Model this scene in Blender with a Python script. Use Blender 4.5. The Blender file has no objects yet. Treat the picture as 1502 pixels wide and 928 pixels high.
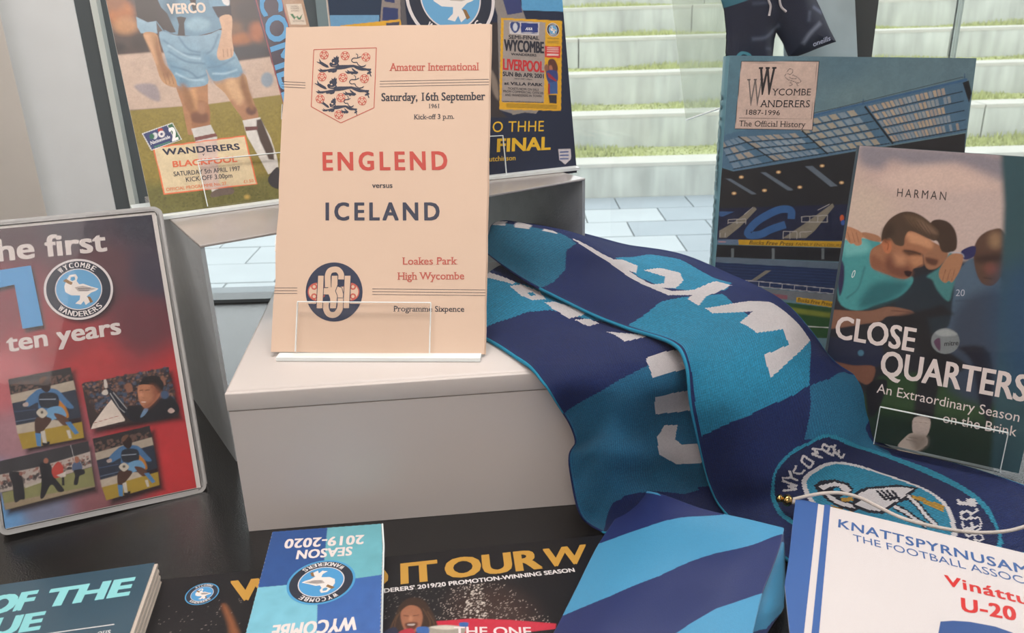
import bpy, bmesh, math, random
import numpy as np
from mathutils import Vector, Matrix
from mathutils.geometry import tessellate_polygon
random.seed(4)
SC = bpy.context.scene
COL = SC.collection
# ------------------------------------------------------------------ camera
cam = bpy.data.cameras.new('camera'); cam_ob = bpy.data.objects.new('camera', cam); COL.objects.link(cam_ob)
PITCH, ROLL = math.radians(21.4), math.radians(1.63)
_r0 = Vector((1, 0, 0)); _u0 = Vector((0, math.sin(PITCH), math.cos(PITCH))); _f = Vector((0, math.cos(PITCH), -math.sin(PITCH)))
_r = math.cos(ROLL) * _r0 - math.sin(ROLL) * _u0; _u = math.sin(ROLL) * _r0 + math.cos(ROLL) * _u0
cam_ob.matrix_world = Matrix(((_r.x, _u.x, -_f.x, 0), (_r.y, _u.y, -_f.y, 0), (_r.z, _u.z, -_f.z, .337), (0, 0, 0, 1)))
cam.sensor_width = 36; cam.lens = 36 * 1232 / 1502; cam.clip_start = .01; cam.clip_end = 200
cam.dof.use_dof = True; cam.dof.focus_distance = .66; cam.dof.aperture_fstop = 22
SC.camera = cam_ob
# ------------------------------------------------------------------ sky, lamps, exposure
world = bpy.data.worlds.new('overcast_sky'); SC.world = world; world.use_nodes = True
wn = world.node_tree; wn.nodes.clear()
wo = wn.nodes.new('ShaderNodeOutputWorld'); wb = wn.nodes.new('ShaderNodeBackground'); wn.links.new(wb.outputs[0], wo.inputs[0])
wc = wn.nodes.new('ShaderNodeTexCoord'); wno = wn.nodes.new('ShaderNodeTexNoise'); wno.inputs['Scale'].default_value = 1.5; wno.inputs['Detail'].default_value = 3
wr = wn.nodes.new('ShaderNodeValToRGB'); wr.color_ramp.elements[0].color = (.80, .90, 1.0, 1); wr.color_ramp.elements[1].color = (1, 1, .99, 1)
wn.links.new(wc.outputs['Generated'], wno.inputs['Vector']); wn.links.new(wno.outputs['Fac'], wr.inputs['Fac']); wn.links.new(wr.outputs['Color'], wb.inputs['Color'])
wb.inputs['Strength'].default_value = 3.05
def area(name, loc, size, power, color, rot=(0, 0, 0), sy=None):
    l = bpy.data.lights.new(name, 'AREA'); l.size = size; l.energy = power; l.color = color
    if sy: l.shape = 'RECTANGLE'; l.size_y = sy
    o = bpy.data.objects.new(name, l); o.location = loc; o.rotation_euler = rot; COL.objects.link(o); return o
area('ceiling_lamp', (-.5, -.9, 1.62), 1.5, 25, (1, .90, .86), (math.radians(28), 0, 0), .9)
area('showcase_lamp', (.0, .45, 1.1), .5, 6.0, (1, .90, .84), (0, 0, 0), .25)
SC.view_settings.view_transform = 'Standard'; SC.view_settings.look = 'None'; SC.view_settings.gamma = 1; SC.view_settings.use_curve_mapping = False
SC.view_settings.exposure = -0.08
SC.cycles.transparent_max_bounces = 24
# ------------------------------------------------------------------ helpers
def lin(h):
    v = [int(h[i:i + 2], 16) / 255 for i in (0, 2, 4)]
    return tuple(c / 12.92 if c < .04045 else ((c + .055) / 1.055) ** 2.4 for c in v)
MATS = {}
def mat(name, col, rough=.5, spec=.5, bump=0, bscale=200, vary=.06, metal=0, coat=0, sheen=0, attr=False, vscale=30):
    if name in MATS: return MATS[name]
    m = bpy.data.materials.new(name); m.use_nodes = True; t = m.node_tree; b = t.nodes['Principled BSDF']; n = t.nodes; k = t.links.new
    tc = n.new('ShaderNodeTexCoord'); no = n.new('ShaderNodeTexNoise'); no.inputs['Scale'].default_value = vscale; no.inputs['Detail'].default_value = 4; k(tc.outputs['Object'], no.inputs['Vector'])
    mr = n.new('ShaderNodeMapRange'); mr.inputs['To Min'].default_value = 1 - vary; mr.inputs['To Max'].default_value = 1 + vary; k(no.outputs['Fac'], mr.inputs['Value'])
    mx = n.new('ShaderNodeVectorMath'); mx.operation = 'SCALE'; k(mr.outputs[0], mx.inputs['Scale'])
    if attr:
        at = n.new('ShaderNodeAttribute'); at.attribute_name = 'print'; k(at.outputs['Color'], mx.inputs[0])
    else: mx.inputs[0].default_value = lin(col)
    k(mx.outputs[0], b.inputs['Base Color']); b.inputs['Roughness'].default_value = rough; b.inputs['Specular IOR Level'].default_value = spec; b.inputs['Metallic'].default_value = metal
    b.inputs['Coat Weight'].default_value = coat; b.inputs['Coat Roughness'].default_value = .08; b.inputs['Sheen Weight'].default_value = sheen
    if bump:
        n2 = n.new('ShaderNodeTexNoise'); n2.inputs['Scale'].default_value = bscale; n2.inputs['Detail'].default_value = 3; k(tc.outputs['Object'], n2.inputs['Vector'])
        bp = n.new('ShaderNodeBump'); bp.inputs['Strength'].default_value = bump; bp.inputs['Distance'].default_value = .001; k(n2.outputs['Fac'], bp.inputs['Height']); k(bp.outputs[0], b.inputs['Normal'])
    MATS[name] = m; return m
def streaks(m, sx, sz, amt):
    # rain streaks: a second noise stretched vertically
    t = m.node_tree; n = t.nodes; k = t.links.new; b = n['Principled BSDF']; src = b.inputs['Base Color'].links[0].from_socket
    tc = n.new('ShaderNodeTexCoord'); mp = n.new('ShaderNodeMapping'); mp.inputs['Scale'].default_value = (sx, sx * .5, sz); no = n.new('ShaderNodeTexNoise'); no.inputs['Scale'].default_value = 1; no.inputs['Detail'].default_value = 5
    k(tc.outputs['Object'], mp.inputs[0]); k(mp.outputs[0], no.inputs['Vector']); mr = n.new('ShaderNodeMapRange'); mr.inputs['From Min'].default_value = .3; mr.inputs['From Max'].default_value = .7; mr.inputs['To Min'].default_value = 1 - amt; mr.inputs['To Max'].default_value = 1 + amt; k(no.outputs['Fac'], mr.inputs['Value'])
    v = n.new('ShaderNodeVectorMath'); v.operation = 'SCALE'; k(src, v.inputs[0]); k(mr.outputs[0], v.inputs['Scale']); k(v.outputs[0], b.inputs['Base Color'])
def clear(name, tint='eef6f4', ior=1.45, rough=.02, haze=0.0, hazecol='dfe8e6', refl=1.0):
    # thin clear sheet: lets light straight through, mirrors by Fresnel, slight milky scatter
    if name in MATS: return MATS[name]
    m = bpy.data.materials.new(name); m.use_nodes = True; t = m.node_tree; n = t.nodes; n.clear(); k = t.links.new
    o = n.new('ShaderNodeOutputMaterial'); tr = n.new('ShaderNodeBsdfTransparent'); tr.inputs[0].default_value = (*lin(tint), 1)
    gl = n.new('ShaderNodeBsdfGlossy'); gl.inputs['Roughness'].default_value = rough; gl.inputs[0].default_value = (refl, refl, refl, 1); fr = n.new('ShaderNodeFresnel'); fr.inputs['IOR'].default_value = ior
    tc = n.new('ShaderNodeTexCoord'); no = n.new('ShaderNodeTexNoise'); no.inputs['Scale'].default_value = 6; k(tc.outputs['Object'], no.inputs['Vector'])
    df = n.new('ShaderNodeBsdfDiffuse'); df.inputs[0].default_value = (*lin(hazecol), 1); ml = n.new('ShaderNodeMath'); ml.operation = 'MULTIPLY'; ml.inputs[1].default_value = haze * 2; k(no.outputs['Fac'], ml.inputs[0])
    tl = n.new('ShaderNodeBsdfTranslucent'); tl.inputs[0].default_value = (*lin(hazecol), 1); m0 = n.new('ShaderNodeMixShader'); k(df.outputs[0], m0.inputs[1]); k(tl.outputs[0], m0.inputs[2])
    m1 = n.new('ShaderNodeMixShader'); k(ml.outputs[0], m1.inputs[0]); k(tr.outputs[0], m1.inputs[1]); k(m0.outputs[0], m1.inputs[2])
    m2 = n.new('ShaderNodeMixShader'); k(fr.outputs[0], m2.inputs[0]); k(m1.outputs[0], m2.inputs[1]); k(gl.outputs[0], m2.inputs[2]); k(m2.outputs[0], o.inputs[0])
    MATS[name] = m; return m
def meta(o, label=None, cat=None, group=None, kind=None):
    if label: o['label'] = label
    if cat: o['category'] = cat
    if group: o['group'] = group
    if kind: o['kind'] = kind
    return o
def link(name, me, m=None, parent=None, **k):
    o = bpy.data.objects.new(name, me); COL.objects.link(o)
    if m: me.materials.append(m)
    if parent: o.parent = parent
    return meta(o, **k)
def empty(name, M=None, **k):
    o = bpy.data.objects.new(name, None); o.empty_display_size = .02; COL.objects.link(o)
    if M is not None: o.matrix_world = M
    return meta(o, **k)
def frame_matrix(nm):
    o, e, v, n = FRAME[nm]
    return Matrix(((e[0], v[0], n[0], o[0]), (e[1], v[1], n[1], o[1]), (e[2], v[2], n[2], o[2]), (0, 0, 0, 1)))
def mesh(name, verts, faces, smooth=False):
    me = bpy.data.meshes.new(name); me.from_pydata([tuple(v) for v in verts], [], faces); me.update()
    if smooth: me.shade_smooth()
    return me
def box(name, x0, x1, y0, y1, z0, z1, m, parent=None, bev=0, rot=None, **k):
    bm = bmesh.new(); bmesh.ops.create_cube(bm, size=1)
    for v in bm.verts: v.co = Vector((x0 + (v.co.x + .5) * (x1 - x0), y0 + (v.co.y + .5) * (y1 - y0), z0 + (v.co.z + .5) * (z1 - z0)))
    if bev: bmesh.ops.bevel(bm, geom=list(bm.edges), offset=bev, segments=3, profile=.5, affect='EDGES')
    if rot: bm.transform(rot)
    me = bpy.data.meshes.new(name); bm.to_mesh(me); bm.free()
    if bev: me.shade_smooth()
    return link(name, me, m, parent, **k)
def slab(name, outline, z0, z1, m, parent=None, jitter=0, **k):
    # prism on an outline (metres) from z0 (back) to z1 (front)
    P = [Vector((x, y, 0)) for x, y in outline]; n = len(P)
    a = sum(P[i].x * P[(i + 1) % n].y - P[(i + 1) % n].x * P[i].y for i in range(n))
    if a < 0: P.reverse()
    tri = tessellate_polygon([P]); V = [(p.x, p.y, z1) for p in P] + [(p.x, p.y, z0) for p in P]
    F = []
    for t in tri:
        A, B, Cc = [P[i] for i in t]
        if (B - A).cross(Cc - A).z < 0: t = t[::-1]
        F.append(tuple(t)); F.append(tuple(i + n for i in t[::-1]))
    F += [(i, i + n, (i + 1) % n + n, (i + 1) % n) for i in range(n)]
    return link(name, mesh(name, V, F), m, parent, **k)
def rrect(x0, x1, y0, y1, r, n=5):
    o = []
    for cx, cy, a in ((x1 - r, y1 - r, 0), (x0 + r, y1 - r, 90), (x0 + r, y0 + r, 180), (x1 - r, y0 + r, 270)):
        for i in range(n + 1): t = math.radians(a + 90 * i / n); o.append((cx + r * math.cos(t), cy + r * math.sin(t)))
    return o
def tube(name, pts, r, m, parent=None, res=8, **k):
    P = [Vector(p) for p in pts]; V = []; F = []
    up = Vector((0, 0, 1))
    for i, p in enumerate(P):
        t = (P[min(i + 1, len(P) - 1)] - P[max(i - 1, 0)]).normalized(); a = t.cross(up if abs(t.z) < .9 else Vector((1, 0, 0))).normalized(); b = t.cross(a)
        rr = r[i] if isinstance(r, (list, tuple)) else r
        V += [p + rr * (math.cos(2 * math.pi * j / res) * a + math.sin(2 * math.pi * j / res) * b) for j in range(res)]
    for i in range(len(P) - 1): F += [(i * res + j, i * res + (j + 1) % res, (i + 1) * res + (j + 1) % res, (i + 1) * res + j) for j in range(res)]
    F += [tuple(range(res)), tuple(range((len(P) - 1) * res, len(P) * res))[::-1]]
    return link(name, mesh(name, V, F, True), m, parent, **k)
def cr(P, t):
    P = [np.array(p, float) for p in P]; Q = [2 * P[0] - P[1]] + P + [2 * P[-1] - P[-2]]; n = len(P); x = min(max(t, 0), 1) * (n - 1); i = min(int(x), n - 2); f = x - i
    a, b, c, d = Q[i:i + 4]; return .5 * (2 * b + (c - a) * f + (2 * a - 5 * b + 4 * c - d) * f * f + (3 * b - a - 3 * c + d) * f ** 3)
# ---- printed pictures: colours of the ink, evaluated on a fine grid
def _noise(x, y, s, seed):
    R = np.random.RandomState(seed).rand(64, 64); u = x / s; v = y / s; i = np.floor(u).astype(int); j = np.floor(v).astype(int); fu = u - i; fv = v - j
    fu = fu * fu * (3 - 2 * fu); fv = fv * fv * (3 - 2 * fv); g = lambda a, b: R[a % 64, b % 64]
    return (g(i, j) * (1 - fu) + g(i + 1, j) * fu) * (1 - fv) + (g(i, j + 1) * (1 - fu) + g(i + 1, j + 1) * fu) * fv
def _cover(x, y, pts, soft):
    P = np.array(pts, float); n = len(P); inside = np.zeros(len(x), bool)
    d2 = np.full(len(x), 1e18) if soft > 0 else None
    for i in range(n):
        ax, ay = P[i]; bx, by = P[(i + 1) % n]
        if ay != by:
            c = ((ay > y) != (by > y)) & (x < (bx - ax) * (y - ay) / (by - ay) + ax); inside ^= c
        if soft > 0:
            ex, ey = bx - ax, by - ay; L = ex * ex + ey * ey + 1e-12; t = np.clip(((x - ax) * ex + (y - ay) * ey) / L, 0, 1)
            d2 = np.minimum(d2, (x - ax - t * ex) ** 2 + (y - ay - t * ey) ** 2)
    if soft <= 0: return inside.astype(float)
    d = np.sqrt(d2); d[~inside] *= -1; w = np.clip(.5 + d / soft * .5, 0, 1); return w * w * (3 - 2 * w)
def paint(ops, x, y, base='808080'):
    C = np.tile(np.array(lin(base)), (len(x), 1))
    for op in ops:
        if op[0] == 'P':
            _, col, soft, pts = op; P = np.array(pts); lo = P.min(0) - soft; hi = P.max(0) + soft
            k = np.nonzero((x >= lo[0]) & (x <= hi[0]) & (y >= lo[1]) & (y <= hi[1]))[0]
            if len(k) == 0: continue
            w = _cover(x[k], y[k], pts, soft)[:, None]; C[k] = C[k] * (1 - w) + np.array(lin(col)) * w
        elif op[0] == 'G':
            W = 0; S = 0
            for (px, py), c in op[2]:
                w = 1 / (((x - px) ** 2 + (y - py) ** 2 + 9) ** (op[1] / 2)); W = W + w; S = S + w[:, None] * np.array(lin(c))
            C = S / W[:, None]
        elif op[0] == 'N':
            _, amt, s, seed, pts = op; w = 1.0 if pts is None else _cover(x, y, pts, 1.0)
            nz = (_noise(x, y, s, seed) + .5 * _noise(x, y, s * .45, seed + 1)) / 1.5 - .5
            C *= (1 + 2 * amt * nz * w)[:, None]
        elif op[0] == 'D':
            _, col, n, r, seed, pts = op; R = np.random.RandomState(seed); P = np.array(pts); lo = P.min(0); hi = P.max(0); c = R.rand(n * 2, 2) * (hi - lo) + lo
            c = c[_cover(c[:, 0], c[:, 1], pts, 0) > .5]; lc = np.array(lin(col)); k = np.nonzero((x > lo[0] - 2) & (x < hi[0] + 2) & (y > lo[1] - 2) & (y < hi[1] + 2))[0]; xs, ys = x[k], y[k]
            o = np.argsort(xs); k = k[o]; xs = xs[o]; ys = ys[o]
            for cx, cy in c:
                rr = r * R.uniform(.5, 1.3); a, b = np.searchsorted(xs, [cx - rr, cx + rr]); g = np.hypot(xs[a:b] - cx, ys[a:b] - cy) < rr; kk = k[a:b][g]; C[kk] = C[kk] * .35 + lc * .65
    return C
def color_attr(me, C, domain='POINT'):
    at = me.color_attributes.new('print', 'FLOAT_COLOR', domain); A = np.ones((len(C), 4), np.float32); A[:, :3] = C; at.data.foreach_set('color', A.ravel())
def grid_mesh(name, P, C=None, keep=None, smooth=True, uvs=None, face_cols=None):
    nu, nv = P.shape[:2]; me = bpy.data.meshes.new(name); i = np.arange(nu - 1)[:, None] * nv + np.arange(nv - 1)[None]
    F = np.stack([i, i + nv, i + nv + 1, i + 1], -1).reshape(-1, 4)
    if keep is not None: F = F[keep.ravel()]
    me.vertices.add(nu * nv); me.vertices.foreach_set('co', P.reshape(-1).astype(np.float32)); me.loops.add(len(F) * 4); me.loops.foreach_set('vertex_index', F.ravel().astype(np.int32))
    me.polygons.add(len(F)); me.polygons.foreach_set('loop_start', (np.arange(len(F)) * 4).astype(np.int32)); me.update(calc_edges=True)
    if keep is not None:
        bm = bmesh.new(); bm.from_mesh(me)
        if C is not None:
            bm.to_mesh(me); color_attr(me, C); bm.free(); bm = bmesh.new(); bm.from_mesh(me)
        bmesh.ops.delete(bm, geom=[v for v in bm.verts if not v.link_faces], context='VERTS'); bm.to_mesh(me); bm.free()
    elif C is not None: color_attr(me, C)
    if face_cols is not None: color_attr(me, np.repeat(face_cols, 4, axis=0), 'CORNER')
    if uvs is not None:
        uv = me.uv_layers.new(name='stitch'); uv.data.foreach_set('uv', uvs.reshape(-1, 2)[F.ravel()].astype(np.float32).ravel())
    if smooth: me.shade_smooth()
    return me
M_PRINT = mat('printed_card_gloss', None, .36, .35, attr=True, vary=.02, coat=.08)
M_INK = mat('printing_ink', None, .45, .4, attr=True, vary=.03)
def picture(name, nm, parent, x0, x1, y0, y1, step=.5, z=.0001, m=None, outline=None):
    xs = np.linspace(x0, x1, int((x1 - x0) / step) + 1); ys = np.linspace(y0, y1, int((y1 - y0) / step) + 1); X, Y = np.meshgrid(xs, ys, indexing='ij')
    C = paint(ART[nm]['paint'], X.ravel(), Y.ravel()); keep = None
    if outline: keep = _cover(.5 * (X[1:, 1:] + X[:-1, :-1]).ravel(), .5 * (Y[1:, 1:] + Y[:-1, :-1]).ravel(), outline, 0) > .5
    P = np.stack([X / 1000, Y / 1000, np.full_like(X, z)], -1); return link(name, grid_mesh(name, P, C, keep), m or M_PRINT, parent)
# ---- lettering
FONT_CACHE = {}
def glyphs(txt, off=0, sp=1.0):
    key = (txt, off, sp)
    if key in FONT_CACHE: return FONT_CACHE[key]
    c = bpy.data.curves.new('t', 'FONT'); c.body = txt; c.offset = off; c.space_character = sp; c.resolution_u = 3; c.fill_mode = 'FRONT' if hasattr(c, 'fill_mode') else c.fill_mode
    o = bpy.data.objects.new('t', c); COL.objects.link(o); dg = bpy.context.evaluated_depsgraph_get(); me = bpy.data.meshes.new_from_object(o.evaluated_get(dg))
    V = np.array([v.co[:2] for v in me.vertices]); F = [tuple(p.vertices) for p in me.polygons]
    E = {}
    for p in me.polygons:
        for k in p.edge_keys: E[k] = E.get(k, 0) + 1
    B = [k for k, n in E.items() if n == 1]
    bpy.data.objects.remove(o); bpy.data.curves.remove(c); bpy.data.meshes.remove(me); FONT_CACHE[key] = (V, F, B); return FONT_CACHE[key]
CAP = None
def text_geo(txt, a, ex, ey, off=0, serif=0, sp=1.0):
    global CAP
    if CAP is None: CAP = glyphs('H')[0][:, 1].max()
    V, F, B = glyphs(txt, off, sp); V = V.copy(); F = list(F)
    if serif:
        stems = []
        for i, j in B:
            p, r = V[i], V[j]; w = abs(p[0] - r[0])
            if abs(p[1] - r[1]) < .004 and .04 < w < .17: stems.append((min(p[0], r[0]), max(p[0], r[0]), p[1]))
        ext = []
        for x0, x1, y in stems:
            if y < .03 - off and y > -.05: h = .035
            elif y > .4: h = -.035
            elif y < -.1: h = .035
            else: continue
            n = len(V); ext += [(x0 - .075, y), (x1 + .075, y), (x1 + .075, y + h), (x0 - .075, y + h)]; F.append((len(V) + len(ext) - 4, len(V) + len(ext) - 3, len(V) + len(ext) - 2, len(V) + len(ext) - 1))
        if ext: V = np.vstack([V, np.array(ext)])
    x0, x1 = V[:, 0].min(), V[:, 0].max(); u = (V[:, 0] - x0) / (x1 - x0); v = V[:, 1] / CAP
    return np.array(a) + u[:, None] * np.array(ex) + v[:, None] * np.array(ey), F
BOLD = ((0, 0), (-1, -.7), (1, -.7), (-1, .7), (1, .7))   # heavier weights are printed as slightly shifted passes
CREST_SWAN = [('e9e2dc', [(-.36, .10), (-.28, .30), (-.20, .42), (-.05, .44), (.0, .34), (-.04, .24), (.02, .14), (.12, .15), (.30, .06), (.50, -.02), (.42, -.08), (.30, -.12), (.18, -.22), (.28, -.36), (.14, -.46), (.10, -.34), (.02, -.44), (-.12, -.40), (.0, -.30), (.02, -.18), (-.20, -.16), (-.34, -.06)]),
              ('5c9fc8', [(-.17, .36), (-.08, .37), (-.07, .28), (-.15, .24), (-.20, .28)]), ('8d6a40', [(-.38, .26), (-.30, .32), (-.14, .20), (-.18, .13)]), ('8d6a40', [(.20, -.22), (.27, -.24), (.33, -.38), (.26, -.42)]),
              ('b5aca6', [(-.10, .06), (.10, .09), (.44, -.02), (.20, -.08), (-.02, -.06)]), ('5a5660', [(-.02, .02), (.30, .015), (.30, -.0), (-.02, .0)]), ('5a5660', [(.0, -.03), (.26, -.035), (.26, -.05), (.0, -.045)])]
def flat_layers(shapes):
    # shapes: (colour, verts2d (mm), faces) stacked in paint order
    V = []; F = []; C = []; z = 0.00012
    for i, (col, P, fs) in enumerate(shapes):
        n = len(V); zz = z + i * 8e-6; V += [(x / 1000, y / 1000, zz) for x, y in P]; F += [tuple(n + k for k in f) for f in fs]; C += [lin(col)] * len(P)
    return V, F, C
def poly2d(P):
    t = tessellate_polygon([[Vector((x, y, 0)) for x, y in P]]); return P, [tuple(k) for k in t]
def ring(c, ax, ay, r0, r1, n=48):
    P = []; F = []
    for i in range(n): t = 2 * math.pi * i / n; P += [tuple(c + ax * r * math.cos(t) + ay * r * math.sin(t)) for r in (r0, r1)]
    F = [(2 * i, 2 * i + 1, (2 * i + 3) % (2 * n), (2 * i + 2) % (2 * n)) for i in range(n)]; return P, F
def crest(c, ax, kind=0):
    c = np.array(c, float); ax = np.array(ax, float); ay = np.array([-ax[1], ax[0]]); S = []
    S.append(('4f9fd0' if kind else 'dcd6d6', *ring(c, ax, ay, .92, 1.0))); S.append(('2b3140', *ring(c, ax, ay, .66, .93))); S.append(('dcd6d6', *ring(c, ax, ay, .645, .68))); S.append(('4f9bd0' if kind else '69a6d0', *ring(c, ax, ay, 0, .65)))
    for col, pts in CREST_SWAN: S.append((col, *poly2d([tuple(c + ax * x * 1.15 + ay * y * 1.15) for x, y in pts])))
    for word, a0, a1, up in (('WYCOMBE', 132, 48, 1), ('WANDERERS', 222, 318, -1)):
        n = len(word); h = .17; r = .72 if up > 0 else .72 + h
        for i, ch in enumerate(word):
            t = math.radians(a0 + (a1 - a0) * (i + .5) / n); w = abs(math.radians(a1 - a0)) / n * r * .74
            rd = ax * math.cos(t) + ay * math.sin(t); tg = (-ax * math.sin(t) + ay * math.cos(t)) * (-up); P, F = text_geo(ch, c + rd * r - tg * w / 2, tg * w, rd * h * up); [S.append(('e8e2e0', [tuple(p + tg * s_ * .007) for p in P], F)) for s_ in (-1, 1)]
    return S
def prints(nm, parent, z=0, mt=None):
    art = ART[nm]; groups = {}
    for g, col, P in art['flat']: groups.setdefault(g, []).append((col, *poly2d(P)))
    for t in art['text']:
        if t[0] == 'CREST': groups.setdefault('club_crest', []).append(crest(t[2], t[3], t[1])); continue
        g, txt, col, a, ex, ey, off, serif, sp = t; P, F = text_geo(txt, a, ex, ey, 0, serif, sp); S = groups.setdefault(g, [])
        for sx, sy in (BOLD if off > .005 else ((0, 0),)): S.append((col, [tuple(p) for p in P + np.array(ey) * off * 1.2 * sy + np.array(ex) / np.hypot(*ex) * np.hypot(*ey) * off * 1.4 * sx], F))
    for g, S in groups.items():
        if g == 'club_crest': LL = S
        else: LL = [S]
        for s in LL:
            V, F, C = flat_layers(s); me = mesh(g, V, F); color_attr(me, np.array(C)); o = link(g.split('#')[0], me, mt or M_INK, parent); o.location.z = z
            me.flip_normals() if me.polygons and sum(p.normal.z for p in me.polygons) < 0 else None
DIM={'england': (0.1472, 0.2328), 'blackpool': (0.1595, 0.1822), 'final': (0.2171, 0.1591), 'history': (0.2133, 0.275), 'quarters': (0.1372, 0.2156), 'dvd': (0.133, 0.217)}
STAND={'england': ((0.0189, 0.1109), 0.0338), 'blackpool': ((0.0412, 0.1084), 0.038), 'final': ((0.0785, 0.1437), 0.0376), 'quarters': ((0.0428, 0.1257), 0.0289)}
CORD=[[-0.0011, -0.0006, -0.0005], [0.007, 0.0018, 0.003], [0.0167, 0.0049, 0.006], [0.0264, 0.0096, 0.006], [0.0373, 0.0122, 0.004], [0.0492, 0.0095, 0.002], [0.0634, 0.005, 0.001], [0.0807, 0.0056, 0.0], [0.0993, 0.0116, -0.002], [0.116, 0.0228, -0.004], [0.1291, 0.0361, -0.005], [0.1524, 0.0659, -0.006]]
DRAW=[[[0.038, 0.3277, 0.0125], [0.0397, 0.3193, 0.0125], [0.0421, 0.3138, 0.0125], [0.0414, 0.3056, 0.0125]], [[0.049, 0.3274, 0.0125], [0.05, 0.319, 0.0125], [0.0522, 0.3129, 0.0125], [0.057, 0.3088, 0.0125]]]
HANG={'sheet': [[0.1584, 0.89, 0.3767], [0.2544, 0.89, 0.3742], [0.2597, 0.89, 0.2259], [0.1874, 0.89, 0.2029]], 'board': [[0.2774, 0.9, 0.3741], [0.3446, 0.9, 0.3724], [0.3692, 0.9, 0.2286], [0.2906, 0.9, 0.2308]]}
def q(s):
    v=[float(x) for x in s.split()];return list(zip(v[::2],v[1::2]))
# printed artwork, plus sheen painted on the shorts: shapes and lettering in millimetres on each cover, measured from its lower left corner
FRAME={}
ART={}
FRAME['england']=((-0.1661,0.5296,0.1085),(0.9969,-0.0776,-0.0089),(0.044,0.4638,0.8849),(-0.0646,-0.8825,0.4658))
FRAME['blackpool']=((-0.2799,0.6459,0.178),(0.8882,0.4593,-0.0101),(-0.2183,0.4412,0.8705),(0.4043,-0.771,0.4921))
FRAME['final']=((-0.1373,0.7169,0.178),(0.9347,0.3539,-0.0324),(-0.0652,0.2604,0.9633),(0.3493,-0.8983,0.2665))
FRAME['history']=((0.1883,0.7358,0.004),(0.996,-0.0841,-0.0315),(0.045,0.1648,0.9853),(-0.0777,-0.9827,0.1679))
FRAME['quarters']=((0.2331,0.573,0.012),(0.8646,-0.5023,-0.0099),(0.0892,0.134,0.987),(-0.4944,-0.8542,0.1606))
FRAME['dvd']=((-0.3479,0.4742,0.003),(0.9134,0.406,-0.0282),(-0.1706,0.4448,0.8792),(0.3695,-0.7983,0.4756))
FRAME['booklet']=((-0.1351,0.3636,0.013),(0.9992,-0.0396,0),(0.0396,0.9992,0),(0,0,1))
FRAME['magazine']=((-0.2208,0.4249,0.003),(0.9931,0.1169,0),(-0.1169,0.9931,0),(0,0,1))
FRAME['leftbook']=((-0.3054,0.4054,0.018),(0.9807,0.1954,0),(-0.1954,0.9807,0),(0,0,1))
FRAME['pennant']=((0.1802,0.4615,0.024),(0.8776,-0.4795,0),(0.4795,0.8776,0),(0,0,1))
FRAME['shorts']=((0.2073,0.845,0),(1,0,0),(0,0,1),(0,-1,0))
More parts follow.
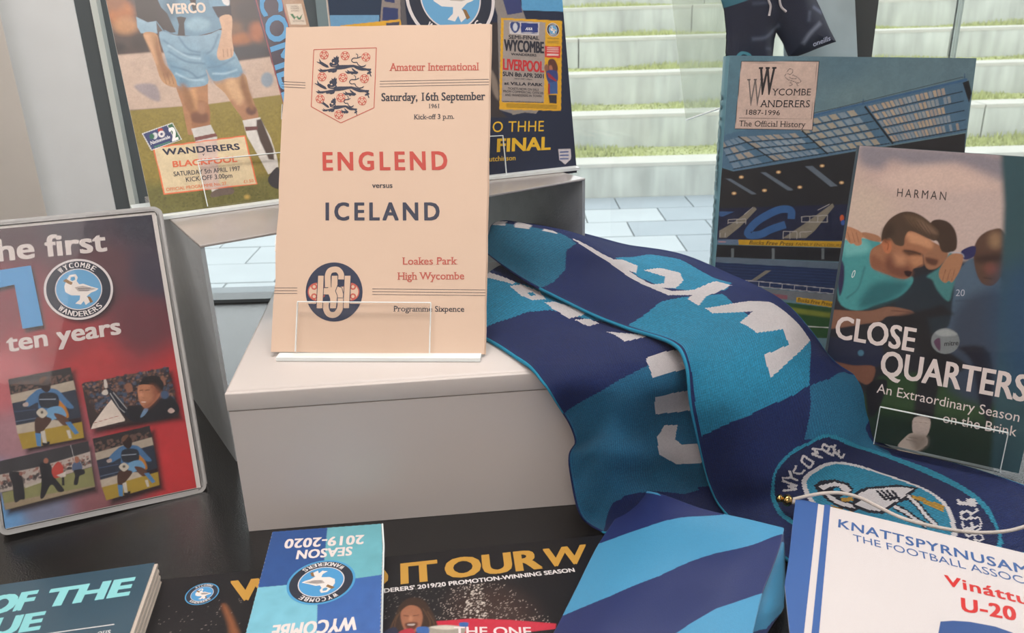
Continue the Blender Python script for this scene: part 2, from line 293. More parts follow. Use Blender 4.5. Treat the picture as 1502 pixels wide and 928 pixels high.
ART['england']=dict(paint=[
],
 flat=[
('shield','c25a4c',q("20.97 215.43 66.15 216.2 66.12 216.75 20.93 215.99")),
('shield','c25a4c',q("65.87 216.49 65.65 172.49 66.19 172.46 66.4 216.46")),
('shield','c25a4c',q("65.8 172.73 42.5 161.95 42.75 161.45 66.04 172.23")),
('shield','c25a4c',q("42.74 161.94 20.98 173.97 20.74 173.49 42.5 161.46")),
('shield','c25a4c',q("21.13 173.72 21.22 215.69 20.68 215.72 20.59 173.75")),
('rose#253','c25a4c',q("31.86 211.65 31.63 210.3 30.88 209.2 29.73 208.52 28.39 208.4 27.09 208.84 26.05 209.78 25.44 211.06 25.39 212.44 25.89 213.7 26.86 214.61 28.13 215.02 29.48 214.85 30.68 214.14 31.52 213.01")),
('rose#253','dcc0a8',q("31.37 211.66 31.18 210.51 30.54 209.57 29.56 208.99 28.42 208.89 27.31 209.27 26.43 210.07 25.91 211.15 25.87 212.33 26.29 213.4 27.12 214.18 28.2 214.52 29.35 214.38 30.37 213.78 31.09 212.82")),
('rose#253','c25a4c',q("31.68 210.7 31.28 210.31 30.63 210.4 30.21 210.89 30.35 211.42 30.94 211.58 31.53 211.26")),
('rose#253','c25a4c',q("28.78 208.44 28.28 208.74 28.12 209.39 28.43 209.92 28.97 209.92 29.33 209.39 29.25 208.74")),
('rose#253','c25a4c',q("25.63 210.69 25.72 211.26 26.28 211.58 26.88 211.41 27.08 210.89 26.72 210.39 26.07 210.31")),
('rose#253','c25a4c',q("26.59 214.34 27.15 214.39 27.65 213.93 27.71 213.3 27.29 212.98 26.7 213.2 26.39 213.81")),
('rose#253','c25a4c',q("30.33 214.34 30.58 213.81 30.33 213.2 29.77 212.98 29.32 213.3 29.31 213.93 29.76 214.39")),
('rose#253','c25a4c',q("30.54 211.67 30.32 210.68 29.64 209.97 28.68 209.72 27.7 210 26.96 210.73 26.66 211.73 26.88 212.72 27.56 213.43 28.52 213.68 29.5 213.4 30.24 212.67")),
('rose#253','dcc0a8',q("29.92 211.68 29.77 211.01 29.31 210.53 28.66 210.35 27.99 210.54 27.49 211.04 27.29 211.72 27.43 212.39 27.9 212.88 28.55 213.05 29.21 212.86 29.71 212.36")),
('rose#253','c25a4c',q("29.09 211.69 28.96 211.34 28.62 211.2 28.27 211.35 28.12 211.71 28.24 212.06 28.58 212.2 28.93 212.05")),
('rose#472','c25a4c',q("47.01 210.81 46.78 209.46 46.02 208.36 44.88 207.68 43.55 207.56 42.25 208 41.21 208.94 40.62 210.21 40.57 211.59 41.07 212.85 42.04 213.76 43.3 214.17 44.65 214 45.84 213.29 46.68 212.16")),
('rose#472','dcc0a8',q("46.52 210.81 46.33 209.67 45.69 208.73 44.72 208.15 43.58 208.05 42.48 208.43 41.59 209.23 41.09 210.31 41.04 211.48 41.47 212.55 42.29 213.33 43.37 213.67 44.52 213.53 45.53 212.93 46.24 211.97")),
('rose#472','c25a4c',q("46.83 209.85 46.43 209.47 45.78 209.56 45.37 210.05 45.51 210.57 46.09 210.74 46.68 210.42")),
('rose#472','c25a4c',q("43.93 207.6 43.43 207.9 43.28 208.55 43.59 209.08 44.13 209.08 44.49 208.55 44.4 207.9")),
('rose#472','c25a4c',q("40.8 209.85 40.89 210.41 41.45 210.73 42.05 210.57 42.24 210.04 41.88 209.55 41.24 209.47")),
('rose#472','c25a4c',q("41.76 213.49 42.32 213.54 42.82 213.08 42.88 212.45 42.46 212.13 41.88 212.35 41.57 212.96")),
('rose#472','c25a4c',q("45.49 213.49 45.75 212.96 45.5 212.35 44.93 212.13 44.48 212.45 44.48 213.08 44.93 213.54")),
('rose#472','c25a4c',q("45.7 210.83 45.47 209.84 44.79 209.13 43.84 208.88 42.86 209.15 42.13 209.89 41.83 210.88 42.05 211.87 42.73 212.58 43.69 212.84 44.67 212.56 45.4 211.82")),
('rose#472','dcc0a8',q("45.08 210.84 44.92 210.17 44.46 209.68 43.81 209.51 43.15 209.7 42.65 210.2 42.45 210.87 42.6 211.54 43.07 212.03 43.72 212.2 44.38 212.01 44.88 211.51")),
('rose#472','c25a4c',q("44.25 210.85 44.12 210.5 43.78 210.36 43.44 210.51 43.28 210.86 43.41 211.21 43.75 211.35 44.09 211.2")),
('rose#690','c25a4c',q("62.04 209.61 61.81 208.27 61.06 207.17 59.92 206.49 58.59 206.37 57.3 206.81 56.27 207.75 55.68 209.02 55.63 210.4 56.13 211.65 57.1 212.56 58.36 212.97 59.7 212.8 60.89 212.09 61.72 210.97")),
('rose#690','dcc0a8',q("61.56 209.62 61.36 208.48 60.72 207.54 59.75 206.97 58.62 206.86 57.52 207.24 56.65 208.03 56.14 209.11 56.1 210.29 56.53 211.35 57.35 212.13 58.43 212.47 59.57 212.33 60.58 211.73 61.29 210.77")),
('rose#690','c25a4c',q("61.87 208.66 61.47 208.28 60.82 208.36 60.41 208.85 60.55 209.38 61.13 209.54 61.72 209.22")),
('rose#690','c25a4c',q("58.97 206.42 58.47 206.71 58.32 207.37 58.63 207.89 59.17 207.89 59.53 207.36 59.44 206.71")),
('rose#690','c25a4c',q("55.86 208.66 55.95 209.22 56.51 209.54 57.11 209.37 57.3 208.85 56.94 208.36 56.3 208.27")),
('rose#690','c25a4c',q("56.83 212.29 57.38 212.34 57.88 211.88 57.94 211.25 57.52 210.93 56.94 211.15 56.63 211.76")),
('rose#690','c25a4c',q("60.54 212.29 60.79 211.76 60.54 211.16 59.98 210.93 59.53 211.26 59.53 211.88 59.98 212.34")),
('rose#690','c25a4c',q("60.74 209.63 60.51 208.65 59.83 207.94 58.88 207.69 57.91 207.96 57.18 208.7 56.89 209.69 57.11 210.67 57.79 211.39 58.75 211.64 59.72 211.36 60.45 210.62")),
('rose#690','dcc0a8',q("60.12 209.64 59.97 208.97 59.51 208.49 58.86 208.32 58.2 208.51 57.71 209.01 57.51 209.68 57.66 210.35 58.12 210.83 58.77 211 59.43 210.81 59.92 210.31")),
('rose#690','c25a4c',q("59.3 209.65 59.17 209.31 58.83 209.17 58.49 209.32 58.33 209.67 58.46 210.01 58.8 210.15 59.14 210")),
('rose#231','c25a4c',q("30.98 195.57 30.76 194.23 30.01 193.13 28.87 192.45 27.53 192.33 26.23 192.77 25.19 193.7 24.59 194.97 24.54 196.34 25.03 197.59 26 198.5 27.27 198.91 28.62 198.75 29.81 198.05 30.65 196.92")),
('rose#231','dcc0a8',q("30.5 195.58 30.31 194.44 29.67 193.5 28.7 192.92 27.56 192.82 26.46 193.19 25.57 193.99 25.06 195.06 25.01 196.23 25.44 197.3 26.26 198.07 27.34 198.42 28.49 198.28 29.5 197.68 30.22 196.73")),
('rose#231','c25a4c',q("30.81 194.62 30.41 194.24 29.76 194.32 29.35 194.81 29.49 195.33 30.07 195.5 30.66 195.18")),
('rose#231','c25a4c',q("27.92 192.38 27.42 192.67 27.26 193.32 27.57 193.85 28.11 193.85 28.47 193.32 28.39 192.67")),
('rose#231','c25a4c',q("24.77 194.61 24.87 195.17 25.42 195.49 26.03 195.32 26.22 194.8 25.86 194.31 25.22 194.22")),
('rose#231','c25a4c',q("25.73 198.23 26.29 198.29 26.79 197.83 26.85 197.2 26.43 196.88 25.85 197.1 25.53 197.7")),
('rose#231','c25a4c',q("29.46 198.24 29.72 197.71 29.47 197.11 28.91 196.89 28.45 197.21 28.45 197.84 28.9 198.29")),
('rose#231','c25a4c',q("29.67 195.59 29.45 194.61 28.77 193.89 27.82 193.64 26.84 193.92 26.1 194.65 25.81 195.64 26.02 196.62 26.7 197.33 27.66 197.59 28.64 197.31 29.37 196.58")),
('rose#231','dcc0a8',q("29.05 195.6 28.9 194.93 28.44 194.45 27.79 194.28 27.13 194.46 26.63 194.96 26.43 195.63 26.58 196.3 27.04 196.78 27.69 196.95 28.35 196.76 28.85 196.27")),
('rose#231','c25a4c',q("28.22 195.61 28.1 195.26 27.76 195.12 27.41 195.27 27.26 195.62 27.38 195.97 27.72 196.11 28.07 195.96")),
('rose#450','c25a4c',q("46.09 194.76 45.86 193.42 45.12 192.32 43.98 191.65 42.65 191.52 41.35 191.96 40.32 192.89 39.72 194.15 39.67 195.53 40.17 196.78 41.14 197.69 42.4 198.09 43.74 197.93 44.93 197.23 45.77 196.11")),
('rose#450','dcc0a8',q("45.61 194.77 45.42 193.63 44.78 192.69 43.81 192.12 42.68 192.01 41.58 192.38 40.7 193.18 40.19 194.25 40.15 195.42 40.57 196.48 41.39 197.26 42.47 197.6 43.61 197.47 44.63 196.87 45.33 195.91")),
('rose#450','c25a4c',q("45.92 193.81 45.52 193.43 44.87 193.51 44.46 194 44.6 194.52 45.18 194.69 45.77 194.37")),
('rose#450','c25a4c',q("43.03 191.57 42.53 191.86 42.38 192.51 42.69 193.04 43.22 193.04 43.58 192.52 43.5 191.86")),
('rose#450','c25a4c',q("39.9 193.79 40 194.36 40.55 194.67 41.15 194.51 41.35 193.99 40.99 193.5 40.34 193.41")),
('rose#450','c25a4c',q("40.87 197.41 41.42 197.47 41.92 197.01 41.98 196.39 41.56 196.06 40.98 196.29 40.67 196.89")),
('rose#450','c25a4c',q("44.59 197.42 44.84 196.9 44.59 196.29 44.03 196.07 43.58 196.39 43.57 197.02 44.02 197.48")),
('rose#450','c25a4c',q("44.79 194.78 44.57 193.8 43.89 193.09 42.94 192.83 41.96 193.11 41.23 193.84 40.93 194.83 41.16 195.81 41.83 196.52 42.79 196.77 43.76 196.49 44.49 195.76")),
('rose#450','dcc0a8',q("44.17 194.78 44.02 194.12 43.56 193.64 42.91 193.47 42.25 193.65 41.75 194.15 41.55 194.82 41.7 195.48 42.16 195.97 42.81 196.14 43.47 195.95 43.97 195.45")),
('rose#450','c25a4c',q("43.34 194.8 43.22 194.45 42.88 194.31 42.53 194.46 42.38 194.81 42.51 195.15 42.84 195.29 43.19 195.14")),
('rose#674','c25a4c',q("61.5 193.74 61.26 192.4 60.52 191.3 59.38 190.63 58.05 190.51 56.76 190.94 55.74 191.87 55.15 193.13 55.1 194.5 55.6 195.75 56.57 196.65 57.83 197.06 59.16 196.9 60.35 196.2 61.17 195.08")),
('rose#674','dcc0a8',q("61.02 193.74 60.82 192.6 60.18 191.67 59.22 191.1 58.09 190.99 56.99 191.37 56.12 192.16 55.61 193.23 55.57 194.4 56 195.46 56.82 196.23 57.89 196.57 59.03 196.44 60.04 195.84 60.74 194.89")),
('rose#674','c25a4c',q("61.32 192.79 60.92 192.41 60.27 192.49 59.87 192.98 60.01 193.5 60.59 193.66 61.17 193.35")),
('rose#674','c25a4c',q("58.43 190.55 57.94 190.84 57.79 191.49 58.1 192.02 58.63 192.02 58.99 191.5 58.9 190.84")),
('rose#674','c25a4c',q("55.33 192.77 55.42 193.33 55.98 193.65 56.57 193.49 56.76 192.97 56.4 192.48 55.77 192.39")),
('rose#674','c25a4c',q("56.29 196.38 56.85 196.44 57.34 195.98 57.4 195.36 56.99 195.04 56.4 195.26 56.1 195.86")),
('rose#674','c25a4c',q("60 196.39 60.25 195.87 60 195.27 59.44 195.04 58.99 195.37 58.99 195.99 59.44 196.45")),
('rose#674','c25a4c',q("60.2 193.75 59.97 192.77 59.29 192.07 58.34 191.81 57.38 192.09 56.65 192.82 56.36 193.8 56.58 194.78 57.26 195.49 58.21 195.74 59.18 195.47 59.91 194.74")),
('rose#674','dcc0a8',q("59.58 193.76 59.43 193.1 58.97 192.62 58.32 192.45 57.67 192.63 57.17 193.13 56.97 193.79 57.13 194.46 57.59 194.94 58.23 195.11 58.89 194.92 59.38 194.43")),
('rose#674','c25a4c',q("58.76 193.77 58.63 193.43 58.29 193.29 57.95 193.43 57.8 193.78 57.93 194.13 58.26 194.27 58.6 194.12")),
('rose#211','c25a4c',q("30.27 179.3 30.04 177.97 29.3 176.87 28.16 176.2 26.83 176.07 25.53 176.51 24.49 177.43 23.89 178.69 23.84 180.06 24.33 181.3 25.3 182.21 26.56 182.62 27.91 182.46 29.1 181.76 29.94 180.64")),
('rose#211','dcc0a8',q("29.79 179.31 29.59 178.17 28.96 177.24 27.99 176.67 26.86 176.56 25.75 176.93 24.87 177.72 24.36 178.78 24.31 179.95 24.74 181.01 25.56 181.78 26.63 182.13 27.78 181.99 28.79 181.4 29.5 180.45")),
('rose#211','c25a4c',q("30.1 178.35 29.7 177.97 29.05 178.06 28.64 178.54 28.77 179.06 29.36 179.23 29.95 178.91")),
('rose#211','c25a4c',q("27.21 176.12 26.71 176.41 26.55 177.06 26.86 177.58 27.4 177.58 27.76 177.06 27.68 176.41")),
('rose#211','c25a4c',q("24.08 178.33 24.17 178.89 24.72 179.21 25.32 179.05 25.52 178.53 25.16 178.04 24.52 177.95")),
('rose#211','c25a4c',q("25.03 181.94 25.58 181.99 26.08 181.54 26.15 180.92 25.73 180.59 25.14 180.81 24.83 181.41")),
('rose#211','c25a4c',q("28.75 181.95 29 181.43 28.76 180.83 28.19 180.6 27.74 180.92 27.74 181.55 28.19 182")),
('rose#211','c25a4c',q("28.96 179.32 28.74 178.34 28.06 177.63 27.11 177.38 26.14 177.65 25.4 178.37 25.1 179.36 25.32 180.34 26 181.05 26.95 181.3 27.93 181.02 28.66 180.3")),
('rose#211','dcc0a8',q("28.34 179.32 28.19 178.66 27.73 178.18 27.09 178.01 26.42 178.19 25.93 178.68 25.72 179.35 25.87 180.01 26.33 180.5 26.98 180.67 27.64 180.48 28.14 179.99")),
('rose#211','c25a4c',q("27.51 179.33 27.39 178.99 27.05 178.85 26.71 178.99 26.55 179.34 26.68 179.69 27.01 179.83 27.36 179.68")),
('rose#428','c25a4c',q("45.14 179.99 44.91 178.66 44.17 177.56 43.03 176.89 41.7 176.76 40.41 177.2 39.38 178.12 38.79 179.38 38.74 180.75 39.23 181.99 40.2 182.89 41.46 183.3 42.8 183.14 43.99 182.44 44.81 181.33")),
('rose#428','dcc0a8',q("44.66 180 44.47 178.86 43.83 177.93 42.87 177.36 41.74 177.25 40.64 177.62 39.76 178.41 39.25 179.47 39.21 180.64 39.63 181.7 40.45 182.47 41.53 182.81 42.67 182.68 43.68 182.08 44.38 181.14")),
('rose#428','c25a4c',q("44.97 179.05 44.57 178.67 43.92 178.75 43.51 179.23 43.65 179.75 44.23 179.92 44.82 179.6")),
('rose#428','c25a4c',q("42.09 176.81 41.59 177.1 41.44 177.75 41.74 178.27 42.28 178.27 42.64 177.75 42.55 177.1")),
('rose#428','c25a4c',q("38.97 179.02 39.06 179.58 39.61 179.9 40.21 179.74 40.41 179.22 40.05 178.73 39.41 178.64")),
('rose#428','c25a4c',q("39.93 182.62 40.48 182.68 40.98 182.23 41.04 181.6 40.62 181.28 40.04 181.5 39.73 182.1")),
('rose#428','c25a4c',q("43.64 182.64 43.89 182.11 43.64 181.51 43.08 181.29 42.63 181.61 42.63 182.23 43.08 182.69")),
('rose#428','c25a4c',q("43.84 180.01 43.62 179.03 42.94 178.32 41.99 178.07 41.02 178.34 40.29 179.07 40 180.05 40.22 181.02 40.89 181.73 41.84 181.98 42.82 181.71 43.55 180.99")),
('rose#428','dcc0a8',q("43.22 180.01 43.07 179.35 42.61 178.87 41.97 178.7 41.31 178.88 40.81 179.37 40.61 180.04 40.76 180.7 41.22 181.18 41.87 181.36 42.53 181.17 43.02 180.68")),
('rose#428','c25a4c',q("42.4 180.02 42.27 179.68 41.94 179.54 41.59 179.68 41.44 180.03 41.57 180.38 41.9 180.52 42.24 180.37")),
('rose#650','c25a4c',q("60.42 177.54 60.19 176.21 59.44 175.11 58.31 174.45 56.99 174.32 55.7 174.75 54.68 175.67 54.09 176.92 54.04 178.29 54.54 179.53 55.5 180.43 56.76 180.84 58.1 180.68 59.28 179.98 60.1 178.87")),
('rose#650','dcc0a8',q("59.94 177.54 59.75 176.41 59.11 175.48 58.15 174.91 57.02 174.8 55.93 175.17 55.06 175.96 54.56 177.02 54.51 178.18 54.94 179.24 55.76 180 56.83 180.35 57.96 180.22 58.97 179.62 59.67 178.68")),
('rose#650','c25a4c',q("60.25 176.59 59.85 176.22 59.2 176.3 58.8 176.78 58.94 177.3 59.52 177.46 60.1 177.15")),
('rose#650','c25a4c',q("57.37 174.37 56.87 174.65 56.72 175.3 57.03 175.82 57.56 175.82 57.92 175.3 57.84 174.66")),
('rose#650','c25a4c',q("54.27 176.57 54.36 177.12 54.92 177.44 55.51 177.28 55.7 176.76 55.34 176.28 54.71 176.19")),
('rose#650','c25a4c',q("55.23 180.16 55.79 180.22 56.28 179.76 56.34 179.14 55.92 178.82 55.34 179.04 55.04 179.64")),
('rose#650','c25a4c',q("58.93 180.17 59.18 179.65 58.93 179.06 58.37 178.83 57.92 179.15 57.92 179.77 58.37 180.23")),
('rose#650','c25a4c',q("59.12 177.55 58.9 176.58 58.23 175.87 57.28 175.62 56.31 175.89 55.59 176.61 55.3 177.59 55.52 178.57 56.19 179.27 57.14 179.52 58.11 179.25 58.83 178.53")),
('rose#650','dcc0a8',q("58.51 177.56 58.36 176.9 57.9 176.42 57.26 176.25 56.6 176.43 56.11 176.92 55.91 177.59 56.06 178.25 56.52 178.73 57.16 178.9 57.82 178.71 58.31 178.22")),
('rose#650','c25a4c',q("57.69 177.57 57.56 177.22 57.23 177.08 56.88 177.23 56.73 177.58 56.86 177.92 57.19 178.06 57.54 177.91")),
('rose#407','c25a4c',q("44.18 167.59 43.95 166.27 43.2 165.17 42.07 164.51 40.75 164.38 39.46 164.81 38.43 165.73 37.83 166.97 37.78 168.33 38.28 169.57 39.24 170.47 40.5 170.88 41.84 170.73 43.02 170.03 43.85 168.93")),
('rose#407','dcc0a8',q("43.7 167.6 43.5 166.47 42.87 165.54 41.9 164.97 40.78 164.86 39.68 165.23 38.8 166.01 38.3 167.07 38.26 168.23 38.68 169.28 39.5 170.05 40.57 170.4 41.71 170.26 42.71 169.68 43.42 168.73")),
('rose#407','c25a4c',q("44 166.65 43.6 166.27 42.96 166.35 42.55 166.84 42.69 167.35 43.27 167.52 43.85 167.21")),
('rose#407','c25a4c',q("41.13 164.42 40.63 164.71 40.48 165.36 40.78 165.88 41.32 165.88 41.68 165.36 41.59 164.71")),
('rose#407','c25a4c',q("38.02 166.62 38.11 167.17 38.66 167.49 39.26 167.33 39.45 166.82 39.09 166.33 38.45 166.24")),
('rose#407','c25a4c',q("38.97 170.21 39.52 170.26 40.02 169.81 40.08 169.19 39.67 168.87 39.08 169.09 38.77 169.68")),
('rose#407','c25a4c',q("42.67 170.22 42.92 169.7 42.68 169.11 42.12 168.88 41.67 169.2 41.67 169.82 42.11 170.28")),
('rose#407','c25a4c',q("42.88 167.61 42.66 166.63 41.98 165.93 41.03 165.68 40.06 165.95 39.33 166.67 39.04 167.64 39.26 168.61 39.94 169.32 40.88 169.57 41.85 169.3 42.58 168.58")),
('rose#407','dcc0a8',q("42.26 167.61 42.11 166.95 41.65 166.47 41.01 166.3 40.35 166.48 39.86 166.97 39.66 167.64 39.81 168.3 40.26 168.78 40.91 168.95 41.57 168.76 42.06 168.27")),
('rose#407','c25a4c',q("41.44 167.62 41.31 167.28 40.98 167.14 40.63 167.28 40.48 167.63 40.61 167.97 40.94 168.11 41.28 167.96")),
('lion#0','2c3348',q("39.07 203.93 41.82 204.1 45.95 204.05 50.08 204.14 53.55 203.25 57.03 201.94 59.79 201.34 62.88 201.16 62.92 200.11 62.25 199.62 63.46 198.34 62.53 197.65 63.43 195.4 62.6 195.41 61.85 197.31 59.95 196.98 60.24 198.38 61.59 198.93 59.85 199.79 56.42 199.7 54.35 200.14 51.9 201.3 50.14 202.38 47.4 202.06 43.99 201.26 41.25 200.87 38.5 200.76 37.88 199.01 35.49 198.34 34.43 199.05 32.37 198.73 31.64 199.79 29.6 199.11 26.14 199.16 24.34 200.94 26.43 200.56 25.68 201.98 27.8 200.76 30.91 200.86 34.33 201.52 37.08 201.84 38.98 202.52")),
('lion#0','2c3348',q("23.4 206.96 25.51 206.22 25.04 209.06 26.65 206.92 27.93 206.19 31.47 204.03 32.58 202.25 30.85 202.27 28.03 203.58 26.26 204.8 23.77 206.25")),
('lion#0','2c3348',q("33.59 202.94 32.47 205.07 33.32 206.12 34.5 205.89 34.09 207.52 35.07 208.92 35.78 208.56 35.5 210.33 36.77 209.61 38.09 211.36 38.28 209.94 39.37 210.28 39.25 208.16 39.65 206.74 39.01 205.34 39.89 203.92 39.16 201.46 37.07 202.19 34.98 202.57")),
('lion#0','2c3348',q("44.05 199.64 46.14 198.91 45.39 200.68 47.5 199.38 50.26 199.21 53 199.32 53.87 198.11 52.4 197.08 50.32 197.45 49.32 196.76 48.25 197.83 46.2 197.5 44.42 198.93")),
('lion#0','2c3348',q("48.78 202.04 50.19 200.97 52.45 199.32 51.52 198.63 49.54 200.06")),
('lion#0','2c3348',q("58.6 203.49 58.12 203.35 57.65 203.18 57.21 203.03 56.78 202.95 56.35 202.96 55.84 203.11 55.26 203.35 54.68 203.67 54.14 204.01 53.72 204.32 53.46 204.62 53.3 204.98 53.15 205.38 52.94 205.81 52.54 206.15 52.01 206.28 51.46 206.26 50.92 206.19 50.45 206.15 50.09 206.2 49.76 206.37 49.42 206.6 49.14 206.87 48.95 207.13 48.89 207.33 48.94 207.57 49.11 207.91 49.37 208.27 49.69 208.58 50.02 208.78 50.39 208.85 50.88 208.82 51.46 208.75 52.09 208.69 52.71 208.73 53.3 208.87 53.86 209.07 54.41 209.31 54.95 209.55 55.49 209.76 55.24 210.36 54.69 210.13 54.15 209.89 53.61 209.67 53.09 209.48 52.59 209.35 52.07 209.32 51.5 209.38 50.91 209.46 50.32 209.48 49.77 209.37 49.3 209.09 48.9 208.71 48.57 208.27 48.35 207.81 48.27 207.33 48.4 206.87 48.68 206.46 49.05 206.11 49.48 205.82 49.94 205.6 50.46 205.52 51.01 205.56 51.55 205.62 52 205.65 52.3 205.59 52.45 205.44 52.59 205.15 52.73 204.75 52.95 204.29 53.32 203.86 53.81 203.49 54.39 203.12 55.02 202.78 55.67 202.51 56.28 202.34 56.85 202.31 57.39 202.41 57.88 202.57 58.34 202.74 58.8 202.88")),
('lion#0','2c3348',q("52.89 208.98 52.96 209.41 53.07 209.87 53.17 210.33 53.21 210.79 53.14 211.23 52.92 211.59 52.6 211.86 52.26 212.06 51.92 212.24 51.62 212.44 51.38 212.02 51.7 211.82 52.04 211.63 52.34 211.46 52.57 211.27 52.69 211.08 52.73 210.8 52.69 210.43 52.6 210 52.49 209.54 52.41 209.1")),
('lion#0','2c3348',q("55.67 202.56 56.12 202.63 56.58 202.69 57.04 202.76 57.49 202.85 57.89 202.96 58.24 203.11 58.54 203.28 58.8 203.47 59.04 203.64 59.29 203.81 59.01 204.23 58.75 204.05 58.51 203.87 58.27 203.7 58.01 203.55 57.72 203.43 57.36 203.33 56.94 203.25 56.49 203.18 56.03 203.12 55.57 203.04")),
('lion#0','dcc0a8',q("36.48 205.58 36.26 205.16 35.71 204.99 35.15 205.18 34.9 205.61 35.12 206.03 35.67 206.2 36.23 206.02")),
('lion#0','dcc0a8',q("34.95 203.36 37.19 203.34 38.57 204.33 38.42 204.53 37.12 203.58 34.94 203.61")),
('lion#1','2c3348',q("38.17 188.12 40.91 188.3 45.04 188.25 49.15 188.35 52.61 187.47 56.08 186.17 58.84 185.58 61.92 185.41 61.96 184.36 61.29 183.88 62.5 182.61 61.57 181.92 62.46 179.68 61.64 179.69 60.9 181.58 58.99 181.25 59.29 182.64 60.63 183.19 58.89 184.04 55.48 183.94 53.41 184.38 50.97 185.53 49.21 186.59 46.48 186.27 43.08 185.47 40.35 185.08 37.61 184.97 36.99 183.22 34.61 182.55 33.55 183.26 31.5 182.93 30.77 183.99 28.73 183.31 25.28 183.35 23.48 185.12 25.57 184.75 24.82 186.16 26.94 184.94 30.03 185.05 33.45 185.71 36.19 186.04 38.09 186.72")),
('lion#1','2c3348',q("22.54 191.1 24.64 190.37 24.18 193.19 25.79 191.06 27.06 190.35 30.59 188.2 31.7 186.43 29.98 186.45 27.17 187.75 25.39 188.96 22.92 190.39")),
('lion#1','2c3348',q("32.7 187.12 31.59 189.24 32.44 190.29 33.62 190.06 33.21 191.68 34.19 193.08 34.89 192.72 34.61 194.48 35.88 193.76 37.19 195.5 37.38 194.09 38.47 194.43 38.35 192.33 38.75 190.92 38.11 189.52 38.99 188.11 38.27 185.66 36.17 186.39 34.1 186.76")),
('lion#1','2c3348',q("43.14 183.86 45.23 183.14 44.48 184.9 46.58 183.61 49.33 183.45 52.07 183.56 52.93 182.36 51.47 181.33 49.4 181.7 48.39 181.01 47.33 182.07 45.28 181.74 43.51 183.16")),
('lion#1','2c3348',q("47.86 186.26 49.27 185.19 51.52 183.56 50.59 182.87 48.61 184.29")),
('lion#1','2c3348',q("57.65 187.71 57.17 187.57 56.71 187.4 56.26 187.25 55.84 187.17 55.41 187.19 54.9 187.33 54.32 187.58 53.74 187.89 53.2 188.23 52.78 188.54 52.53 188.83 52.37 189.18 52.22 189.59 52 190.01 51.61 190.35 51.08 190.48 50.53 190.45 49.99 190.38 49.52 190.35 49.16 190.4 48.84 190.56 48.5 190.79 48.21 191.06 48.03 191.32 47.97 191.52 48.02 191.76 48.18 192.1 48.44 192.45 48.76 192.76 49.09 192.96 49.46 193.03 49.95 193 50.53 192.93 51.15 192.87 51.77 192.91 52.36 193.06 52.92 193.26 53.47 193.49 54.01 193.73 54.55 193.95 54.29 194.54 53.75 194.31 53.21 194.08 52.68 193.85 52.16 193.66 51.65 193.54 51.13 193.51 50.57 193.56 49.98 193.63 49.39 193.66 48.85 193.55 48.38 193.27 47.97 192.89 47.65 192.45 47.43 191.99 47.35 191.52 47.48 191.06 47.76 190.66 48.13 190.31 48.55 190.02 49.01 189.8 49.53 189.72 50.08 189.76 50.62 189.83 51.07 189.85 51.36 189.79 51.52 189.64 51.65 189.36 51.8 188.96 52.02 188.5 52.38 188.08 52.87 187.71 53.45 187.35 54.08 187.01 54.72 186.74 55.34 186.57 55.91 186.54 56.44 186.64 56.93 186.8 57.39 186.97 57.85 187.11")),
('lion#1','2c3348',q("51.95 193.17 52.03 193.6 52.14 194.05 52.23 194.51 52.27 194.96 52.21 195.4 51.98 195.76 51.66 196.03 51.32 196.23 50.99 196.41 50.69 196.6 50.45 196.19 50.77 195.99 51.11 195.8 51.41 195.63 51.63 195.45 51.76 195.25 51.79 194.98 51.76 194.61 51.67 194.18 51.56 193.72 51.48 193.28")),
('lion#1','2c3348',q("54.73 186.78 55.18 186.85 55.64 186.92 56.1 186.99 56.54 187.08 56.95 187.19 57.29 187.34 57.59 187.51 57.85 187.69 58.09 187.87 58.34 188.04 58.06 188.45 57.8 188.28 57.56 188.1 57.32 187.93 57.07 187.78 56.77 187.65 56.41 187.55 56 187.47 55.55 187.4 55.08 187.34 54.63 187.27")),
('lion#1','dcc0a8',q("35.59 189.76 35.37 189.34 34.82 189.17 34.26 189.35 34.01 189.78 34.23 190.2 34.78 190.37 35.34 190.19")),
('lion#1','dcc0a8',q("34.06 187.55 36.3 187.53 37.67 188.51 37.52 188.72 36.22 187.77 34.05 187.8")),
('lion#2','2c3348',q("38.16 174.27 39.97 174.43 42.68 174.4 45.39 174.5 47.68 173.76 49.98 172.68 51.8 172.19 53.84 172.05 53.87 171.16 53.43 170.75 54.24 169.68 53.63 169.1 54.24 167.2 53.7 167.2 53.19 168.8 51.94 168.52 52.12 169.7 53 170.16 51.85 170.88 49.6 170.79 48.23 171.15 46.61 172.12 45.45 173.01 43.65 172.73 41.42 172.04 39.62 171.71 37.82 171.6 37.42 170.13 35.86 169.55 35.16 170.15 33.81 169.86 33.32 170.76 31.99 170.17 29.72 170.19 28.52 171.69 29.9 171.38 29.39 172.57 30.8 171.55 32.83 171.65 35.07 172.22 36.87 172.5 38.12 173.08")),
('lion#2','2c3348',q("27.86 176.74 29.25 176.13 28.92 178.51 30 176.72 30.84 176.12 33.18 174.31 33.92 172.82 32.78 172.83 30.93 173.92 29.75 174.94 28.11 176.14")),
('lion#2','2c3348',q("34.57 173.41 33.82 175.2 34.38 176.08 35.15 175.9 34.87 177.27 35.51 178.45 35.97 178.15 35.78 179.63 36.62 179.03 37.46 180.51 37.6 179.32 38.32 179.61 38.25 177.83 38.52 176.64 38.12 175.45 38.71 174.26 38.24 172.19 36.86 172.8 35.49 173.11")),
('lion#2','2c3348',q("41.47 170.68 42.85 170.08 42.34 171.56 43.74 170.48 45.55 170.35 47.35 170.45 47.93 169.44 46.97 168.56 45.61 168.87 44.95 168.28 44.24 169.18 42.89 168.89 41.72 170.09")),
('lion#2','2c3348',q("44.56 172.73 45.49 171.83 46.99 170.45 46.38 169.87 45.07 171.06")),
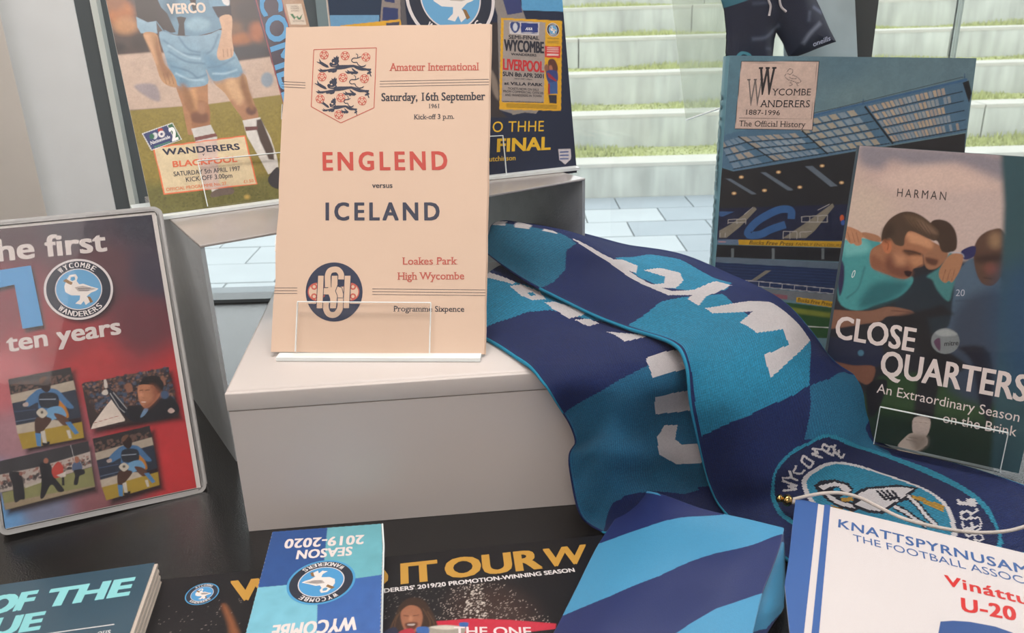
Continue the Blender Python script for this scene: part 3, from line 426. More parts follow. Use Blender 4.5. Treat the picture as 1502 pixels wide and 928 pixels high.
('lion#2','2c3348',q("50.95 174.03 50.63 173.9 50.32 173.76 50.04 173.63 49.79 173.57 49.55 173.58 49.25 173.69 48.88 173.89 48.5 174.14 48.15 174.42 47.88 174.67 47.72 174.91 47.61 175.21 47.51 175.55 47.36 175.91 47.07 176.23 46.66 176.35 46.27 176.33 45.91 176.27 45.62 176.24 45.43 176.27 45.25 176.39 45.04 176.57 44.86 176.79 44.74 177 44.69 177.17 44.72 177.38 44.83 177.67 45 177.97 45.2 178.22 45.38 178.37 45.58 178.41 45.87 178.39 46.25 178.33 46.68 178.29 47.12 178.32 47.53 178.46 47.91 178.63 48.27 178.83 48.62 179.04 48.97 179.22 48.67 179.78 48.31 179.59 47.95 179.39 47.61 179.2 47.28 179.04 46.97 178.94 46.66 178.92 46.3 178.96 45.91 179.02 45.49 179.04 45.09 178.93 44.75 178.67 44.48 178.34 44.27 177.96 44.13 177.57 44.08 177.17 44.17 176.79 44.36 176.45 44.61 176.14 44.9 175.89 45.24 175.69 45.63 175.61 46.02 175.65 46.37 175.71 46.63 175.73 46.77 175.7 46.84 175.6 46.93 175.37 47.03 175.03 47.18 174.64 47.43 174.27 47.76 173.95 48.15 173.64 48.58 173.35 49.02 173.12 49.46 172.97 49.88 172.95 50.26 173.04 50.59 173.18 50.89 173.32 51.19 173.44")),
('lion#2','2c3348',q("47.28 178.59 47.33 178.95 47.4 179.33 47.46 179.72 47.48 180.1 47.43 180.47 47.28 180.78 47.06 181.01 46.82 181.19 46.61 181.34 46.41 181.5 46.12 181.12 46.34 180.95 46.56 180.79 46.76 180.65 46.89 180.51 46.97 180.35 47 180.12 46.98 179.8 46.92 179.44 46.86 179.05 46.81 178.67")),
('lion#2','2c3348',q("49.11 173.16 49.4 173.22 49.7 173.28 50.01 173.34 50.31 173.41 50.59 173.51 50.83 173.65 51.03 173.8 51.2 173.96 51.36 174.11 51.52 174.25 51.2 174.63 51.03 174.48 50.87 174.32 50.71 174.18 50.56 174.06 50.37 173.96 50.15 173.88 49.89 173.81 49.59 173.75 49.29 173.7 48.99 173.63")),
('lion#2','dcc0a8',q("36.72 175.65 36.5 175.22 35.96 175.06 35.4 175.24 35.15 175.66 35.36 176.08 35.91 176.25 36.47 176.07")),
('lion#2','dcc0a8',q("35.47 173.75 36.96 173.75 37.87 174.59 37.7 174.78 36.87 173.98 35.46 174")),
('rule#1','4b4a52',q("-1.46 192.29 15.9 191.23 15.9 191.58 -1.46 192.64")),
('rule#2','4b4a52',q("69.36 191.57 146.65 192.17 146.63 192.52 69.34 191.92")),
('rule#3','4b4a52',q("0.15 44.13 16.52 44.22 16.5 44.56 0.14 44.46")),
('rule#4','4b4a52',q("69.06 43.83 147.11 43.6 147.1 43.92 69.06 44.16")),
('rule#5','4b4a52',q("-1.37 190.32 15.98 189.27 15.99 189.62 -1.37 190.67")),
('rule#6','4b4a52',q("69.43 189.63 146.68 190.24 146.67 190.58 69.41 189.97")),
('rule#7','4b4a52',q("0.25 42.17 16.61 42.28 16.59 42.61 0.23 42.51")),
('rule#8','4b4a52',q("69.13 41.89 147.15 41.68 147.14 42.01 69.12 42.22")),
('rule#9','4b4a52',q("-1.27 188.36 16.07 187.32 16.07 187.67 -1.27 188.71")),
('rule#10','4b4a52',q("69.49 187.68 146.72 188.31 146.71 188.66 69.47 188.03")),
('rule#11','4b4a52',q("0.34 40.22 16.69 40.33 16.68 40.66 0.32 40.56")),
('rule#12','4b4a52',q("69.2 39.96 147.18 39.76 147.18 40.09 69.19 40.29")),
('emblem','1f2c4a',q("62.43 41.75 62.3 38.54 61.68 35.42 60.6 32.45 59.07 29.7 57.14 27.25 54.85 25.16 52.26 23.47 49.43 22.22 46.44 21.45 43.34 21.17 40.23 21.4 37.17 22.13 34.23 23.33 31.5 24.99 29.04 27.06 26.91 29.49 25.15 32.22 23.83 35.19 22.96 38.32 22.58 41.54 22.69 44.77 23.29 47.92 24.37 50.92 25.9 53.7 27.84 56.17 30.15 58.29 32.76 60 35.61 61.25 38.64 62.02 41.76 62.28 44.9 62.04 47.98 61.29 50.92 60.05 53.65 58.37 56.1 56.27 58.22 53.82 59.94 51.07 61.24 48.09 62.08 44.96")),
('emblem','d9bca4',q("23.44 34.78 61.32 35.05 60.97 33.7 23.9 33.44")),
('emblem','c25a4c',q("36.71 41.77 36.56 40.14 35.99 38.62 35.03 37.32 33.76 36.31 32.25 35.67 30.62 35.45 28.96 35.65 27.41 36.27 26.05 37.26 24.98 38.56 24.28 40.08 24 41.71 24.15 43.34 24.72 44.86 25.68 46.18 26.95 47.19 28.46 47.82 30.1 48.05 31.76 47.84 33.32 47.22 34.68 46.22 35.74 44.92 36.43 43.4")),
('emblem','d9bca4',q("35.92 41.77 35.79 40.34 35.28 39.01 34.45 37.87 33.33 36.99 32.02 36.43 30.58 36.23 29.14 36.41 27.77 36.96 26.59 37.82 25.65 38.96 25.04 40.28 24.79 41.71 24.92 43.14 25.42 44.47 26.26 45.62 27.38 46.5 28.7 47.06 30.13 47.26 31.58 47.08 32.95 46.53 34.14 45.66 35.07 44.52 35.67 43.19")),
('emblem','c25a4c',q("30.6 45.23 30.35 44.14 29.58 43.33 28.49 43.04 27.37 43.32 26.53 44.12 26.19 45.21 26.44 46.3 27.21 47.11 28.31 47.4 29.42 47.12 30.26 46.32")),
('emblem','d9bca4',q("29.55 45.22 29.35 44.55 28.8 44.14 28.08 44.13 27.49 44.54 27.25 45.21 27.44 45.88 28 46.3 28.71 46.3 29.3 45.89")),
('emblem','c25a4c',q("30.88 38.48 30.63 37.39 29.86 36.59 28.77 36.29 27.66 36.58 26.82 37.37 26.48 38.46 26.73 39.55 27.5 40.35 28.59 40.65 29.7 40.36 30.54 39.57")),
('emblem','d9bca4',q("29.83 38.47 29.64 37.81 29.08 37.39 28.37 37.39 27.78 37.79 27.53 38.46 27.72 39.13 28.28 39.55 28.99 39.55 29.58 39.14")),
('emblem','c25a4c',q("60.23 41.92 60.07 40.3 59.49 38.78 58.54 37.47 57.26 36.47 55.76 35.84 54.14 35.61 52.49 35.82 50.95 36.43 49.6 37.42 48.55 38.72 47.86 40.23 47.58 41.85 47.74 43.48 48.31 45 49.27 46.31 50.55 47.32 52.05 47.95 53.68 48.18 55.33 47.97 56.88 47.35 58.22 46.35 59.27 45.06 59.96 43.54")),
('emblem','d9bca4',q("59.44 41.92 59.3 40.49 58.8 39.17 57.96 38.03 56.84 37.15 55.53 36.59 54.11 36.4 52.67 36.57 51.32 37.12 50.14 37.98 49.22 39.11 48.62 40.44 48.37 41.86 48.51 43.28 49.01 44.61 49.85 45.76 50.97 46.64 52.28 47.2 53.71 47.39 55.15 47.21 56.5 46.66 57.68 45.8 58.6 44.66 59.2 43.34")),
('emblem','c25a4c',q("57.78 45.39 57.52 44.3 56.75 43.5 55.67 43.2 54.56 43.49 53.73 44.28 53.4 45.37 53.65 46.46 54.42 47.26 55.51 47.56 56.61 47.27 57.44 46.48")),
('emblem','d9bca4',q("56.73 45.38 56.54 44.71 55.98 44.3 55.27 44.3 54.69 44.71 54.44 45.37 54.64 46.04 55.2 46.46 55.9 46.46 56.49 46.05")),
('emblem','c25a4c',q("58.02 38.66 57.77 37.57 57 36.77 55.91 36.48 54.81 36.76 53.98 37.55 53.65 38.64 53.9 39.72 54.67 40.52 55.76 40.82 56.86 40.54 57.69 39.74")),
('emblem','d9bca4',q("56.98 38.65 56.78 37.99 56.23 37.57 55.52 37.57 54.94 37.98 54.69 38.64 54.89 39.31 55.44 39.72 56.15 39.73 56.74 39.32")),
('emblem','1f2c4a',q("44.62 45.34 44.66 43.81 44.71 42.29 44.75 40.78 44.79 39.29 44.8 37.8 44.82 36.25 44.85 34.69 44.86 33.23 44.8 31.97 44.68 31.03 44.49 30.37 44.25 29.85 43.96 29.41 43.61 28.99 43.27 28.64 43 28.41 42.8 28.29 42.59 28.21 42.37 28.16 42.13 28.14 41.82 28.16 41.46 28.22 41.13 28.32 40.89 28.44 40.76 28.53 40.59 28.74 40.33 29.16 40.05 29.72 39.82 30.33 39.66 30.85 39.6 31.28 39.59 31.81 39.63 32.49 39.7 33.3 39.73 34.14 34.75 34.5 34.72 33.75 34.66 32.98 34.61 32.08 34.63 31.04 34.8 29.94 35.1 28.9 35.49 27.89 35.98 26.89 36.6 25.93 37.39 25.02 38.36 24.28 39.39 23.78 40.4 23.46 41.38 23.28 42.32 23.23 43.26 23.3 44.2 23.51 45.11 23.88 45.98 24.39 46.73 25.01 47.38 25.68 48.02 26.45 48.64 27.41 49.17 28.57 49.55 29.92 49.76 31.41 49.83 32.98 49.82 34.59 49.79 36.18 49.77 37.7 49.76 39.21 49.73 40.74 49.69 42.28 49.64 43.8 49.6 45.31")),
('emblem','d9bca4',q("45.07 45.34 45.11 43.81 45.16 42.29 45.21 40.77 45.24 39.28 45.25 37.79 45.27 36.25 45.3 34.68 45.31 33.21 45.25 31.92 45.12 30.93 44.92 30.21 44.65 29.63 44.33 29.14 43.96 28.69 43.58 28.31 43.27 28.04 43.01 27.89 42.74 27.78 42.45 27.72 42.14 27.69 41.78 27.72 41.36 27.79 40.97 27.91 40.66 28.06 40.45 28.21 40.23 28.48 39.93 28.95 39.64 29.55 39.39 30.2 39.22 30.77 39.15 31.26 39.14 31.83 39.18 32.53 39.25 33.35 39.28 34.17 35.2 34.46 35.17 33.71 35.11 32.94 35.06 32.05 35.08 31.06 35.24 30.02 35.53 29.03 35.91 28.06 36.38 27.1 36.96 26.19 37.7 25.34 38.59 24.66 39.55 24.19 40.49 23.89 41.42 23.72 42.3 23.68 43.18 23.74 44.05 23.94 44.9 24.28 45.71 24.76 46.42 25.34 47.04 25.98 47.65 26.72 48.24 27.64 48.74 28.73 49.11 30.02 49.31 31.46 49.38 33.01 49.37 34.6 49.34 36.19 49.32 37.71 49.31 39.21 49.28 40.75 49.23 42.28 49.19 43.8 49.15 45.32")),
('emblem','1f2c4a',q("44.13 45.14 47.57 44.04 47.84 44.94 44.4 46.04")),
('emblem','1f2c4a',q("47.25 44.37 48.55 39.89 49.47 40.12 48.17 44.61")),
('emblem','1f2c4a',q("48.53 40.06 48.34 37.82 49.29 37.71 49.48 39.95")),
('emblem','1f2c4a',q("48.79 38.23 44.84 38.21 44.88 37.26 48.83 37.29")),
('emblem','1f2c4a',q("45.31 37.88 43.72 42.36 42.82 42.07 44.41 37.59")),
('emblem','1f2c4a',q("43.73 42.07 44.73 45.45 43.81 45.74 42.81 42.36")),
('emblem','d9bca4',q("44.27 45.59 47.71 44.49 49.01 40 48.81 37.76 44.86 37.73 43.27 42.21")),
('emblem','1f2c4a',q("40.6 52.42 44.57 52.44 44.53 53.39 40.56 53.37")),
('emblem','1f2c4a',q("44.07 52.91 44.31 46.72 45.27 46.72 45.03 52.92")),
('emblem','1f2c4a',q("44.34 46.89 42.81 42.49 43.72 42.16 45.24 46.55")),
('emblem','1f2c4a',q("42.83 42.15 44.38 38.68 45.25 39.04 43.7 42.51")),
('emblem','1f2c4a',q("44.34 38.9 43.82 30.38 44.78 30.3 45.29 38.81")),
('emblem','1f2c4a',q("44.28 30.81 40.21 30.78 40.25 29.84 44.32 29.87")),
('emblem','1f2c4a',q("40.71 30.3 40.55 37.14 39.59 37.15 39.76 30.31")),
('emblem','1f2c4a',q("40.51 37.32 39.26 40.12 38.39 39.76 39.64 36.96")),
('emblem','1f2c4a',q("38.81 40.41 35.13 40.39 35.16 39.44 38.85 39.47")),
('emblem','1f2c4a',q("35.62 39.92 35.44 44.3 34.49 44.3 34.67 39.91")),
('emblem','1f2c4a',q("34.98 43.83 38.1 43.84 38.07 44.79 34.95 44.77")),
('emblem','1f2c4a',q("38.42 43.97 40.88 46.35 40.2 47.04 37.74 44.66")),
('emblem','1f2c4a',q("41.02 46.68 41.06 52.88 40.1 52.92 40.06 46.72")),
('emblem','d9bca4',q("40.58 52.9 44.55 52.92 44.79 46.72 43.26 42.33 44.81 38.86 44.3 30.34 40.23 30.31 40.07 37.14 38.83 39.94 35.14 39.92 34.97 44.3 38.08 44.32 40.54 46.7")),
('emblem','1f2c4a',q("31.05 52.37 34.92 52.39 34.88 53.34 31.01 53.33")),
('emblem','1f2c4a',q("34.42 52.89 34.33 30.28 35.28 30.25 35.38 52.85")),
('emblem','1f2c4a',q("34.78 30.74 30.82 30.71 30.86 29.76 34.82 29.79")),
('emblem','1f2c4a',q("31.32 30.22 31.51 52.83 30.55 52.87 30.36 30.26")),
('emblem','d9bca4',q("31.03 52.85 34.9 52.87 34.8 30.27 30.84 30.24")),
('emblem','1f2c4a',q("49.69 50.34 49.68 51.04 49.7 51.78 49.7 52.66 49.62 53.67 49.37 54.76 48.94 55.76 48.42 56.64 47.81 57.44 47.11 58.17 46.3 58.81 45.37 59.31 44.41 59.63 43.49 59.78 42.61 59.83 41.78 59.78 40.95 59.67 40.06 59.48 39.12 59.16 38.15 58.68 37.21 57.94 36.49 57 36 56.04 35.67 55.1 35.44 54.21 35.27 53.34 35.17 52.43 35.19 51.55 35.25 50.79 35.33 50.11 35.38 49.42 35.43 48.59 35.49 47.66 35.55 46.71 35.62 45.74 35.68 44.8 40.67 44.96 40.6 45.9 40.54 46.87 40.48 47.82 40.42 48.72 40.37 49.58 40.3 50.4 40.23 51.1 40.18 51.64 40.17 52.04 40.21 52.43 40.32 52.95 40.46 53.51 40.63 53.98 40.78 54.29 40.84 54.39 40.91 54.44 41.16 54.55 41.55 54.68 42 54.78 42.43 54.83 42.8 54.86 43.12 54.84 43.37 54.8 43.54 54.75 43.64 54.7 43.8 54.57 44.04 54.31 44.3 53.98 44.51 53.63 44.63 53.35 44.69 53.1 44.72 52.66 44.71 52.02 44.69 51.24 44.7 50.44")),
('emblem','d9bca4',q("49.24 50.35 49.23 51.06 49.25 51.81 49.25 52.66 49.17 53.62 48.94 54.63 48.54 55.56 48.04 56.4 47.47 57.16 46.81 57.84 46.05 58.44 45.2 58.9 44.32 59.19 43.46 59.33 42.63 59.37 41.84 59.33 41.05 59.22 40.2 59.04 39.31 58.74 38.4 58.29 37.54 57.62 36.88 56.75 36.42 55.85 36.11 54.96 35.88 54.1 35.72 53.25 35.63 52.39 35.64 51.56 35.71 50.82 35.78 50.14 35.84 49.43 35.88 48.6 35.94 47.68 36.01 46.72 36.07 45.76 36.14 44.82 40.21 44.95 40.15 45.89 40.09 46.85 40.02 47.8 39.97 48.71 39.92 49.57 39.85 50.37 39.78 51.07 39.73 51.63 39.72 52.07 39.76 52.51 39.87 53.06 40.03 53.65 40.21 54.17 40.39 54.54 40.51 54.71 40.66 54.82 40.97 54.97 41.41 55.11 41.91 55.22 42.37 55.28 42.78 55.31 43.16 55.29 43.47 55.24 43.7 55.17 43.88 55.07 44.1 54.89 44.39 54.59 44.67 54.22 44.91 53.82 45.06 53.48 45.14 53.15 45.17 52.66 45.16 52 45.15 51.22 45.16 50.43")),
('emblem','1f2c4a',q("49.67 52.47 53.74 52.49 53.71 53.44 49.63 53.42")),
('emblem','1f2c4a',q("53.25 52.98 52.96 30.54 53.91 30.5 54.2 52.94")),
('emblem','1f2c4a',q("53.41 30.99 49.64 30.96 49.67 30.02 53.45 30.05")),
('emblem','1f2c4a',q("50.13 30.48 50.13 52.93 49.17 52.96 49.18 30.51")),
('emblem','d9bca4',q("49.65 52.94 53.72 52.96 53.43 30.52 49.66 30.49"))],
 text=[
('lettering#13','Amateur International','c25a4c',(75.93,199.32),(63.63,-0.3),(-0.18,5.51),0.012,1,1),
('lettering#14','Saturday, 16th September','34343e',(71.15,177.29),(73.14,0.12),(-0.19,5.72),0.02,1,1),
('lettering#15','1961','34343e',(104.84,171.87),(7.46,0.03),(-0.08,2.96),0.01,1,1),
('lettering#16','Kick-off 3 p.m.','34343e',(94.46,163.87),(28.35,0.26),(-0.1,3.45),0.01,1,1),
('lettering#17','ENGLEND','c5463a',(31.57,127.56),(87.09,0.19),(-0.76,12.77),0.03,0,1.35),
('lettering#18','versus','34343e',(66.63,114.87),(14.16,0.06),(-0.13,3.64),0.02,0,1),
('lettering#19','ICELAND','2a3048',(34.95,92.09),(79.14,0.03),(-0.49,12.11),0.03,0,1.35),
('lettering#20','Loakes Park','c25a4c',(89.38,60.9),(38.19,0.39),(-0.15,4.99),0.012,1,1),
('lettering#21','High Wycombe','c25a4c',(86.38,50.47),(45.97,0.48),(-0.15,4.97),0.012,1,1),
('lettering#22','Programme Sixpence','34343e',(84.23,28.56),(48.61,0.15),(-0.12,3.76),0.012,1,1)])
ART['blackpool']=dict(paint=[
('P','4b3f3c',0.3,q("0.9 229 193.4 230.5 173.5 -14.4 -11.9 -1")),
('P','a8683c',4,q("18.7 169.2 17.5 165.6 15.5 162.4 12.8 159.9 9.7 158.4 6.5 157.9 3.5 158.6 1.1 160.3 -0.7 163 -1.5 166.2 -1.3 169.8 -0.1 173.4 1.9 176.6 4.5 179.1 7.6 180.7 10.8 181.2 13.8 180.6 16.4 178.8 18.1 176.2 18.9 172.9")),
('P','b08058',4,q("19.5 158.5 18.6 156.2 16.9 154.2 14.5 152.7 11.8 151.7 8.9 151.5 6.2 151.9 3.9 153.1 2.2 154.8 1.3 156.9 1.3 159.2 2.1 161.4 3.8 163.4 6.1 165 8.8 166 11.7 166.3 14.5 165.8 16.8 164.7 18.5 162.9 19.4 160.8")),
('P','3a3230',4,q("28.6 143.2 27.8 141.2 26.3 139.5 24.2 138.2 21.7 137.4 19.1 137.2 16.6 137.7 14.5 138.7 12.9 140.2 12.1 142 12.1 143.9 12.8 145.9 14.3 147.6 16.4 148.9 18.9 149.7 21.5 149.9 24 149.5 26.2 148.5 27.8 147 28.6 145.2")),
('P','8a5a3a',4,q("13 177.9 12.2 176 10.7 174.2 8.6 172.9 6.2 172 3.6 171.8 1.1 172.2 -0.9 173.1 -2.5 174.6 -3.3 176.4 -3.3 178.3 -2.6 180.3 -1.1 182 1 183.4 3.4 184.3 6 184.5 8.4 184.2 10.6 183.2 12.1 181.7 12.9 179.9")),
('P','2c2829',4,q("6.8 140 6.2 138.7 5.1 137.6 3.5 136.7 1.7 136.2 -0.3 136.1 -2.2 136.4 -3.8 137.1 -5 138.1 -5.7 139.3 -5.8 140.6 -5.2 141.8 -4.1 143 -2.6 143.8 -0.7 144.3 1.2 144.4 3.2 144.1 4.8 143.5 6 142.5 6.7 141.3")),
('P','9c6038',4,q("106 141.8 105 139.5 103.2 137.4 100.8 135.8 98.1 134.8 95.2 134.5 92.5 135.1 90.2 136.3 88.5 138.1 87.7 140.3 87.8 142.7 88.7 145 90.4 147.1 92.8 148.8 95.6 149.8 98.5 150 101.2 149.5 103.5 148.3 105.2 146.5 106 144.3")),
('P','a06040',4,q("118.9 149.2 118 146.4 116.6 144 114.8 142 112.8 140.8 110.8 140.5 109 141 107.6 142.4 106.6 144.4 106.3 146.9 106.6 149.7 107.5 152.4 108.9 154.9 110.7 156.8 112.7 158.1 114.7 158.4 116.5 157.9 118 156.6 118.9 154.5 119.2 152")),
('P','35353c',4,q("122.3 130.9 120.9 128.9 117.5 127.2 112.6 126 106.7 125.3 100.4 125.4 94.2 126 88.8 127.3 84.7 129 82.3 130.9 81.7 133 83.1 135 86.3 136.7 91.1 137.9 96.9 138.6 103.2 138.6 109.5 138 115 136.8 119.2 135.1 121.8 133.1")),
('P','403a3c',4,q("123.3 169.5 122.1 166.7 119.8 164.2 116.6 162.3 112.9 161.2 109 160.9 105.2 161.4 102.1 162.8 99.8 164.9 98.6 167.4 98.6 170.2 99.8 173 102 175.4 105.2 177.4 108.9 178.6 112.8 178.9 116.6 178.4 119.8 177 122.1 174.9 123.3 172.3")),
('P','7a5840',4,q("101.2 153.3 100.5 151.6 99.3 150 97.7 148.9 95.9 148.2 93.9 148 92.1 148.3 90.6 149.2 89.5 150.4 89 152 89.1 153.7 89.7 155.4 90.9 156.9 92.5 158.1 94.3 158.9 96.3 159.1 98.1 158.7 99.6 157.9 100.7 156.6 101.2 155")),
('P','bfa898',1.2,q("-1.6 134.1 28 135.2 52.9 131.2 90.9 123.7 122.4 126.4 122.9 90.4 59.4 86.6 -2.2 87.3")),
('P','8a97a3',1.5,q("117.3 105.4 116.6 103.3 115.4 101.5 114 100.1 112.3 99.2 110.7 99 109.2 99.4 108 100.5 107.2 102 106.8 104 107 106.1 107.7 108.1 108.9 110 110.3 111.4 111.9 112.2 113.6 112.5 115.1 112 116.3 111 117.2 109.4 117.5 107.5")),
('P','9a8f92',1.5,q("7 107.4 9.5 108.5 14.2 109 19.2 108.6 22.6 107.4 24.1 104.5 24.6 100.3 24.4 96.2 23.7 93.6 22.4 92.9 20.4 93.4 18.1 94.7 15.9 96.3 13.2 98.8 10 102 7.5 105.2")),
('P','8b7c3c',0.6,q("-3.2 86.9 59.6 87.6 123.1 91.5 121 -21.7 -20.8 -11.7")),
('P','6d6a3a',6,q("-3.3 25.5 116.5 21.4 107.5 -19.1 -8.7 -2.8")),
('N',0.2,1.2,3,q("-0.8 84.1 130.4 83.8 107.5 -19.1 -8.7 -2.8")),
('D','4f4f2e',160,0.5,5,q("3.7 16.8 99.8 12.9 97.2 -3.3 6.4 3.8")),
('P','b89a50',1.5,q("76.2 5.1 76 4.6 75.6 4.1 75 3.8 74.3 3.6 73.7 3.6 73 3.8 72.5 4.1 72.1 4.6 71.9 5.1 71.9 5.6 72.1 6.2 72.5 6.6 73.1 6.9 73.7 7.1 74.4 7.1 75.1 6.9 75.6 6.6 76 6.1 76.2 5.6")),
('P','a97a57',0.3,q("37.6 107.4 63.3 105.7 59 82.3 53.3 61.5 39.2 62.8 39.7 89.2")),
('P','9c6c4c',0.3,q("42.2 90.7 45.6 91.7 50.8 92 56 91.2 59.5 89.3 60.5 85.3 60 79.7 58.8 74 57.9 69.9 57.5 68.1 57.1 67.5 56.4 67.6 55.1 67.6 52.6 67.2 49.3 66.8 46.1 66.8 44 67.6 43.5 69.5 43.9 72.1 44.5 75.2 44.8 78.2 43.9 81.5 42.5 85.2 41.6 88.5")),
('P','7a5340',1.5,q("45.8 81.2 48.3 81.7 51.8 81.7 55.4 81.2 57.6 80.2 58.4 78.5 58.2 76 57.4 73.7 56 72.1 53.8 71.6 50.6 71.6 47.6 72.1 45.6 73 44.6 74.8 44.3 77.2 44.7 79.6")),
('P','c49468',2,q("47.1 102.5 52.8 102.1 52.1 83.9 47.3 84.3")),
('P','b48c66',0.3,q("68.3 108.6 72.7 110.9 79.9 112.9 87.4 114 92.8 113.6 95 111 95.6 106.6 95.3 101.6 95.3 96.9 96 92.5 96.7 88 97 83.8 96.4 80.3 94.5 77.5 91.8 75.3 88.8 73.8 86.3 73.5 84.5 74.6 83 76.9 81.6 79.8 80.3 82.7 79 85.8 77.7 89.2 76.5 92.8 75.1 96.2 72.8 99.5 69.9 102.9 67.9 106.1")),
('P','a5785a',0.3,q("78.5 89.9 81.5 90.4 86.4 89.9 91.5 88.5 95.2 86.5 97.1 83.4 98.1 79.2 98.2 75 97.5 72.1 95.4 70.7 92.1 70.2 88.6 70.4 86 71 84.7 72.1 84 73.8 83.4 75.8 82.7 78.1 81.2 81.1 79.4 84.7 78.1 87.9")),
('P','6b4a40',1.5,q("97.6 79 97.1 77.7 96.2 76.5 95 75.7 93.7 75.2 92.2 75.1 90.9 75.5 89.8 76.2 89 77.2 88.7 78.4 88.7 79.7 89.2 81 90.1 82.1 91.3 82.9 92.6 83.4 94 83.5 95.4 83.2 96.5 82.5 97.3 81.5 97.7 80.3")),
('P','cac7c2',0.3,q("42.7 67.7 58.3 69.7 61.1 58.4 52.6 12.6 47.7 13.2 43.7 57")),
('P','7a4c48',0.2,q("43.6 60.2 60.8 62.3 61.3 59.4 43.7 57")),
('P','6a5c54',0.3,q("47 12.3 48.1 13.1 49.7 13.9 51.5 14.6 53.6 15 56.1 15.3 59 15.4 61.8 15.2 63.8 14.8 64.7 13.7 65.1 12.2 64.8 10.7 64.1 9.7 62.7 9.2 60.7 9.1 58.4 9.2 56.1 9.2 53.6 8.9 50.9 8.6 48.4 8.4 46.7 8.6 46 9.2 45.9 10.2 46.3 11.4")),
('P','d2cec8',0.3,q("84.2 71.2 99 72.7 103.9 54.2 105.4 36.2 104.6 25.9 95.1 22.6 91.8 34.6 85 57.1")),
('P','4c3e38',0.8,q("95.7 70.7 99.7 71.4 101.1 63.9 104.1 43.7 102.5 34.4 98.3 35.4 94.6 52 93.9 62.5")),
('P','6b4340',0.3,q("84.9 65.6 95.4 65 94.8 61.9 84.9 61.8")),
('P','38363a',0.3,q("94.5 19.8 96.5 22.4 99.6 25.4 102.7 27.7 104.6 28 104.9 24.8 104.4 19.4 103.3 13.7 102.1 10 100.6 9.1 98.6 9.6 96.6 10.8 95.2 12.2 94.4 13.7 93.8 15.6 93.7 17.7")),
('P','64889e',0.3,q("41 202.4 86.9 201.9 84.6 153.9 76.4 150.7 62 147.4 47 149.7 37.9 152.2 34 161.2")),
('P','84a6b8',3,q("75.9 157.6 75 155.7 73.2 154 70.8 152.8 67.9 152 64.8 151.8 61.9 152.3 59.3 153.2 57.5 154.7 56.4 156.4 56.4 158.3 57.2 160.1 58.9 161.8 61.3 163 64.2 163.8 67.3 164 70.2 163.6 72.8 162.6 74.7 161.2 75.8 159.4")),
('P','4d6c80',3,q("53.2 173.7 52.2 169.9 50.8 166.6 49.1 163.9 47.2 162.3 45.5 161.8 44 162.4 42.8 164.2 42.2 166.9 42.1 170.2 42.6 174 43.6 177.7 45 181 46.7 183.7 48.5 185.4 50.2 185.9 51.8 185.3 52.9 183.5 53.6 180.8 53.7 177.4")),
('P','2c2625',0.3,q("22 191.7 38.9 191.5 38.8 166.5 38.9 152.2 34.2 162.3 27.4 161.2 20.4 166")),
('P','88a6b8',0.3,q("19.8 166.2 27.4 161.2 34.1 162.1 33 151.3 20.5 151.9 18.8 157.5")),
('P','31292a',0.3,q("37.8 186 40.3 174 43.9 168.5 47.4 151.8 43.5 151.3 38.4 154.6 35.1 162.3")),
('P','31292a',0.3,q("50.5 165 53.9 165.4 58 164.2 55.4 159.4 53.9 148.3 48.4 149.5 51.1 158.4")),
('P','31292a',0.3,q("62.8 185.6 69.6 185.4 67.7 171.1 64.6 170.1 64.2 177.8")),
('P','6f96ae',0.3,q("79.2 188.6 98.3 188.3 95.1 173.1 79 173")),
('P','2b2832',0.3,q("80.6 173.5 96.4 174.2 95 164.1 83.5 163.4")),
('P','7f9fb3',0.3,q("34.6 152.4 36.9 153.2 40.2 151.9 44.2 149.9 48.6 148.5 53.8 148.1 59.9 148 65.9 148 71 148.4 75.1 149.4 78.5 151 81.4 152.2 83.7 152.3 85.3 151 86.1 148.9 86.7 145.8 87.5 141.6 89.4 135.2 91.7 127.1 93.4 119.1 93.5 113.3 91.4 110.5 87.7 109.5 83.5 109.2 79.8 109 76.5 108.2 73.3 107.5 70.4 107.2 68.1 107.9 66.6 110.3 65.6 114 65 117.3 64.5 118.6 64.3 116.8 64.6 112.9 64.6 108.5 63.4 105.5 60.7 104 56.9 103.3 52.8 103.1 49.2 103.2 46.1 103.3 43.2 103.7 40.6 104.8 38.5 107.2 37.1 111.3 36.3 116.8 35.7 123 35.3 128.9 34.6 135.3 33.9 142.2 33.7 148.4")),
('P','678da6',5,q("65.8 132.7 67.8 132.3 70.5 130.2 73.6 127.2 77 124.5 81.3 121.8 86.5 118.8 90.9 116 92.8 113.6 91.1 111.9 86.9 110.7 81.9 109.8 77.8 109.1 74.9 108.3 72.2 107.6 70 107.4 68.2 108.1 66.8 109.8 65.9 112.4 65.3 115.5 64.9 118.6 64.6 122.4 64.5 126.8 64.8 130.7")),
('P','6a90a8',5,q("35.3 128.9 36.8 129 39.6 126.7 42.6 123.3 44.9 119.8 46.2 115.9 47.3 111.2 47.7 106.8 47.5 104.1 46.1 103.1 43.9 103.4 41.5 104.8 39.5 107.3 37.9 112.1 36.3 118.9 35.3 125.2")),
('P','5d7f96',1.2,q("36.1 144.5 38.5 142.1 40.8 139.6 43.2 137.1 45.7 134.8 48.2 133.1 51 131.9 53.8 131.2 56.7 130.9 59.5 130.6 62.3 130.1 62.7 131.3 59.8 131.8 57 132.1 54.2 132.4 51.5 133.1 48.9 134.1 46.4 135.8 44 138 41.6 140.5 39.3 143 36.9 145.4")),
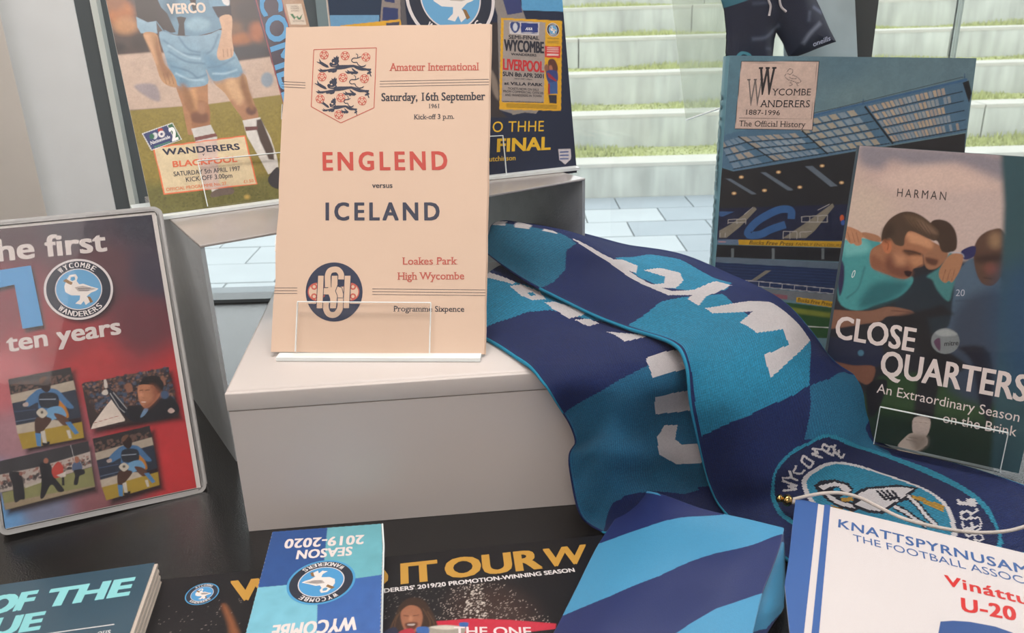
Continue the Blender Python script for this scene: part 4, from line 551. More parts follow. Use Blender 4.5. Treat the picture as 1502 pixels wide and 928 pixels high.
('P','5d7f96',1.2,q("38 134.7 40.2 132.8 42.4 130.7 44.7 128.7 47.1 126.9 49.6 125.4 52.5 124.4 55.5 123.7 58.5 123.3 61.6 122.9 64.7 122.4 65 123.5 62 124.1 58.8 124.5 55.8 124.9 52.9 125.5 50.2 126.5 47.7 127.9 45.4 129.7 43.2 131.7 41 133.8 38.8 135.7")),
('P','5d7f96',1.2,q("37.5 121.8 40.1 120.8 42.7 119.9 45.3 118.9 47.7 117.9 49.8 116.8 51.4 115.6 52.7 114.3 53.8 112.9 54.9 111.4 56 110 56.9 110.9 55.7 112.3 54.7 113.7 53.5 115.2 52.2 116.6 50.5 117.9 48.3 119 45.8 120 43.2 121 40.5 122 38 122.9")),
('P','5d7f96',1.2,q("48 147.3 49 145 50 142.6 51 140.1 52.2 137.9 53.6 136.1 55.2 134.8 57 134 59 133.4 60.9 132.9 62.7 132.3 63.2 133.4 61.3 134.1 59.4 134.6 57.5 135.1 55.9 135.9 54.4 137.1 53.1 138.7 52 140.8 51 143.2 50 145.7 49 148")),
('P','5d7f96',1.2,q("80.5 148.8 78.9 146 77.3 143.2 75.8 140.4 74.3 137.9 72.9 136 71.8 134.7 70.7 133.9 69.6 133.3 68.5 132.7 67.4 132.1 67.8 131 68.9 131.7 70 132.2 71.1 132.9 72.4 133.8 73.7 135.3 75.2 137.3 76.7 139.9 78.3 142.7 79.9 145.5 81.4 148.3")),
('P','5d7f96',1.2,q("89.4 127.6 86.4 126.1 83.3 124.5 80.3 123 77.5 121.7 75 120.8 73 120.3 71.2 120.1 69.6 120.1 67.9 120.2 66.2 120.2 66 119 67.7 119 69.3 118.9 71 118.9 73 119.1 75.2 119.6 77.8 120.6 80.6 121.9 83.7 123.5 86.7 125 89.7 126.5")),
('P','5d7f96',1.2,q("43 110.8 45.3 110.5 47.7 110.3 50 110.1 52.3 109.9 54.5 110 56.6 110.3 58.5 110.8 60.3 111.5 62.1 112.1 63.9 112.7 63.8 113.8 61.9 113.2 60.1 112.6 58.4 112 56.5 111.5 54.6 111.2 52.5 111.1 50.3 111.2 48 111.5 45.6 111.7 43.3 111.9")),
('P','a5c2d2',1.5,q("39 140 41.5 137.9 44 135.6 46.6 133.3 49 131.3 51.4 129.7 53.6 128.6 55.7 128 57.7 127.6 59.7 127.3 61.7 126.9 62 128.1 60 128.5 58.1 128.8 56.1 129.1 54.1 129.7 52 130.7 49.8 132.3 47.3 134.3 44.8 136.5 42.3 138.8 39.8 141")),
('P','a5c2d2',1.5,q("39.9 115.3 42 114 44 112.6 46.1 111.3 48.2 110.1 50.3 109.2 52.5 108.7 54.6 108.5 56.7 108.5 58.8 108.5 60.9 108.5 61.1 109.7 59 109.7 56.9 109.7 54.8 109.7 52.8 109.9 50.8 110.3 48.7 111.2 46.7 112.3 44.7 113.7 42.6 115 40.6 116.3")),
('P','a5c2d2',1.5,q("68.8 113.4 70.7 113.2 72.6 113 74.6 112.8 76.6 112.7 78.6 112.8 80.8 113.1 82.9 113.6 85 114.2 87.2 114.9 89.3 115.5 89.2 116.6 87.1 116 84.9 115.4 82.8 114.8 80.7 114.3 78.7 114 76.8 113.9 74.8 114 72.9 114.2 71 114.4 69 114.6")),
('P','b28862',0.3,q("22.3 151.8 24.1 152.7 27 152.9 30 152.3 32 151.1 32.8 149.1 32.9 146.3 32.7 143.1 32.7 139.8 32.7 136.2 32.7 132.3 32.8 128.5 33.1 125.3 33.9 123 34.9 121.3 36 119.8 36.9 118.1 37.7 116.2 38.4 114.3 38.9 112.4 39.2 110.5 39.4 108.6 39.4 106.6 39.1 104.9 38.4 104 36.9 103.9 34.8 104.6 32.7 105.6 30.9 106.8 29.8 108 28.8 109.4 28.1 111.2 27.5 113.4 27.1 116.4 26.9 120 26.8 123.7 26.5 127.3 26 130.6 25.4 133.9 24.9 137.1 24.3 140.2 23.5 143.4 22.6 146.8 22 149.8")),
('P','93694c',2.5,q("31.5 148.4 31.9 147.7 32.2 145.7 32.5 142.8 32.7 139.8 32.8 136.4 32.8 132.6 32.8 128.7 33.1 125.3 34 122.5 35.1 120 36.2 117.9 36.5 116 35.9 114.4 34.6 112.9 33.2 112 32 112.1 31 113.2 30.2 115.1 29.5 117.7 29 120.8 28.6 124.6 28.4 129.2 28.3 133.8 28.5 137.8 29.1 141.4 29.9 144.7 30.8 147.3")),
('P','c89c78',2,q("22.9 149.8 23.6 150.9 24.8 151.2 26.1 150.8 27.1 149.7 27.5 147.6 27.6 144.6 27.6 141.2 27.6 137.9 27.7 134.4 27.9 130.6 28 127.2 27.9 125.1 27.7 124.4 27.3 124.7 26.9 125.8 26.5 127.3 26.1 129.3 25.7 132.1 25.3 135.1 24.8 138 24.2 141.2 23.5 144.6 23 147.7")),
('P','7d583e',0.3,q("30.7 116.3 31 107.3 31.4 107.4 31.1 116.4")),
('P','7d583e',0.3,q("33.5 116.2 33.8 107.1 34.2 107.2 33.9 116.2")),
('P','7d583e',0.3,q("36.3 116 36.6 106.9 37 107 36.7 116.1")),
('P','c49e82',0.3,q("84.9 163.9 87.1 165.2 90.2 166.1 93.1 165.9 94.9 164.5 94.8 161 93.7 156 92.2 150.6 91.2 145.9 90.7 142 90.5 138.4 90.3 135.2 89.9 132.6 89.4 130.6 88.8 129.2 87.9 128.1 86.6 127.2 84.5 126.3 81.7 125.6 79.1 125.2 77.2 125.3 76.2 126.1 75.7 127.5 75.6 129.2 75.9 131.1 76.5 133.2 77.5 135.6 78.7 138.1 79.9 140.8 81 143.7 82.3 146.7 83.5 149.8 84.3 152.8 84.6 155.9 84.3 159.1 84.2 161.9")),
('P','97705a',0.4,q("81.5 135.2 80.5 128.1 81 128.1 82 135.2")),
('P','97705a',0.4,q("84.9 135 84 127.9 84.5 127.9 85.4 135.1")),
('P','97705a',0.4,q("87.9 134.9 86.9 127.7 87.4 127.8 88.4 134.9")),
('P','d6d4d4',0.4,q("90.3 181.7 91.5 181.7 93.2 181.1 94.9 180.3 95.9 179.3 96.1 178.1 95.7 176.5 95.1 175.1 94.4 174.3 93.5 174.1 92.4 174.5 91.4 175.2 90.7 176 90.2 177.4 89.9 179.1 89.9 180.7")),
('P','8f6646',3,q("41.9 105 42.8 106.4 44.3 106.2 45.9 104.7 47.1 102.5 48.1 98.8 49 93.8 49.5 88.8 49.4 85.2 48.4 83.2 46.6 82 44.8 82 43.4 83.6 42.5 87.9 41.9 94.3 41.7 100.8")),
('P','cba37c',3,q("76.9 104.8 78.1 107 80.6 108.3 83.3 108.5 85.5 107.5 86.9 104.4 88.1 99.6 88.9 94.6 89 90.8 88.1 88.1 86.5 86 84.6 85.1 82.9 85.8 81.1 89.2 79 94.8 77.4 100.6")),
('P','8a6244',2.5,q("92.6 112.5 93.4 110.6 94.2 106.5 94.8 101.5 95.3 96.9 95.8 92.7 96.2 88.2 96.3 84.2 96.1 81.4 95.4 80 94.4 79.5 93.2 80.1 92.1 81.8 91.1 85.1 90 89.9 89.1 95 88.8 99.6 89.3 103.8 90.3 108.1 91.5 111.4")),
('P','a5785a',2,q("52 88.9 53.2 89.5 54.9 89.7 56.5 89.3 57.5 88.4 57.6 86.8 57.3 84.3 56.6 82 55.8 80.3 54.8 79.7 53.4 79.5 52.1 79.9 51.3 80.7 51 82.4 51 84.8 51.4 87.2")),
('P','e0714a',0.1,q("10.8 55.1 83.6 58.2 84.7 15.1 11.5 15.3")),
('P','d8c6a2',0.1,q("11.8 54 82.6 57.1 83.6 15.9 12.5 16.4")),
('P','cfb8ac',1,q("43.4 55.5 60.6 56.1 54.3 18.5 63.3 16.9 48.1 15.2 42.7 16.1")),
('P','d8d8d8',0.1,q("5.1 67.2 29.5 74.3 33.8 59.4 9.2 52.4")),
('P','3a4470',0.1,q("5.9 66.7 24.9 72.3 28.6 58.5 9.9 53.2")),
('P','37684a',0.1,q("25.4 72.2 29.1 73.5 33.1 59.6 29.2 58.6")),
('P','d0d4d8',0.2,q("16.2 64.2 15.9 63.3 15.5 62.6 14.9 62 14.3 61.6 13.7 61.5 13.1 61.8 12.6 62.2 12.3 62.9 12.1 63.7 12.2 64.6 12.5 65.4 12.9 66.2 13.5 66.8 14.1 67.1 14.8 67.2 15.3 67 15.8 66.6 16.2 65.9 16.3 65.1")),
('P','2f6a50',0.2,q("13.8 63.9 13.5 63.2 13.2 62.6 12.7 62.2 12.1 61.9 11.5 61.8 11 62 10.6 62.4 10.2 62.9 10.1 63.6 10.2 64.3 10.4 65 10.8 65.6 11.2 66 11.8 66.3 12.4 66.4 12.9 66.2 13.4 65.8 13.7 65.3 13.8 64.6")),
('P','b04040',0.2,q("21.2 68.4 21 67.9 20.6 67.4 20.1 67.1 19.5 66.9 18.9 66.9 18.2 67 17.7 67.3 17.4 67.8 17.2 68.2 17.2 68.8 17.4 69.3 17.7 69.8 18.3 70.1 18.9 70.3 19.5 70.3 20.1 70.2 20.6 69.9 21 69.5 21.2 68.9")),
('P','e0dcdc',0.2,q("22 65.1 21.7 64.3 21.2 63.5 20.5 62.9 19.7 62.6 18.9 62.5 18.1 62.8 17.5 63.2 17.1 63.9 16.9 64.7 16.9 65.6 17.2 66.5 17.7 67.2 18.4 67.8 19.2 68.2 20 68.2 20.8 68 21.4 67.5 21.8 66.8 22 66")),
('P','40406a',0.2,q("20.4 65.3 20.3 64.9 20.1 64.6 19.9 64.4 19.5 64.3 19.2 64.2 18.9 64.3 18.7 64.5 18.5 64.8 18.4 65.1 18.4 65.5 18.6 65.8 18.8 66.1 19 66.3 19.3 66.5 19.7 66.5 20 66.4 20.2 66.2 20.4 66 20.5 65.6")),
('P','4f9a70',0.2,q("12 54.8 24.6 58 24.5 58.7 12 55.5")),
('P','3f3848',0.1,q("129.4 256 116.4 178.8 121.3 80.8 155.2 78 168.1 256.8")),
('P','a04a50',0.2,q("115.1 242.6 118.1 178.7 120.6 85.7 123.2 4.3 123.9 4.4 121.3 85.8 118.8 178.9 115.8 242.8")),
('P','a84a4a',0.2,q("137.7 229.9 140.1 178.2 141 152.5 145.7 51.1 146.4 51.2 141.7 152.7 140.8 178.4 138.4 230.2")),
('P','a98a72',0.2,q("139.2 230.1 140.8 178.3 141.7 152.6 146.1 51.2 176 48.3 162 153.1 159.7 177.8 159.1 230.2")),
('P','cdbfae',0.2,q("143.1 174.2 156.9 174.3 157.1 154.5 143.5 155")),
('P','2f6a44',0.1,q("144.9 165.1 147.3 165 149.2 160.9 151.1 163.4 152.1 160.8 156.2 165 152.9 159.3 150.9 159.3 149.6 162.7 147.5 159.5")),
('N',0.1,0.9,21,None),
('N',0.1,6,22,None)],
 flat=[
],
 text=[
('lettering#1','WYCOMBE','5fa0cf',(120.24,235.07),(1.52,-154.97),(18.84,5.41),0.03,0,1),
('lettering#2','VERCO','dccdc0',(44.79,167.91),(29.8,0.54),(0.65,8.77),0.03,0,1),
('lettering#3','WANDERERS','2a2e44',(17.58,47.65),(59.22,-1.35),(-0.02,5.18),0.035,0,1.02),
('lettering#4','v','2a2e44',(46.76,43.94),(1.3,0.07),(0.46,2.3),0.02,0,1),
('lettering#5','BLACKPOOL','d96a48',(22.76,36.96),(49.71,-0.89),(0.44,4.85),0.035,0,1.02),
('lettering#6','SATURDAY 5th APRIL 1997','3c3c46',(21.79,29.34),(51.6,-1.05),(0.23,3.76),0.01,0,1),
('lettering#7','KICK-OFF 3.00pm','3c3c46',(30.06,23.69),(35.92,-0.56),(0.23,3.78),0.01,0,1),
('lettering#8','OFFICIAL PROGRAMME No. 27','d9764c',(13.86,17.78),(46.27,-0.23),(0.11,2.61),0.01,0,1),
('lettering#9','£1.50','d9764c',(73.93,17.39),(7.9,-0.13),(0.19,2.47),0.01,0,1),
('lettering#10','Nationwide','e6e6ea',(9.75,57.18),(15.48,4.14),(0,2.64),0.02,1,1),
('lettering#11','2','f0f0f0',(26.68,58.68),(4.19,1.19),(-1.04,10.56),0.04,0,1),
('lettering#12','FOOTBALL','8a7a70',(147.1,171.27),(7.13,0.1),(-0.07,1.29),0,0,1),
('lettering#13','PROGRAMME','8a7a70',(146.65,169.24),(7.13,0.1),(-0.07,1.29),0,0,1),
('lettering#14','AWARD','8a7a70',(146.17,167.07),(7.12,0.08),(-0.08,1.29),0,0,1),
('lettering#15','WYCOMBE','8a7a70',(145.64,157.34),(10.24,-0.06),(-0.02,1.54),0,0,1)])
ART['final']=dict(paint=[
('P','232c42',0.3,q("-9.2 321.1 287.5 345.3 253.4 -33.2 -48.6 -9.1")),
('P','2b3a50',0.2,q("-15.6 267.6 58.9 271.7 44.8 145.8 -30.1 146")),
('P','6c9cc0',0.2,q("-30.1 146.2 42.5 146.3 41.5 137.2 42.5 124.6 -32.5 125.6")),
('P','26304a',0.3,q("-32.5 125.6 42.5 124.6 38.6 90 -36.5 92.2")),
('P','5a9cc8',0.2,q("186.1 278.8 239.3 281.8 217 148.9 175.3 150.2")),
('P','8f857f',0.3,q("48.7 170.5 63.7 170.7 60.7 137.4 57 129 41.1 133")),
('P','35406b',0.2,q("46.6 153.1 59.8 151.8 58.6 140.7 44.8 141.8")),
('P','35406b',0.2,q("48.7 164.1 58 162.8 57.3 156.3 48.6 157.6")),
('P','5d5a5e',0.3,q("63.7 166.8 66.7 166.8 66.2 137.4 61 137.4")),
('P','dca83a',0.2,q("8.4 137.8 60.6 142.7 61.2 139.4 60.4 134.2 6.7 134.6")),
('P','4a4a5a',0.2,q("48 139.5 59.7 140.7 59.3 136.8 47.7 136.9")),
('P','3b3536',0.8,q("139.7 139.5 152.9 139.4 145.1 61.6 151.7 54.6 129.9 55.6")),
('P','86796e',1.5,q("140.2 97.6 141.3 96.9 142.7 94 144.2 90.1 145.1 86.3 145.5 82.1 145.6 77.2 145.3 72.9 144.8 70.6 143.7 71 142.1 73.1 140.6 76.3 139.6 79.8 139.3 84.3 139.3 89.9 139.6 95")),
('P','8a8480',0.3,q("147 163.6 172.4 163.7 178.9 141.5 169.6 60.6 156.9 57.8 145.1 61.6 151.2 146")),
('P','3a4270',0.2,q("157.9 159.2 174.7 161.5 175.8 148.2 160.9 146")),
('P','8f8780',0.2,q("155.1 63.5 184.7 61.2 180.5 56.8 169.4 58.4 156.8 56.6")),
('P','d8a52c',0.1,q("154.5 143.6 215 140.5 206.1 58.3 144.6 62.1")),
('P','a0968f',0.1,q("157 141.8 198 139.2 189.3 66.3 147.5 68.6")),
('P','cbc6c6',0.1,q("162.1 139.9 192 139.2 190.1 127.5 161.2 129.3")),
('P','34457a',0.1,q("163.8 139.4 165.5 139.9 168 139.9 170.5 139.6 172.1 138.9 172.6 137.9 172.5 136.4 171.9 134.8 171.2 133.4 170.4 132.2 169.2 131.1 168 130.2 166.8 129.8 165.8 130.2 164.7 131.1 163.8 132.3 163.2 133.5 162.8 135 162.7 136.7 163 138.4")),
('P','c8ccd4',0.3,q("169.8 135.3 169.5 134.2 169.1 133.2 168.5 132.3 167.8 131.8 167.1 131.7 166.4 131.8 165.8 132.4 165.4 133.2 165.2 134.2 165.2 135.3 165.4 136.4 165.9 137.5 166.4 138.3 167.1 138.8 167.8 138.9 168.5 138.8 169.1 138.2 169.5 137.4 169.8 136.4")),
('P','2e3d7c',0.1,q("173.5 139.1 190.6 138.3 189.4 130.1 172.7 130.9")),
('P','7a80a0',0.1,q("172.7 130.5 189.4 129.6 189.3 128.8 172.6 129.8")),
('P','c83a36',0.1,q("195.4 117.9 211.2 117.2 209.8 106.7 194.2 107.7")),
('P','e4c8c0',0.3,q("197.3 116.1 209 115.5 209.1 116.3 197.4 116.8")),
('P','e4c8c0',0.3,q("197.1 114.4 208.9 113.9 209 114.6 197.2 115.2")),
('P','e4c8c0',0.3,q("196.9 112.6 208.7 112 208.8 112.7 197 113.3")),
('P','e4c8c0',0.3,q("196.6 109.3 208.4 108.8 208.6 110.4 196.8 111")),
('P','5f3c34',0.3,q("197.1 103.4 197.6 104.6 198.3 105.4 199.1 105.9 200 106.2 200.9 106.3 202 106.2 203.1 105.9 204.1 105.1 204.9 103.9 205.7 102.1 206.3 100.2 206.6 98.5 206.5 97 206.2 95.4 205.7 94 205 92.9 204.1 92.1 202.9 91.4 201.7 91.1 200.6 91.1 199.5 91.6 198.4 92.4 197.5 93.6 196.8 95 196.5 96.9 196.5 99.3 196.8 101.6")),
('P','a86a50',0.3,q("197.8 99.7 198.3 100.2 199 100.4 199.8 100.4 200.4 100.1 200.8 99.2 201.1 98 201.2 96.8 201.1 95.8 200.6 95.2 199.8 94.8 199 94.7 198.4 95 198 95.8 197.7 97.2 197.7 98.7")),
('P','8a5a48',0.3,q("193 98.8 193.5 100 194.3 101 195.2 101.6 195.9 101.6 196.3 100.5 196.7 98.6 196.8 96.6 196.8 95 196.4 93.8 195.8 92.8 195.1 92.2 194.4 92.2 193.9 93.3 193.4 95.2 193 97.2")),
('P','38447a',0.3,q("194.7 95 196.8 95.9 199.9 96.2 203 95.7 205.2 94.8 206.1 92.9 206.2 90.1 205.8 87.3 204.8 85.4 203 84.3 200.3 83.8 197.7 83.9 195.8 84.7 194.7 86.8 194.1 89.8 194 93")),
('P','9a2f3a',0.2,q("195.1 93.2 196.7 93.6 204.4 86.3 204.2 84.9 196.3 89.4")),
('P','3c5a90',0.2,q("195.3 84.7 204.8 85.4 204.2 74.1 194.8 74.4")),
('P','9a2f3a',0.2,q("195.2 83.8 197 83.7 196 73.9 194.2 73.9")),
('P','30303c',0.3,q("194.7 73.4 203.1 73.2 202.3 65.1 195 65.9")),
('P','7a6420',0.3,q("151.9 66.5 202.1 63 202.2 63.6 152 67.1")),
('P','7a6420',0.3,q("151.8 65.2 202 61.7 202.1 62.3 151.8 65.8")),
('P','7a6420',0.3,q("151.6 63.9 201.9 60.4 201.9 61 151.7 64.5")),
('P','8a7030',0.2,q("198.6 124.5 210.1 124 210.2 124.6 198.7 125.2")),
('P','8a7030',0.2,q("198.4 121.9 209.8 121.4 209.9 122 198.4 122.5")),
('P','8a7030',0.2,q("198.2 120.6 209.7 120.1 209.8 120.7 198.3 121.2")),
('P','c9c3c6',0.1,q("199.7 22.9 212.8 22.8 212.2 13.2 205.7 8.5 199.8 13.4")),
('P','3f5690',0.3,q("201.2 19.6 210.3 19.4 210.4 20.7 201.2 20.9")),
('P','3f5690',0.3,q("200.8 16.5 210 16.2 210.1 17.5 200.9 17.8")),
('P','3f5690',0.3,q("200.5 13.3 209.7 13.1 209.8 14.3 200.6 14.6")),
('N',0.1,0.9,21,None),
('N',0,6,22,None)],
 flat=[
],
 text=[
('CREST',0,(108.61,161.43),(41.37,1.36)),
('CREST',0,(204.91,132.41),(6.35,-0.43)),
('lettering#1','SEMI-FINAL','2a2c38',(160,124.95),(30.02,-1.48),(0.33,3.29),0.03,0,1),
('lettering#2','WYCOMBE','2a2c38',(154.72,114.42),(38.69,-2.9),(0.99,9.86),0.03,0,1),
('lettering#3','WANDERERS','2a2c38',(160.93,110.18),(24.75,-1.49),(0.2,2.02),0.03,0,1),
('lettering#4','LIVERPOOL','c4343a',(152.02,97.69),(39.7,-3.5),(0.96,9.43),0.03,0,1),
('lettering#5','SUN 8th APR 2001','2a2c38',(151.16,92.11),(40.04,-3.34),(0.37,3.67),0.03,0,1),
('lettering#6','KICK OFF 1.30pm','2a2c38',(162.21,88.67),(17.26,-1.24),(0.11,1.1),0.01,0,1),
('lettering#7','at VILLA PARK','2a2c38',(151.66,84.18),(37.58,-2.66),(0.26,2.57),0.04,0,1),
('lettering#8','TICKETS NOW ON SALE','3a3a40',(154.53,79.65),(30.67,-2.31),(0.2,2.03),0.01,0,1),
('lettering#9','FROM COMMERCIAL OFFICES','3a3a40',(149.96,77.31),(39.4,-3.12),(0.2,2.03),0.01,0,1),
('lettering#10','AND WANDERERS IN TOWN','3a3a40',(151.34,74.03),(35.89,-2.49),(0.2,2.03),0.01,0,1),
('lettering#11','www.wycombewanderers.co.uk','3a3a40',(148.09,68.79),(40.91,-2.58),(0.15,1.47),0.01,0,1),
('lettering#12','AXA','e8e8f0',(177.25,132.47),(6.62,-0.33),(0.92,2.44),0.03,0,1),
('lettering#13','O THHE','dfb42e',(135.76,42.05),(50.76,-1.61),(1.36,9.45),0,0,1.05),
('lettering#14','FINAL','dfb42e',(138.82,24.27),(52.41,-0.95),(1.55,11.34),0.04,0,1),
('lettering#15','Hutchinson','dfb42e',(125.34,16.04),(30.34,-0.51),(0.46,4.46),0.01,0,1)])
